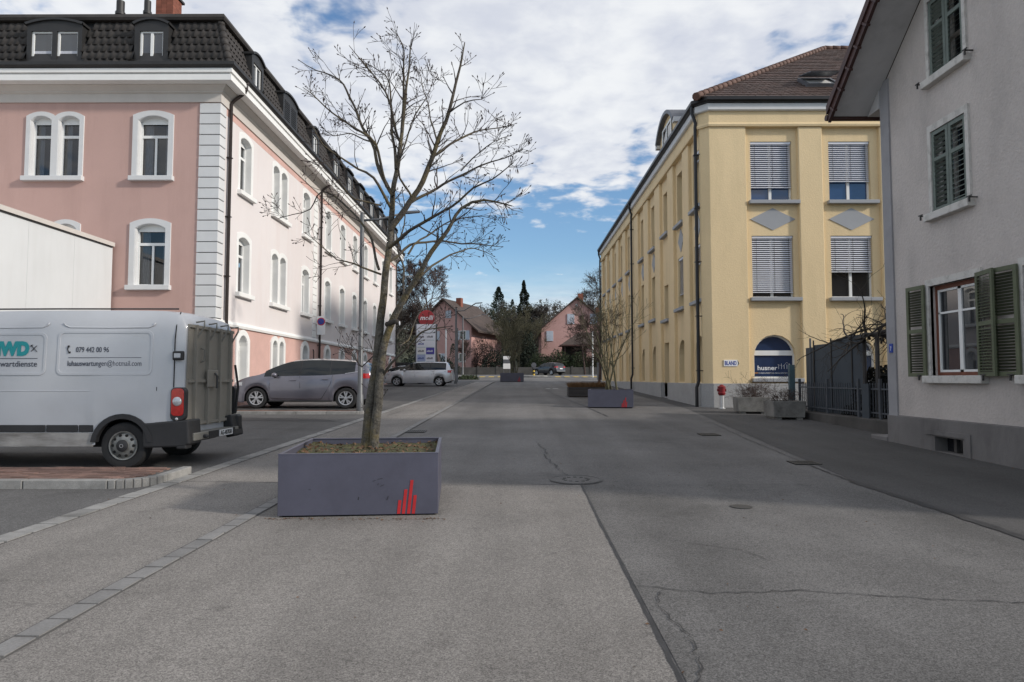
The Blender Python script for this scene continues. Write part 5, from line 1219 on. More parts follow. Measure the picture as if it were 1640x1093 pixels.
# ---------------------------------------------------------------- islands, planters, trees
LIMBS = [
    ('T', [(-1.72,7.95,0.73),(-1.7,7.95,1.22),(-1.64,7.95,1.65),(-1.6,7.95,2.09),(-1.55,7.95,2.6),(-1.5,7.95,3.04),(-1.48,7.97,3.38),(-1.46,8,3.8),(-1.41,8,4.14),(-1.36,8,4.52),(-1.33,8.03,5),(-1.29,8.05,5.42),(-1.26,8.05,5.68)], 0.13, 0.012),
    ('T2', [(-1.64,7.9,0.78),(-1.59,7.9,1.29),(-1.56,7.91,1.72),(-1.51,7.92,2.05),(-1.34,7.85,2.44),(-1.16,7.75,2.71),(-1.01,7.65,2.93),(-0.88,7.6,3.11),(-0.76,7.55,3.26),(-0.6,7.5,3.49),(-0.35,7.45,3.57),(-0.04,7.35,3.48)], 0.085, 0.007),
    ('L', [(-1.49,7.95,3.35),(-1.36,7.9,3.51),(-1.13,7.83,3.8),(-0.99,7.8,4.08),(-0.9,7.75,4.37),(-0.76,7.7,4.66),(-0.67,7.65,5.06),(-0.62,7.63,5.34),(-0.6,7.65,5.44)], 0.052, 0.008),
    ('L', [(-1.45,7.95,3.75),(-1.67,8.1,4.2),(-1.77,8.2,4.48),(-2,8.35,4.95),(-2.19,8.45,5.32),(-2.37,8.55,5.5),(-2.59,8.6,5.59),(-2.81,8.65,5.73)], 0.034, 0.005),
    ('L', [(-1.48,7.95,3.6),(-1.63,7.75,3.92),(-1.77,7.6,3.97),(-1.95,7.45,4.07),(-2.12,7.35,4.18),(-2.22,7.3,4.34)], 0.026, 0.004),
    ('L', [(-1.51,7.95,3.86),(-1.62,7.7,4.29),(-1.8,7.55,4.43),(-1.96,7.45,4.5),(-2.09,7.35,4.58),(-2.23,7.25,4.7),(-2.32,7.25,4.77)], 0.026, 0.004),
    ('L', [(-1.42,7.95,4.09),(-1.51,8.15,4.75),(-1.59,8.3,5.29),(-1.72,8.4,5.48),(-1.92,8.45,5.6)], 0.028, 0.004),
    ('L', [(-1.36,8,4.52),(-1.33,7.85,5.21),(-1.33,7.8,5.5),(-1.45,7.8,5.7)], 0.024, 0.004),
    ('L', [(-1.38,7.95,4.43),(-1.51,7.65,4.87),(-1.66,7.5,5.09),(-1.79,7.45,5.24),(-1.86,7.45,5.32)], 0.02, 0.004),
    ('L', [(-0.96,7.8,4.19),(-0.79,8.05,4.39),(-0.61,8.25,4.61),(-0.31,8.45,4.74),(-0.02,8.55,4.86)], 0.024, 0.004),
    ('L', [(-1.37,7.95,3.52),(-1.29,8.15,3.71),(-0.97,8.35,3.95),(-0.63,8.55,4.22),(-0.32,8.65,4.38),(0.08,8.75,4.57)], 0.03, 0.004),
    ('L', [(-1.5,7.95,3.16),(-1.36,7.75,3.17),(-1.02,7.45,3.34),(-0.68,7.25,3.46),(-0.44,7.15,3.63),(-0.24,7.05,3.71),(-0.01,6.95,3.83)], 0.032, 0.004),
    ('L', [(-1.51,7.95,2.97),(-1.33,8.15,3.17),(-1.06,8.45,3.33),(-0.69,8.65,3.32),(-0.2,8.85,3.35)], 0.026, 0.004),
    ('L', [(-1.1,7.75,2.79),(-0.94,8.05,2.99),(-0.73,8.25,3.14),(-0.51,8.45,3.23),(-0.28,8.55,3.14)], 0.02, 0.004),
    ('L', [(-1.29,8.05,3.1),(-1.05,8.35,3.41),(-0.76,8.55,3.62),(-0.45,8.75,3.72),(-0.21,8.85,3.69)], 0.018, 0.003),
    ('L', [(-1.59,7.95,2.88),(-1.72,8.05,3.25),(-1.86,8.15,3.48),(-2.13,8.25,3.76),(-2.4,8.3,3.92),(-2.56,8.35,3.7),(-2.76,8.35,3.63),(-2.96,8.4,3.59)], 0.022, 0.004),
    ('L', [(-1.57,7.95,2.82),(-1.81,7.65,2.9),(-1.97,7.45,2.91),(-2.09,7.4,3.01),(-2.19,7.35,3.11),(-2.27,7.35,3.18)], 0.018, 0.003),
    ('L', [(-1.56,7.95,1.61),(-1.4,7.8,1.79),(-1.23,7.65,1.93),(-1.02,7.45,2.11),(-0.85,7.35,2.15),(-0.69,7.25,2.17)], 0.024, 0.004),
    ('L', [(-1.32,7.75,1.97),(-1.25,7.85,2.05),(-1.14,8.05,2.39),(-1.02,8.15,2.55),(-0.92,8.25,2.58)], 0.012, 0.003),
    ('L', [(-1.6,7.95,1.94),(-1.75,8.1,1.8),(-1.84,8.15,1.73),(-2.04,8.35,1.96),(-2.16,8.4,1.99)], 0.01, 0.003),
    ('L', [(-1.69,8.01,0.81),(-1.76,8.05,1.07),(-1.73,8.08,1.36),(-1.67,8.1,1.65),(-1.72,8.15,1.95),(-1.78,8.17,2.06)], 0.014, 0.004),
    ('L', [(-1.31,7.85,2.48),(-1.32,8.05,2.84),(-1.42,8.25,3.18),(-1.38,8.4,3.6),(-1.43,8.5,4.02)], 0.02, 0.004),
    ('L', [(-0.91,7.75,4.33),(-1.02,8.05,4.73),(-1.11,8.15,5.08),(-1.19,8.25,5.37),(-1.29,8.3,5.47)], 0.015, 0.003),
    ('L', [(-0.76,7.7,4.66),(-0.58,7.65,4.76),(-0.39,7.55,4.75),(-0.25,7.45,4.78)], 0.012, 0.003),
    ('L', [(-1.21,7.85,3.7),(-1.31,7.55,3.96),(-1.15,7.45,4.43),(-0.94,7.4,4.83),(-0.87,7.35,4.95)], 0.018, 0.003),
    ('L', [(-1.81,8.25,4.53),(-2.1,8.45,4.69),(-2.32,8.55,4.72),(-2.51,8.65,4.88)], 0.012, 0.003),
    ('L', [(-0.7,8.5,4.22),(-0.44,8.45,4.44),(-0.28,8.45,4.58),(-0.09,8.45,4.68)], 0.012, 0.003),
    ('L', [(-1.59,7.95,3.64),(-1.82,7.65,3.63),(-1.95,7.45,3.78),(-2.09,7.35,3.96),(-2.18,7.3,3.97)], 0.014, 0.003),
]
def island(name, x0, x1, y0, y1, h, rad, n_brick_x=None):
    """raised brick island: kerb stones round it, bricks laid inside; round right end"""
    out = [(x0, y0), (x1 - rad, y0)]
    for i in range(1, 8):
        a = R(-90 + 180 * i / 8) if abs((y1 - y0) - 2 * rad) < .05 else R(-90 + 90 * i / 8); out.append((x1 - rad + rad * math.cos(a), y0 + rad + rad * math.sin(a)))
    if abs((y1 - y0) - 2 * rad) >= .05: out.append((x1, y0 + rad))
    out += [(x1 - rad, y1)] if abs((y1 - y0) - 2 * rad) < .05 else [(x1, y1)]
    out += [(x0, y1)]
    q = MB(); q.prism(out, lambda x, y: (x, y, g(y) - .05), lambda x, y: (x, y, g(y) + h - .02)); base = tag(q.build(name, 'joint'), kind='structure')
    # kerb stones along the path
    path = out[:-1] if True else out; kw = .13; seg = []
    for (a, b), (c, d) in zip(path, path[1:]):
        ln = math.hypot(c - a, d - b); n = max(1, round(ln / (1.0 if ln > .6 else .28)))
        for i in range(n): seg.append(((a + (c - a) * i / n, b + (d - b) * i / n), (a + (c - a) * (i + 1) / n, b + (d - b) * (i + 1) / n)))
    for (a, b), (c, d) in seg:
        dv = Vector((c - a, d - b)); l_ = dv.length
        if l_ < .02: continue
        dv.normalize(); nv = Vector((-dv.y, dv.x)); e = min(.008, l_ * .04)
        a, b, c, d = a - nv.x * .014, b - nv.y * .014, c - nv.x * .014, d - nv.y * .014
        p = [Vector((a, b)) + dv * e, Vector((c, d)) - dv * e, Vector((c, d)) - dv * e + nv * kw, Vector((a, b)) + dv * e + nv * kw]
        q = MB(); q.prism([tuple(v) for v in p], lambda x, y: (x, y, g(y) - .04), lambda x, y: (x, y, g(y) + h)); o = q.build('kerb_stone', 'kerb_stone', base, bev=.012)
    bm_ = MB(); bm_.box(-.097, -.047, -.05, .097, .047, 0); me = bm_.mesh('brick'); me.materials.append(M('brick_paver'))
    y = y0 + kw + .055; row = 0; cnt = 0
    while y < y1 - .03:
        x = x1 - .12 - (0.1 if row % 2 else 0)
        while x > max(x0, -8.1 if y < 15 else x0) + .1:
            inside = True
            if x > x1 - rad:
                dx, dy = x + .1 - (x1 - rad), y - (y0 + rad)
                if dy < 0 or abs((y1 - y0) - 2 * rad) < .05: inside = math.hypot(max(dx, 0), dy) < rad - kw
                else: inside = x + .1 < x1 - kw
            if inside and cnt < 300:
                o = bpy.data.objects.new('brick', me); COL.objects.link(o); o.parent = base; o.location = (x, y, g(y) + h - .006 + rnd.uniform(-.004, .004)); o.rotation_euler = (rnd.uniform(-.02, .02), rnd.uniform(-.015, .015), rnd.uniform(-.02, .02)); cnt += 1
            x -= .2
        y += .1; row += 1
    return base
island('brick_island', -9.5, -4.68, 8.72, 9.9, .115, .5)
island('brick_island', -9.66, -4.72, 21.3, 22.0, .10, .25)
mb = MB(); mb.face([(-9.7, 22.0, g(22) + BH), (-5.4, 22.0, g(22) + BH), (-5.4, 27.5, g(27.5) + BH), (-9.7, 27.5, g(27.5) + BH)]); mb.face([(-5.4, 22.0, g(22) + BH), (-4.75, 22.0, g(22) + .007), (-4.75, 27.5, g(27.5) + .007), (-5.4, 27.5, g(27.5) + BH)]); mb.face([(-9.7, 27.5, g(27.5) + BH), (-4.75, 27.5, g(27.5) + .007), (-4.75, 29, g(29) + .007), (-9.7, 29, g(29) + .007)]); tag(mb.build('parking_bay', 'parking_asphalt', fix=False), kind='structure')
# covers in the road
def grate(name, label, x, y, w, d, n, rz=0):
    t = thing(name, (x, y, g(y) + .006), label, 'drain'); t.rotation_euler = (math.atan(SL), 0, rz)
    q = MB(); q.box(-w / 2, -d / 2, 0, w / 2, d / 2, .006); q.build('pit', 'well_black', t)
    q = MB(); q.ring([(-w / 2, -d / 2), (w / 2, -d / 2), (w / 2, d / 2), (-w / 2, d / 2)], [(-w / 2 + .03, -d / 2 + .03), (w / 2 - .03, -d / 2 + .03), (w / 2 - .03, d / 2 - .03), (-w / 2 + .03, d / 2 - .03)], lambda a, b: (a, b, .0), lambda a, b: (a, b, .012)); q.build('frame', 'iron', t)
    for k in range(n):
        xx_ = -w / 2 + .04 + (w - .08) * (k + .5) / n; q = MB(); q.box(xx_ - .01, -d / 2 + .03, .002, xx_ + .01, d / 2 - .03, .011); q.build('grate_bar', 'iron', t)
grate('drain_grate', 'iron drain grate on the sett band behind the near planter', -2.35, 15.95, .5, .5, 9)
grate('drain_grate', 'iron gully grate in the pavement towards the concrete planters', 4.3, 15.3, .42, .42, 8)
grate('drain_grate', 'iron gully grate at the upper end of the tar joint', 4.6, 11.0, .42, .36, 8)
mh = thing('manhole_cover', (.82, 9.42, g(9.42) + .006), 'round manhole cover with ring of dark holes at the asphalt corner', 'manhole cover'); mh.rotation_euler = (math.atan(SL), 0, 0)
q = MB(); q.lathe([(.36, 0), (.36, .006), (.3, .007), (.001, .007)], 32); q.build('frame', 'road_asphalt', mh)
q = MB(); q.ring([(.345 * math.cos(i * .196), .345 * math.sin(i * .196)) for i in range(32)], [(.325 * math.cos(i * .196), .325 * math.sin(i * .196)) for i in range(32)], lambda a, b: (a, b, .006), lambda a, b: (a, b, .0095)); q.build('rim', 'iron', mh)
for k in range(12):
    a = k * math.pi / 6; q = MB(); q.box(.17 * math.cos(a) - .022, .17 * math.sin(a) - .022, .006, .17 * math.cos(a) + .022, .17 * math.sin(a) + .022, .0085); q.build('hole', 'well_black', mh)
vc = thing('valve_cover', (2.5, 7.68, g(7.68) + .005), 'small round iron valve cover in the sunlit asphalt', 'valve cover'); q = MB(); q.lathe([(.12, 0), (.12, .006), (.09, .007), (.001, .006)], 20); q.build('lid', 'iron', vc)
seam('asphalt_patch_edge', [(-3.9, 20.9), (-2.7, 20.9), (-2.6, 23.0), (-3.75, 23.0), (-3.9, 20.9)], .02, .035, ROAD, seed=31)
seam('road_mark', [(1.85, 42.6), (2.15, 42.6)], .35, .4, ROAD, m='white_line', seed=32); seam('road_mark', [(2.3, 42.6), (2.65, 42.6)], .35, .4, ROAD, m='white_line', seed=33)
seam('drain_slot', [(-1.3, 24.9), (-.55, 24.9)], .12, .14, ROAD, m='iron', seed=34)
# ---- planters
mat('planter_steel', s2l((78, 78, 92)), 0.5, 0.07, 2.2, 0.05, 30, metal=0.0, grime=s2l((62, 61, 72)), gamt=0.45, gscale=2.4, fine=0.04, fscale=8)
mat('logo_red', (0.42, 0.015, 0.018), 0.55, 0.1, 8)
mat('moss', (0.075, 0.075, 0.028), 0.95, 0.5, 9, 0.8, 40, fine=0.4, fscale=40, grime=(0.05, 0.035, 0.025), gamt=0.8, gscale=5, bdist=0.03)
mat('leaf_brown', (0.12, 0.065, 0.035), 0.8, 0.5, 30)
def planter(loc, rz, w, d, h, label, logo=True):
    t = thing('steel_planter', loc, label, 'planter', 'steel planters along the street', rz)
    for nm, a, b, c, e in (('side_panel', -w / 2, -d / 2, w / 2, -d / 2 + .025), ('side_panel', -w / 2, d / 2 - .025, w / 2, d / 2), ('side_panel', -w / 2, -d / 2 + .026, -w / 2 + .025, d / 2 - .026), ('side_panel', w / 2 - .025, -d / 2 + .026, w / 2, d / 2 - .026)):
        q = MB(); q.box(a, b, .03, c, e, h); q.build(nm, 'planter_steel', t, bev=.004)
    q = MB(); q.ring([(-w / 2 - .002, -d / 2 - .002), (w / 2 + .002, -d / 2 - .002), (w / 2 + .002, d / 2 + .002), (-w / 2 - .002, d / 2 + .002)], [(-w / 2 + .035, -d / 2 + .035), (w / 2 - .035, -d / 2 + .035), (w / 2 - .035, d / 2 - .035), (-w / 2 + .035, d / 2 - .035)], lambda x, y: (x, y, h - .002), lambda x, y: (x, y, h + .012)); q.build('rim', 'planter_steel', t, bev=.003)
    q = MB(); q.box(-w / 2 + .04, -d / 2 + .04, -.02, w / 2 - .04, d / 2 - .04, .03); q.build('foot', 'well_black', t)
    n = 22; q = MB(); r_ = random.Random(3); Z = {}
    for i in range(n + 1):
        for j in range(n + 1):
            x = -w / 2 + .03 + (w - .06) * i / n; y = -d / 2 + .03 + (d - .06) * j / n
            Z[i, j] = (x, y, h - .05 + .05 * noise.noise(Vector((x * 2.2, y * 2.2, loc[0]))) + .02 * noise.noise(Vector((x * 9, y * 9, 2))))
    for i in range(n):
        for j in range(n): q.face([Z[i, j], Z[i + 1, j], Z[i + 1, j + 1], Z[i, j + 1]])
    q.build('soil', 'moss', t, smooth=True)
    if logo:
        for u, hh in ((1.235, .14), (1.285, .25), (1.338, .345), (1.388, .19)):
            q = MB(); x = (u / 1.645 - .5) * w; s_ = h / .65
            q.prism([(x - .016, .035), (x + .016, .035), (x + .016 + hh * .1, .035 + hh * s_), (x - .016 + hh * .1, .035 + hh * s_)], lambda a, b: (a, -d / 2 - .0005, b), lambda a, b: (a, -d / 2 - .004, b)); q.build('logo_bar', 'logo_red', t)
    q = MB(); r_ = random.Random(5)
    for k in range(420):
        x, y = r_.uniform(-w / 2 + .06, w / 2 - .06), r_.uniform(-d / 2 + .06, d / 2 - .06); i, j = int((x + w / 2 - .03) / (w - .06) * n), int((y + d / 2 - .03) / (d - .06) * n); z = Z[min(n, i), min(n, j)][2] + r_.uniform(.005, .03)
        a = Vector((r_.uniform(-1, 1), r_.uniform(-1, 1), r_.uniform(-.5, .5))).normalized() * r_.uniform(.012, .035); b = Vector((r_.uniform(-1, 1), r_.uniform(-1, 1), r_.uniform(-.4, .8))).normalized() * r_.uniform(.008, .02); c = Vector((x, y, z))
        q.face([c - a, c + b, c + a, c - b])
    q.build('leaf_litter', 'leaf_brown', t, fix=False, kind='stuff')
    return t
def pcenter(xf, yf, rz, d): return (xf - math.sin(rz) * d / 2 * 1, yf + math.cos(rz) * d / 2)
rz1 = R(5); c_ = pcenter(-1.635, 7.17, rz1, 1.62)
pA = planter((c_[0], c_[1], g(c_[1] - .6)), rz1, 1.645, 1.62, .655, 'dark grey steel planter with red bar logo holding the big bare tree'); pA.rotation_euler = (R(.8), 0, rz1)
for x, z, l_, a in ((.42, .40, .05, 10), (.36, .38, .03, 20), (.44, .33, .045, 25), (.40, .345, .02, 60), (.2, .2, .03, 80), (.5, .2, .04, 70), (-.3, .3, .02, 15)):
    q = MB(); dx_, dz_ = l_ * math.cos(R(a)) / 2, l_ * math.sin(R(a)) / 2; q.bar((x - .2 - dx_, -.8115, z - dz_), (x - .2 + dx_, -.8115, z + dz_), .006, .003); q.build('scuff', 'dark_sheet', pA)
rz2 = R(-9); c_ = pcenter(3.36, 24.3, rz2, 1.6)
planter((c_[0], c_[1], g(c_[1] - .6)), rz2, 1.6, 1.6, .64, 'dark grey steel planter with a many stemmed shrub before the yellow facade')
planter((-.32, 58.8, g(58.0)), 0, 2.0, 1.7, .75, 'dark grey steel planter at the far street mouth before the white cabinet')
# ---- trees
def bark_mat(name, base, lichen, amt, moss=(0.3, 0.32, 0.26)):
    mat(name, base, 0.9, 0.35, 6, 0.9, 35, fine=0.35, fscale=45, grime=lichen, gamt=amt, gscale=4, bdist=0.02)
mat('bark_hero', (0.085, 0.077, 0.064), 0.92, 0.45, 9, 1.0, 22, fine=0.55, fscale=55, grime=(0.23, 0.165, 0.03), gamt=0.55, gscale=5, bdist=0.035)
bark_mat('bark_limb', (0.07, 0.06, 0.05), (0.2, 0.15, 0.03), .5)
bark_mat('bark_far', (0.05, 0.042, 0.036), (0.08, 0.07, 0.05), .4)
bark_mat('bark_red', (0.065, 0.042, 0.036), (0.09, 0.06, 0.05), .4)
bark_mat('bark_green', (0.075, 0.07, 0.04), (0.1, 0.09, 0.05), .5)
mat('twig', (0.05, 0.038, 0.034), 0.85, 0.3, 10)
mat('seed_pod', (0.035, 0.02, 0.018), 0.85, 0.4, 30)
def crv(pts, step):
    P_ = [Vector(p) for p in pts]; out = []
    for i in range(len(P_) - 1):
        p0 = P_[max(0, i - 1)]; p1 = P_[i]; p2 = P_[i + 1]; p3 = P_[min(len(P_) - 1, i + 2)]; n = max(1, int((p2 - p1).length / step))
        for k in range(n):
            t = k / n; out.append(.5 * ((2 * p1) + (-p0 + p2) * t + (2 * p0 - 5 * p1 + 4 * p2 - p3) * t * t + (-p0 + 3 * p1 - 3 * p2 + p3) * t ** 3))
    out.append(P_[-1]); return out
def rdir(rng): 
    while True:
        v = Vector((rng.uniform(-1, 1), rng.uniform(-1, 1), rng.uniform(-1, 1)))
        if .05 < v.length < 1: return v.normalized()
def grow(mb, p, d, L, r_, lvl, rng, seg=.12, wob=.22, up=.06, nch=(3, 5), ang=(25, 55), shrink=(.45, .7), rmin=.0025, tips=None, minlen=.06, taper=.75):
    n = max(3, int(L / seg)); pts = [p.copy()]; rad = [r_]; d = d.normalized(); dirs = [d]
    for i in range(n):
        d = (d + rdir(rng) * wob + Vector((0, 0, up))).normalized(); p = p + d * (L / n); pts.append(p.copy()); rad.append(max(rmin, r_ * (1 - taper * (i + 1) / n))); dirs.append(d)
    mb.tube(pts, rad, 7 if r_ > .05 else 5 if r_ > .018 else 4 if r_ > .008 else 3, cap=False)
    if tips is not None: tips.append((pts[-1], dirs[-1], lvl))
    if lvl <= 0: return
    for k in range(rng.randint(*nch)):
        t = rng.uniform(.3, 1.0); i = min(n, max(1, int(t * n))); dd = dirs[i]
        ax2 = dd.cross(rdir(rng)); ax2 = ax2.normalized() if ax2.length > .01 else Vector((1, 0, 0))
        cd = Matrix.Rotation(R(rng.uniform(*ang)), 3, ax2) @ dd; l2 = L * rng.uniform(*shrink) * (1.15 - .4 * t)
        if l2 > minlen: grow(mb, pts[i], cd, l2, max(rmin, rad[i] * .68), lvl - 1, rng, seg, wob, up, nch, ang, shrink, rmin, tips, minlen, taper)
ht = thing('street_tree', (-1.72, 7.95, .76), 'tall bare tree with lichen spotted trunk in the near planter', 'tree', world_coords=True)
rng = random.Random(11); tk = MB(); lm = MB(); tw_ = MB(); tips = []
for nm, pts, r0, r1 in LIMBS:
    C = crv(pts, .09); n = len(C)
    for i in range(n):     # small natural kinks
        C[i] = C[i] + Vector((noise.noise(C[i] * 3.1), noise.noise(C[i] * 3.1 + Vector((7, 0, 0))), noise.noise(C[i] * 3.1 + Vector((0, 9, 0))))) * (.018 if nm != 'L' else .03)
    rad = []
    for i in range(n):
        t = i / (n - 1); rr = r0 * .62 * (1 - t) ** .8 + r1 * .8
        if nm == 'T': rr = .056 * (1 - t) ** .85 + .006 + (.03 * max(0, 1 - t * 12)) if True else rr
        rr *= 1 + .07 * noise.noise(C[i] * 9)
        rad.append(rr)
    (tk if nm[0] == 'T' else lm).tube(C, rad, 12 if nm[0] == 'T' else 7, cap=False)
    total = sum((a - b).length for a, b in zip(C, C[1:]))
    ntw = int(total * (6.8 if nm == 'L' else 4.2)) + 3
    for k in range(ntw):
        t = rng.uniform(.5 if nm == 'T' else (.62 if nm == 'T2' else .22), 1.0) ** .8; i = min(n - 2, int(t * n)); dd = (C[i + 1] - C[i]).normalized()
        ax2 = dd.cross(rdir(rng)).normalized(); cd = Matrix.Rotation(R(rng.uniform(25, 65)), 3, ax2) @ dd; cd.z += .12
        grow(tw_, C[i], cd, rng.uniform(.18, .52) * (1.2 - .55 * t), min(.0095, rad[i] * .55), 2, rng, seg=.05, wob=.2, up=.035, nch=(1, 3), ang=(25, 60), shrink=(.35, .65), rmin=.0024, tips=tips, minlen=.05)
    tips.append((C[-1], (C[-1] - C[-2]).normalized(), 0))
tk.build('trunk', 'bark_hero', ht, smooth=True, fix=False); lm.build('limbs', 'bark_limb', ht, smooth=True, fix=False, kind='stuff'); tw_.build('twigs', 'twig', ht, fix=False, kind='stuff')
q = MB()                     # cut stub and buds, hanging seed clusters
bd = MB()
for p, d, lv in tips:
    if rng.random() < .55: bd.tube([p, p + d * .012, p + d * .03], [.004, .007, .001], 4, cap=False)
bd.build('buds', 'seed_pod', ht, fix=False, kind='stuff')
sd = MB(); cl = [t for t in tips if t[0].z > 3.4]
for p, d, lv in rng.sample(cl, 46):
    for k in range(rng.randint(4, 10)):
        a = p + rdir(rng) * .03; b = a + Vector((rng.uniform(-.02, .02), rng.uniform(-.02, .02), -rng.uniform(.03, .075))); w = rdir(rng) * .007
        sd.face([a, a * .5 + b * .5 + w, b, a * .5 + b * .5 - w])
sd.build('seed_clusters', 'seed_pod', ht, fix=False, kind='stuff')
mb = MB(); mb.tube([(-1.5, 7.9, 2.23), (-1.38, 7.8, 2.26), (-1.33, 7.77, 2.235)], [.03, .032, .03], 8); mb.build('cut_stub', 'bark_far', ht, smooth=True)
mb = MB(); mb.lathe([(.029, 0), (.02, .008), (.001, .009)], 10, lambda a, b, c: (-1.33 + c, 7.77 + a, 2.235 + b)); mb.build('cut_face', 'curtain', ht)
def bare_tree(name, label, loc, H, seed, bark='bark_far', lvl=4, group=None, r0=None, stems=1, spread=.35, trunk=.28, nch=(4, 6), rmin=.006, up=.07, ang=(25, 55), twm=None, shrink=(.5, .75), cat='tree'):
    t = thing(name, loc, label, cat, group); rng = random.Random(seed); tr = MB(); cr = MB(); r0 = r0 or H * .022
    for s in range(stems):
        d = Vector((rng.uniform(-spread, spread), rng.uniform(-spread, spread), 1)) if stems > 1 else Vector((rng.uniform(-.05, .05), rng.uniform(-.05, .05), 1))
        p = Vector((rng.uniform(-.25, .25), rng.uniform(-.25, .25), -.1)) if stems > 1 else Vector((0, 0, -.1))
        d.normalize(); n = 10; pts = [p]; rad = [r0 * 1.3]; dirs = [d]
        for i in range(n):
            d = (d + rdir(rng) * .1 + Vector((0, 0, .05))).normalized(); p = p + d * (H * .8 / n); pts.append(p.copy()); rad.append(r0 * (1 - .85 * (i + 1) / n)); dirs.append(d)
        tr.tube(pts, rad, 8, cap=False)
        for k in range(9 if stems == 1 else 6):
            t_ = trunk + (1 - trunk) * (k + rng.random()) / (9 if stems == 1 else 6); i = min(n, int(t_ * n)); ax2 = dirs[i].cross(rdir(rng)).normalized()
            cd = Matrix.Rotation(R(rng.uniform(30, 62)), 3, ax2) @ dirs[i]
            grow(cr, pts[i], cd, H * rng.uniform(.28, .42) * (1.25 - .6 * t_), rad[i] * .62, lvl - 1, rng, seg=H * .03, wob=.18, up=up, nch=nch, ang=ang, shrink=shrink, rmin=rmin, minlen=H * .012)
    tr.build('trunk', bark, t, smooth=True, fix=False); cr.build('crown', twm or bark, t, fix=False, kind='stuff')
    return t
bare_tree('shrub_tree', 'many stemmed bare shrub in the planter before the yellow facade', (3.5, 25.1, g(25) + .5), 3.9, 21, 'bark_green', 3, r0=.04, stems=6, spread=.4, trunk=.3, nch=(2, 4), rmin=.005, up=.1, cat='shrub')
bare_tree('shrub_tree', 'bushy greenish bare shrub in the far planter', (-.2, 58.9, g(58) + .6), 5.6, 23, 'bark_green', 3, r0=.05, stems=6, spread=.3, trunk=.25, nch=(3, 5), rmin=.008, cat='shrub')
bare_tree('street_tree', 'small reddish bare tree beside the timber planter', (4.0, 33.6, g(33.6)), 4.4, 26, 'bark_red', 4, r0=.085, trunk=.48, nch=(4, 6), rmin=.005, up=.0)
FT = 'bare trees near the far houses'
bare_tree('bare_tree', 'big bare brown tree in front of the left pink house', (-9.6, 86, g(86)), 14.5, 31, 'bark_red', 5, FT, r0=.3, rmin=.014, trunk=.3)
bare_tree('bare_tree', 'bare tree rising behind the sign pylon beside the white facade', (-15.0, 84, g(84)), 14.5, 32, 'bark_far', 5, FT, r0=.3, rmin=.012)
bare_tree('bare_tree', 'tall bare tree with spreading crown above the right pink house', (15.5, 118, terr(15.5, 118)), 20, 33, 'bark_far', 5, FT, r0=.4, rmin=.014, up=.05)
bare_tree('bare_tree', 'low pruned bare tree before the left house wall', (-7.0, 95.5, g(95)), 5.2, 34, 'bark_red', 4, FT, r0=.12, rmin=.012, trunk=.45)
bare_tree('bare_tree', 'slender brown bare tree in the middle behind the far planter', (-1.8, 99, g(99)), 10.0, 35, 'bark_green', 4, FT, r0=.16, rmin=.013, trunk=.12)
bare_tree('bare_tree', 'grey bare tree left of the right pink house gable', (2.2, 104, terr(2, 104)), 10.5, 36, 'bark_green', 4, FT, r0=.18, rmin=.014, trunk=.15)
bare_tree('bare_tree', 'bare tree with bright twigs behind the tall dark conifer', (3.0, 132, terr(3, 132)), 12.5, 37, 'bark_far', 5, FT, r0=.25, rmin=.016, trunk=.15)
bare_tree('bare_tree', 'thin bare tree between the two pink houses', (-.2, 110, terr(0, 110)), 11.0, 38, 'bark_far', 4, FT, r0=.22, rmin=.014, trunk=.12)
bare_tree('bare_tree', 'small bare tree in front of the right pink gable', (9.6, 94.5, g(94.5)), 9.5, 39, 'bark_red', 4, FT, r0=.14, rmin=.012, trunk=.4)
# ---- evergreens
mat('needle_dark', (0.012, 0.022, 0.012), 0.8, 0.5, 2.5, fine=0.3, fscale=6)
mat('needle_blue', (0.022, 0.04, 0.028), 0.8, 0.5, 2.5, fine=0.3, fscale=6)
mat('hedge_green', (0.028, 0.042, 0.014), 0.75, 0.5, 2.0, fine=0.4, fscale=9)
mat('wood_mass', (0.05, 0.042, 0.032), 0.9, 0.45, 0.12, fine=0.3, fscale=1.5, grime=(0.02, 0.03, 0.016), gamt=0.95, gscale=0.05)
def conifer(name, label, loc, H, Rb, seed, m, shape='spire', group=None, dens=1.0):
    t = thing(name, loc, label, 'tree', group); r_ = random.Random(seed); MB().tube([(0, 0, -.3), (0, 0, H * .5), (0, 0, H * .97)], [H * .018, H * .011, .02], 6).build('trunk', 'bark_far', t); q = MB()
    n = int(H * 130 * dens)
    for k in range(n):
        f = r_.random() ** .8; z = H * (.06 + .94 * f)
        if shape == 'spire': rr = Rb * min(1, (1 - f) * 2.6 + .03) * (.8 + .2 * math.sin(f * 40))
        else: rr = Rb * (1 - f) ** .75 * (.62 + .38 * abs(math.sin(f * H * 1.9 + seed))) + .1
        a = r_.uniform(0, 2 * math.pi); rr *= 1 + .22 * math.sin(a * 3 + f * 9 + seed); rad = rr * r_.random() ** .42
        c = Vector((rad * math.cos(a), rad * math.sin(a), z - rad * .18)); s = r_.uniform(.14, .42) * (H / 16) ** .5; out = Vector((math.cos(a), math.sin(a), r_.uniform(-.35, .5))); w = rdir(r_) * s * .45
        q.face([c - w, c + out * s * .5 - Vector((0, 0, s * .2)), c + w, c - out * s * .4])
    q.build('crown', m, t, fix=False, kind='stuff'); return t
CG = 'evergreens behind the far houses'
conifer('conifer', 'tall narrow dark conifer standing above all other evergreens', (1.5, 125, terr(1.5, 125)), 15.8, 1.75, 1, 'needle_dark', 'spire', CG, 3.4)
conifer('pine_tree', 'broad layered pine left of the tall dark conifer', (-3.0, 120, terr(-3, 120)), 14.4, 4.0, 2, 'needle_blue', 'pine', CG, 2.8)
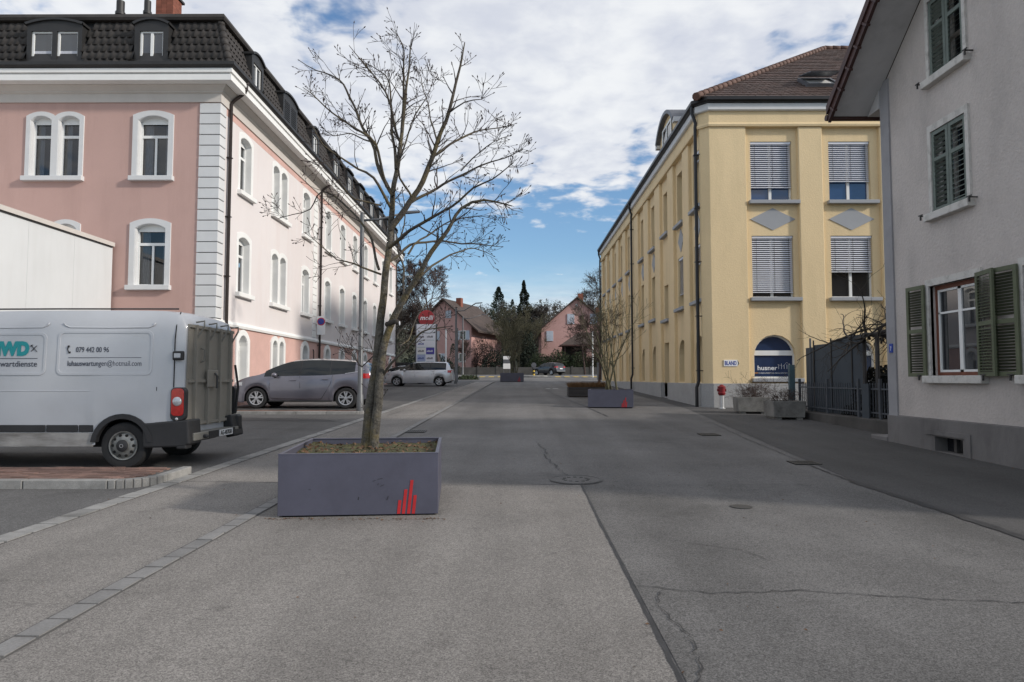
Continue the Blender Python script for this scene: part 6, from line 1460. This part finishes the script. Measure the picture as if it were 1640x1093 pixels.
conifer('pine_tree', 'small blue green conifer between the pine and the tall conifer', (-.6, 128, terr(-.6, 128)), 12.4, 2.2, 3, 'needle_blue', 'pine', CG)
conifer('pine_tree', 'blue green conifer right of the tall dark conifer', (5.2, 140, terr(5, 140)), 9.5, 2.0, 4, 'needle_blue', 'pine', CG)
conifer('pine_tree', 'dark conifer low behind the left house roof', (-7.5, 140, terr(-7.5, 140)), 9.5, 2.0, 5, 'needle_dark', 'pine', CG)
conifer('pine_tree', 'small dark conifer over the bare hillside trees', (9.0, 150, terr(9, 150)), 7.5, 1.6, 8, 'needle_dark', 'pine', CG)
conifer('conifer', 'small dark conifer beside the sign pylon', (-12.8, 74, g(74)), 4.2, 1.2, 6, 'needle_dark', 'pine', CG)
conifer('conifer', 'dark yew in front of the left house door', (-8.6, 93.6, g(93.6)), 4.3, 1.3, 7, 'needle_dark', 'pine', CG, 1.6)
def bush(name, label, loc, rx_, ry_, rz_, seed, m='hedge_green', n=2600, leaf=.14, group=None, cat='bush'):
    t = thing(name, loc, label, cat, group); r_ = random.Random(seed); q = MB()
    for k in range(n):
        d = rdir(r_); d.z = abs(d.z); f = (1 - .45 * r_.random() ** 2) * (1 + .28 * noise.noise(Vector((d.x * 2.4 + seed, d.y * 2.4, d.z * 2.4)))); c = Vector((d.x * rx_ * f, d.y * ry_ * f, d.z * rz_ * f)); a = rdir(r_) * leaf * r_.uniform(.6, 1.3); b = rdir(r_) * leaf * .5
        q.face([c - a, c + b, c + a, c - b])
    q.build('foliage', m, t, fix=False, kind='stuff'); tr = MB(); tr.tube([(0, 0, -.2), (0, 0, rz_ * .6)], [.06, .03], 5); tr.build('stem', 'bark_far', t); return t
HG = 'shrubs along the far garden wall'
for i, (x, y, a, c, s, lb) in enumerate(((3.4, 98.2, 2.0, 2.5, 1, 'dark evergreen shrub just left of the departing car'), (6.2, 98.0, 2.2, 3.0, 2, 'tall dark green shrub behind the departing car'), (9.0, 97.8, 2.0, 2.7, 3, 'dark green shrub before the brown garage roof'), (11.4, 97.9, 1.6, 2.3, 4, 'dark green shrub at the pink garage wall'))):
    bush('garden_shrub', lb, (x, y, g(y) + .3), a, 1.5, c, 40 + i, group=HG)
bush('garden_shrub', 'dark yew mass in the gap beside the right house', (1.9, 101, terr(2, 101)), 1.5, 1.5, 6.0, 51, 'needle_dark', 3600, .16, HG); bush('garden_shrub', 'black green shrub behind the far planter', (-2.9, 97.6, g(97)), 2.3, 1.3, 3.2, 52, 'needle_dark', 2400, .15, HG)
bush('garden_shrub', 'brown leafless hedge right of the left pink house', (-4.6, 99, g(99)), 1.9, 1.6, 5.0, 53, 'bark_red', 3000, .13, HG); bush('garden_shrub', 'low green cushion at the kerb below the thin lamp posts', (-4.6, 66, g(66)), 1.1, .9, .45, 54, 'hedge_green', 900, .1, HG)
bush('garden_shrub', 'dark shrub left of the sign pylon', (-10.6, 70, g(70)), 1.6, 1.2, 2.4, 55, 'needle_dark', 1400, .14, HG)
bush('garden_shrub', 'dark shrub under the left house window', (-10.8, 94.5, g(94)), 3.0, 1.2, 2.6, 56, 'needle_dark', 2200, .15, HG)
# far wood on the hillside: one mass
q = MB(); r_ = random.Random(77)
for k in range(1500):
    y = 132 + 170 * r_.random() ** .9; x = r_.uniform(-.3, .3) * y + r_.uniform(-6, 6); z = terr(x, y); H = r_.uniform(5.5, 9.5); con = r_.random() < .3; Rb = H * (.2 if con else .36)
    for j in range(95 if y < 200 else 60):
        f = r_.random(); rr = Rb * ((1 - f) if con else math.sin(math.pi * min(1, .15 + f * .8)) ** .6) * r_.random() ** .5; a = r_.uniform(0, 6.283); c = Vector((x + rr * math.cos(a), y + rr * math.sin(a), z + H * (.05 + .95 * f))); s = r_.uniform(.2, .75); u = rdir(r_) * s; v = rdir(r_) * s * (.5 if con else .28); u.z = abs(u.z)
        q.face([c - v, c + u, c + v])
tag(q.build('hillside_wood', 'wood_mass', fix=False), 'brown and green winter wood covering the hillside', 'wood', kind='stuff')
# ---------------------------------------------------------------- street furniture
# lamp posts
def lamp_post(label, loc, H, arm, armz, r_=.065, head=.55):
    t = thing('lamp_post', loc, label, 'street lamp', 'street lamps')
    q = MB(); q.lathe([(r_ * 1.35, 0), (r_ * 1.3, .5), (r_, .55), (r_ * .8, H), (r_ * .4, H + .02)], 12); q.build('pole', 'galvanised', t, auto=40)
    q = MB(); q.tube([(0, 0, H - .25), (arm * .4, 0, H - .22), (arm, 0, H + armz)], [r_ * .5, r_ * .42, r_ * .4], 8); q.build('arm', 'galvanised', t, smooth=True)
    q = MB(); q.prism([(arm - .02, -.05), (arm + head * .35, -.09), (arm + head, -.05), (arm + head, .05), (arm + head * .35, .09), (arm - .02, .05)], lambda x, y: (x, y, H + armz - .02 + (x - arm) * .07), lambda x, y: (x, y, H + armz + .05 + (x - arm) * .07)); q.build('lamp_head', 'lead_sheet', t, bev=.01)
    return t
lamp_post('grey lamp post with side arm rising beside the mauve people carrier', (-4.93, 21.65, g(21.65) + .08), 6.35, 1.3, -.02, .085)
lamp_post('lamp post with arm standing right behind the silver people carrier', (-4.65, 53, g(53)), 5.9, 1.5, .35, .09)
lamp_post('slim lamp post by the far kerb right of the other lamp', (-6.1, 78.6, g(78)), 7.0, 2.2, .2, .09)
q = MB(); q.lathe([(.05, 0), (.045, 4.6), (.01, 4.62)], 10, lambda a, b, c: (-5.0 + a, 58.5 + b, g(58.5) + c)); tag(q.build('sign_post', 'galvanised', auto=40), 'short plain grey post between the two slim lamp posts', 'post')
def white_post(x, y, h, label):
    q = MB(); q.lathe([(.075, 0), (.07, h), (.02, h + .04)], 10, lambda a, b, c: (x + a, y + b, g(y) + c)); tag(q.build('white_post', 'sign_white', auto=40), label, 'post', 'white flag posts')
white_post(-6.35, 62, 4.7, 'thin white post right of the sign pylon'); white_post(8.6, 76.3, 5.1, 'thin white post at the corner of the yellow building')
# pylon sign
mat('pylon_white', s2l((232, 234, 242)), 0.45, 0.03, 1); mat('pylon_blue', s2l((70, 60, 160)), 0.45, 0.05); mat('pylon_pale', s2l((168, 180, 214)), 0.45, 0.05); mat('pylon_teal', s2l((150, 176, 182)), 0.5, 0.05); mat('molli_red', s2l((160, 40, 48)), 0.4, 0.05)
py = thing('sign_pylon', (-7.5, 57, g(57)), 'tall white company sign pylon topped by a red round sign', 'sign')
W2 = 1.7; q = MB(); q.box(-W2 / 2, -.12, -.1, W2 / 2, .12, 4.85); q.build('panel', 'pylon_white', py, bev=.02)
for sx_ in (-1, 1):
    q = MB(); q.box(sx_ * W2 / 2 - .05, -.13, -.1, sx_ * W2 / 2 + .05, .13, 4.87); q.build('side_profile', 'galvanised', py)
mats_ = {(2, 1): 'pylon_blue', (1, 0): 'pylon_pale', (3, 0): 'sign_white'}
for r_ in range(7):
    for c in range(2):
        x0 = -.72 + c * .74; z0 = .55 + r_ * .6; q = MB(); q.box(x0, -.135, z0, x0 + .68, -.121, z0 + .53); pq = q.build('name_panel', {(3, 0): 'sign_white'}.get((r_, c), 'pylon_blue' if (r_, c) == (3, 1) else ('pylon_pale' if (r_, c) in ((2, 0),) else 'pylon_white')), py)
        q = MB(); q.box(x0, -.137, z0 - .05, x0 + .68, -.123, z0 - .02); q.build('panel_rule', 'pylon_teal', py)
for r_, c, m in ((3, 1, 'print_white'), (4, 0, 'print_blue'), (3, 0, 'print_grey'), (2, 0, 'print_blue'), (2, 1, 'print_grey'), (5, 0, 'print_grey'), (5, 1, 'print_grey')):
    x0 = -.66 + c * .74; z0 = .72 + r_ * .6; q = MB()
    for k in range(6): q.box(x0 + k * .085, -.14, z0, x0 + k * .085 + .055, -.136, z0 + (.16 if k % 3 else .11))
    q.build('small_print', m, py, kind='stuff')
q = MB(); q.lathe([(.66, -.1), (.68, -.08), (.68, .08), (.66, .1)], 36, lambda a, b, c: (.02 + a, c, 5.35 + b)); dk = q.build('round_sign', 'molli_red', py, auto=40)
text_obj('lettering', 'molli', .52, 'print_white', dk, (-.52, -.103, 5.22), (1, 0, 0), (0, 0, 1), .004, shear=.25, width=1.12, bold=.012)
# white cabinet, traffic island with keep-right bollard, waste bin
cb = thing('control_cabinet', (-.93, 70, g(70)), 'white cabinet on legs behind the far planter', 'cabinet')
for a, b, m in ((1.0, 1.55, 'sign_white'), (1.56, 1.95, 'lead_sheet'), (1.96, 2.3, 'sign_white')): q = MB(); q.box(-.36, -.2, a, .36, .2, b); q.build('door_panel', m, cb, bev=.02)
for x in (-.3, .3): q = MB(); q.box(x - .03, -.15, 0, x + .03, .15, 1.0); q.build('leg', 'galvanised', cb)
isl = MB(); isl.prism([(2.0 + 1.7 * math.cos(a * .2618), 79.3 + 1.3 * math.sin(a * .2618)) for a in range(24)], lambda x, y: (x, y, g(y)), lambda x, y: (x, y, g(y) + .16)); tag(isl.build('traffic_island', 'kerb_stone', bev=.03), kind='structure')
bo = thing('traffic_bollard', (2.1, 79.2, g(79.2) + .16), 'yellow and black striped bollard with round sign on the traffic island', 'bollard')
for k in range(4): q = MB(); q.lathe([(.12, k * .2), (.12, k * .2 + .2)], 14); q.build('stripe', 'yellow_line' if k % 2 == 0 else 'well_black', bo)
q = MB(); q.lathe([(.3, -.03), (.3, .03)], 24, lambda a, b, c: (a, c - .06, 1.2 + b)); q.build('round_plate', 'lead_sheet', bo)
wb = thing('waste_bin', (8.35, 66, g(66)), 'grey metal bin at the far corner of the yellow building', 'bin'); q = MB(); q.box(-.45, -.4, 0, .45, .4, 1.5); q.build('body', 'galvanised', wb, bev=.05); q = MB(); q.box(-.48, -.43, 1.5, .48, .43, 1.62); q.build('lid', 'lead_sheet', wb, bev=.03)
# zebra crossing bars, each one painted
for k in range(6):
    for x in (-5.6 + k * .0,):
        pass
for x in [-6.3 + 1.05 * k for k in range(6)] + [4.6 + 1.05 * k for k in range(6)]:
    q = MB(); q.face([(x, 77.6, g(77.6) + .011), (x + .62, 77.6, g(77.6) + .011), (x + .62, 81.4, g(81.4) + .011), (x, 81.4, g(81.4) + .011)]); z = q.build('zebra_bar', 'yellow_line', bpy.data.objects['cross_road'])
# garden wall along the far road
mat('dark_wall', (0.075, 0.07, 0.066), 0.9, 0.25, 1.2, 0.4, 20, grime=(0.035, 0.035, 0.03), gamt=0.7, gscale=1.0)
gw = thing('garden_wall', (0, 95, g(95)), 'low dark concrete garden wall along the far road', 'wall', world_coords=True)
for k in range(-14, 16):
    x = k * 2.6; q = MB(); q.box(x + .14, 94.4, 2.0, x + 2.46, 94.6, 3.2); q.build('wall_panel', 'dark_wall', gw)
    q = MB(); q.box(x - .14, 94.34, 2.0, x + .14, 94.66, 3.35); q.build('wall_post', 'dark_wall', gw)
df = thing('board_fence', (-13, 62, g(62)), 'dark board fence between the pink building and the sign pylon', 'fence', world_coords=True)
for k in range(22): q = MB(); q.box(-16 + k * .3, 63.0, 1.3, -15.72 + k * .3, 63.04, 3.1); q.build('board', 'black_plastic', df)
# ---- far pink houses
mat('far_pink', s2l((186, 148, 142)), 0.9, 0.06, .5, fine=.05, fscale=4, grime=s2l((168, 124, 116)), gamt=.4, gscale=.6)
mat('far_roof', (0.06, 0.042, 0.035), 0.85, 0.3, 1.2, 0.3, 12, fine=.25, fscale=5)
mat('shutter_pale', s2l((176, 184, 196)), 0.7, 0.05, 3)
def gable_house(label, x0, x1, y0, y1, ze, pitch, wins, chim, ov=.6, eo=1.0, sidewins=()):
    xm = (x0 + x1) / 2; zr = ze + pitch * (x1 - x0) / 2; zb = g(y0) - .3
    t = thing('gabled_house', (xm, y0, g(y0)), label, 'house', 'pink gabled houses beyond the cross road', world_coords=True)
    hs = [(a - w / 2, a + w / 2, z, z + h) for a, z, w, h, s in wins]; mb = MB()
    low = [h for h in hs if h[3] <= ze]; high = [h for h in hs if h[3] > ze]
    P_ = lambda u, v, w: (u, y0 - w, v)
    wall(mb, P_, x0, x1, zb, ze, low, .15)
    us = sorted({x0, xm, x1, *[h[0] for h in high], *[h[1] for h in high]}); gz_ = lambda u: ze + pitch * min(u - x0, x1 - u)
    for a, b in zip(us, us[1:]):
        cut = [h for h in high if h[0] <= (a + b) / 2 <= h[1]]
        if cut:
            h = cut[0]; lo_ = max(ze, h[2]) 
            if h[2] > ze: mb.face([P_(a, ze, 0), P_(b, ze, 0), P_(b, h[2], 0), P_(a, h[2], 0)])
            mb.face([P_(a, h[3], 0), P_(b, h[3], 0), P_(b, gz_(b), 0), P_(a, gz_(a), 0)])
        else: mb.face([P_(a, ze, 0), P_(b, ze, 0), P_(b, gz_(b), 0), P_(a, gz_(a), 0)])
    for x in (x0, x1): mb.face([(x, y0, zb), (x, y1, zb), (x, y1, ze), (x, y0, ze)])
    mb.face([(x0, y1, zb), (x1, y1, zb), (x1, y1, ze), (xm, y1, zr), (x0, y1, ze)]); mb.build('wall', 'far_pink', t, fix=False)
    rf = MB()
    for s, xe in ((-1, x0 - eo), (1, x1 + eo)):
        rf.prism([(xe, y0 - ov), (xm, y0 - ov), (xm, y1 + ov), (xe, y1 + ov)], lambda x, y: (x, y, zr - abs(x - xm) * pitch + .05), lambda x, y: (x, y, zr - abs(x - xm) * pitch + .28))
    ro = rf.build('roof', 'far_roof', t)
    for cx2, cy2, ch2 in chim:
        zc = zr - abs(cx2 - xm) * pitch; q = MB(); q.box(cx2 - .4, cy2 - .4, zc - .3, cx2 + .4, cy2 + .4, zc + ch2); co = subpart(q.build('chimney', 'brick'), ro)
    for a, z, w, h, s in wins:
        f = MB(); f.ring([(a - w / 2, z), (a + w / 2, z), (a + w / 2, z + h), (a - w / 2, z + h)], [(a - w / 2 + .09, z + .09), (a + w / 2 - .09, z + .09), (a + w / 2 - .09, z + h - .09), (a - w / 2 + .09, z + h - .09)], lambda x, v: (x, y0 - .05, v), lambda x, v: (x, y0 + .1, v)); f.box(a - .04, y0 + .02, z + .09, a + .04, y0 + .08, z + h - .09); fo = f.build('window', 'window_white', t)
        q = MB(); q.face([(a - w / 2, y0 + .09, z), (a + w / 2, y0 + .09, z), (a + w / 2, y0 + .09, z + h), (a - w / 2, y0 + .09, z + h)]); subpart(q.build('pane', 'pane_office'), fo)
        if s == 'closed':
            for k in (0, 1): q = MB(); q.box(a - w / 2 + k * w / 2 + .01, y0 - .11, z, a + k * w / 2 - .01, y0 - .055, z + h); subpart(q.build('shutter', 'shutter_pale'), fo)
        elif s == 'open':
            for k in (-1, 1): q = MB(); q.box(a + k * (w * .77) - w * .25, y0 - .08, z, a + k * (w * .77) + w * .25, y0 - .02, z + h); subpart(q.build('shutter', 'shutter_pale'), fo)
    return t
lh = gable_house('left pink gabled house half hidden by the bare tree', -15.0, -6.15, 100, 112, 9.35, .86, [(-7.5, 7.25, 1.05, 1.35, 'open'), (-12.3, 7.25, 1.05, 1.35, 'open'), (-7.6, 4.0, 1.1, 1.3, 'none'), (-11.5, 4.0, 1.1, 1.3, 'open'), (-9.8, 10.5, .9, 1.1, 'closed')], [(-9.9, 104, 1.3)], eo=1.35); lh.rotation_euler = (0, 0, R(-20))
gable_house('right pink gabled house with pale closed shutters', 3.95, 15.0, 105, 118, 9.25, .86, [(5.25, 7.4, 1.05, 1.55, 'closed'), (8.5, 10.05, 1.1, 1.55, 'closed'), (12.0, 10.05, 1.1, 1.55, 'closed'), (9.4, 12.7, .35, .45, 'none')], [(10.3, 108, 1.8)], eo=.75)
gable_house('brown roofed pink house behind the right gabled house', 13.0, 22.0, 124, 134, 10.6, .86, [(15, 8, 1.1, 1.4, 'closed')], [(15.2, 126, 2.4)], eo=.75)
gh = thing('garage', (11, 99.5, g(99.5)), 'low pink garage with brown hipped roof before the right pink house', 'garage', world_coords=True)
q = MB(); A = [(6.4, 98.0, 6.45), (19, 98.0, 6.45), (19, 104, 6.45), (6.4, 104, 6.45)]; q.face(A); q.face([A[0], A[1], (17, 101, 8.5), (9.3, 101, 8.5)]); q.face([A[2], A[3], (9.3, 101, 8.5), (17, 101, 8.5)]); q.face([A[3], A[0], (9.3, 101, 8.5)]); q.face([A[1], A[2], (17, 101, 8.5)]); q.build('roof', 'far_roof', gh)
q = MB(); q.box(10.2, 98.6, 2.2, 18.5, 103.5, 6.43); q.build('wall', 'far_pink', gh); q = MB(); q.box(7.0, 98.5, 2.2, 7.2, 98.7, 6.43); q.build('post', 'verge_brown', gh); q = MB(); q.box(7.0, 103, 2.2, 10.2, 103.3, 6.43); q.build('back_wall', 'dark_wall', gh)
q = MB(); q.box(6.3, 97.95, 6.3, 19, 98.02, 6.5); q.build('fascia', 'verge_brown', gh)
# dark roofs behind the left house
gable_house('brown roof peeping out right behind the left pink house', -11.5, -4.2, 118, 128, 9.6, .8, [(-6, 7, 1, 1.2, 'closed')], [(-6.6, 119, 1.4)], eo=.8)
# ---- timber planter with dry grass
mat('dark_timber', (0.05, 0.046, 0.045), 0.75, 0.2, 6, 0.3, 40, orand=.15); mat('dry_grass', (0.17, 0.095, 0.04), 0.9, 0.4, 12)
tp = thing('timber_planter', (3.45, 32.6, g(32.6)), 'dark timber planter full of brown dry grass behind the steel planter', 'planter')
for k in range(4):
    for s in (-1, 1): q = MB(); q.box(-.95, s * .55 - .02, .03 + k * .11, .95, s * .55 + .02, .125 + k * .11); q.build('board', 'dark_timber', tp)
    for s in (-1, 1): q = MB(); q.box(s * .95 - .02, -.53, .03 + k * .11, s * .95 + .02, .53, .125 + k * .11); q.build('board', 'dark_timber', tp)
q = MB(); q.box(-.92, -.52, 0, .92, .52, .4); q.build('soil', 'soil', tp)
q = MB(); r_ = random.Random(9)
for k in range(2600):
    x, y = r_.uniform(-.9, .9), r_.uniform(-.5, .5); p = Vector((x, y, .4)); d = Vector((r_.uniform(-.5, .5) + x * .3, r_.uniform(-.5, .5) + y * .3, 1)).normalized(); h = r_.uniform(.15, .42); w = Vector((r_.uniform(-1, 1), r_.uniform(-1, 1), 0)).normalized() * .006; m_ = p + d * h * .6; e = p + d * h + Vector((d.x, d.y, -.3)) * h * .35
    q.face([p - w, p + w, m_ + w, m_ - w]); q.face([m_ - w, m_ + w, e])
q.build('dry_grass', 'dry_grass', tp, fix=False, kind='stuff')
# ---- hydrant
mat('hydrant_red', (0.2, 0.012, 0.018), 0.4, 0.1, 6); mat('chrome_post', (0.62, 0.62, 0.62), 0.3, 0.05, 4, metal=.6)
hy = thing('fire_hydrant', (7.18, 23.9, g(23.9)), 'red headed fire hydrant on a bright steel post at the yellow corner', 'hydrant'); hy.scale = (.88, .88, .94)
q = MB(); q.lathe([(.13, 0), (.13, .04), (.085, .05), (.085, .5), (.1, .5)], 16); q.build('post', 'chrome_post', hy, auto=40)
q = MB(); q.lathe([(.1, .5), (.14, .54), (.15, .6), (.13, .62), (.14, .78), (.16, .79), (.16, .83), (.09, .86), (.06, .9), (.001, .91)], 16); q.lathe([(.05, 0), (.05, .15), (.06, .15), (.06, .17)], 10, lambda a, b, c: (-c, a, .7 + b)); q.lathe([(.05, 0), (.05, .15), (.06, .15), (.06, .17)], 10, lambda a, b, c: (c, a, .7 + b)); q.build('head', 'hydrant_red', hy, auto=40)
# ---- concrete planters with shrubs
mat('rough_concrete', s2l((128, 126, 122)), 0.92, 0.15, 3, 0.8, 25, fine=.18, grime=s2l((64, 62, 58)), gamt=.8, gscale=2.5, bdist=.02)
def conc_planter(label, x0, y0, w, d, h, rz, shrub, slabel):
    t = thing('concrete_planter', (x0, y0, g(y0)), label, 'planter', 'concrete planters by the fence', rz); q = MB()
    q.ring([(-w / 2, -d / 2), (w / 2, -d / 2), (w / 2, d / 2), (-w / 2, d / 2)], [(-w / 2 + .07, -d / 2 + .07), (w / 2 - .07, -d / 2 + .07), (w / 2 - .07, d / 2 - .07), (-w / 2 + .07, d / 2 - .07)], lambda x, y: (x * .94, y * .94, .06), lambda x, y: (x, y, h)); q.build('trough', 'rough_concrete', t, bev=.012)
    for s in (-1, 1): q = MB(); q.box(s * w * .32 - .08, -d / 2 + .06, -.02, s * w * .32 + .08, d / 2 - .06, .06); q.build('foot', 'rough_concrete', t)
    q = MB(); q.box(-w / 2 + .08, -d / 2 + .08, .1, w / 2 - .08, d / 2 - .08, h - .04); q.build('soil', 'soil', t)
    c = thing('dry_shrub', (x0, y0, g(y0) + h - .05), slabel, 'shrub', 'twiggy shrubs in concrete planters'); r_ = random.Random(int(x0 * 100)); cr = MB()
    for k in range(shrub):
        grow(cr, Vector((r_.uniform(-w / 2 + .12, w / 2 - .12), r_.uniform(-d / 2 + .1, d / 2 - .1), 0)), Vector((r_.uniform(-.8, .8), r_.uniform(-.6, .6), 1)), r_.uniform(.22, .5) if r_.random() < .9 else .8, .006, 2, r_, seg=.07, wob=.3, up=-.02, nch=(3, 4), ang=(25, 70), rmin=.003, minlen=.03)
    cr.build('twigs', 'bark_red', c, fix=False, kind='stuff')
conc_planter('weathered concrete trough nearest the hydrant', 7.52, 21.95, .98, .95, .52, R(-8), 60, 'brown twiggy shrub in the trough nearest the hydrant')
conc_planter('stained concrete trough beside the blue fence post', 7.72, 19.75, .9, 1.0, .52, R(-4), 36, 'sparse bare shrub in the trough beside the fence')
# ---- fence and screen between the house and the yellow building
mat('slate_panel', s2l((60, 68, 76)), 0.7, 0.1, 2, 0.2, 30, grime=s2l((50, 54, 58)), gamt=.5, gscale=1.5); mat('teal_post', s2l((74, 96, 104)), 0.6, 0.1, 3); mat('rail_grey', s2l((74, 78, 84)), 0.6, 0.1, 4); mat('ivy_dark', (0.008, 0.009, 0.007), 0.9, 0.4, 6)
fn = thing('metal_railing', (8.45, 18, g(18)), 'low grey metal picket railing on a dark kerb before the slate screen', 'railing', world_coords=True)
q = MB(); q.box(8.25, 14.75, .2, 8.7, 20.55, .66); q.build('kerb_base', 'dark_wall', fn, bev=.02)
zt = 1.5
for y in (20.4, 18.6, 16.9, 15.9, 14.8): q = MB(); q.box(8.42, y - .03, .6, 8.48, y + .03, zt + .1); q.build('post', 'rail_grey', fn)
for z in (.78, 1.34):
    q = MB(); q.box(8.44, 14.83, z, 8.46, 20.37, z + .035); q.build('rail', 'rail_grey', fn)
k = 20.28
while k > 14.9:
    q = MB(); q.box(8.463, k - .011, .7, 8.483, k + .011, zt); q.build('picket', 'rail_grey', fn); k -= .125
gp = MB(); gp.box(8.38, 16.3, .62, 8.41, 16.62, zt - .02); gp.build('letter_panel', 'slate_panel', fn)
sc = thing('slate_screen', (8.8, 18.5, g(18.5)), 'tall dark slate coloured board screen behind the railing', 'fence', world_coords=True)
for a, b, z in ((20.55, 20.0, 2.52), (19.98, 18.9, 2.58), (18.88, 17.75, 2.66), (17.73, 17.2, 2.72)):
    q = MB(); q.box(8.72, b, .55, 8.78, a, z); q.build('board_panel', 'slate_panel', sc)
for y in (19.99, 18.89, 17.74): q = MB(); q.box(8.70, y - .03, .5, 8.719, y + .03, 2.72); q.build('batten', 'dark_sheet', sc)
q = MB(); q.box(8.2, 20.5, .45, 8.36, 20.62, 2.02); q.build('end_post', 'teal_post', sc)
q = MB(); q.tube([(8.6, 19.95, .5), (8.6, 19.95, 2.78)], .03, 8); q.build('pole', 'rail_grey', sc)
ivb = bush('ivy_thicket', 'black green ivy thicket in the gap beside the grey house', (9.35, 17.3, .3), .75, 1.6, 1.55, 61, 'ivy_dark', 7000, .09, None, 'ivy')
pg = thing('pergola', (9.3, 16.5, g(16.5)), 'rustic dark pergola with tangled bare vine above the screen', 'pergola', world_coords=True)
for x, y, h in ((8.6, 16.3, 2.62), (8.95, 15.1, 2.7), (8.75, 17.2, 2.75), (9.4, 14.9, 2.6)): q = MB(); q.tube([(x, y, .3), (x + .02, y, h)], .05, 7); q.build('post', 'dark_timber', pg)
for a, b in (((8.3, 14.7, 2.72), (8.75, 17.6, 2.62)), ((8.9, 14.6, 2.6), (9.2, 17.6, 2.7)), ((8.2, 15.1, 2.62), (10, 15.2, 2.6)), ((8.4, 14.9, 2.45), (9.8, 14.8, 2.45)), ((8.3, 16.3, 2.66), (9.9, 16.4, 2.66)), ((8.4, 14.8, 2.1), (9.8, 14.75, 2.1))): q = MB(); q.tube([a, b], .04, 6); q.build('beam', 'dark_timber', pg)
vine = MB(); r_ = random.Random(3)
for k in range(44):
    p = Vector((r_.uniform(8.4, 9.3), r_.uniform(14.8, 18.6), 2.55 + r_.uniform(-.08, .12))); grow(vine, p, Vector((r_.uniform(-.3, .3), r_.uniform(-1, 1), r_.uniform(-.05, .25))), r_.uniform(.8, 1.7), r_.uniform(.014, .036), 2, r_, seg=.12, wob=.25, up=-.02, nch=(2, 3), ang=(20, 60), rmin=.003)
vine.build('vine', 'bark_far', pg, fix=False, kind='stuff')
st = MB(); st.box(7.6, 14.1, .0, 9.4, 14.74, .42); tag(st.build('door_step', 'old_concrete', bev=.02), kind='structure')
# scattered fallen leaves and pebbles on the asphalt, each a tiny thing
lf = MB(); r_ = random.Random(15)
spots = [(r_.uniform(-4, 7), r_.uniform(2.6, 16)) for k in range(170)]
for k in range(150):      # drifts along the planter foot, the granite channel and the house plinth
    spots.append((-1.65 + r_.uniform(-.95, .95), 7.07 - abs(r_.gauss(0, .05)))); 
    if k % 2: yy2 = r_.uniform(3, 20); spots.append((KX(yy2) + r_.gauss(0, .12), yy2)); yy2 = r_.uniform(6.5, 14); spots.append((7.56 - abs(r_.gauss(0, .07)), yy2))
for x, y in spots:
    s = r_.uniform(.006, .018); a = r_.uniform(0, 6.28); z = g(y) + .013
    lf.face([(x + s * math.cos(a), y + s * math.sin(a), z), (x + s * .5 * math.cos(a + 1.6), y + s * .5 * math.sin(a + 1.6), z + s * .5), (x - s * math.cos(a), y - s * math.sin(a), z + .002), (x + s * .5 * math.cos(a - 1.6), y + s * .5 * math.sin(a - 1.6), z + .001)])
tag(lf.build('leaf_scatter', 'leaf_brown', fix=False), 'tiny dead leaf bits scattered over the asphalt', 'leaves', kind='stuff')
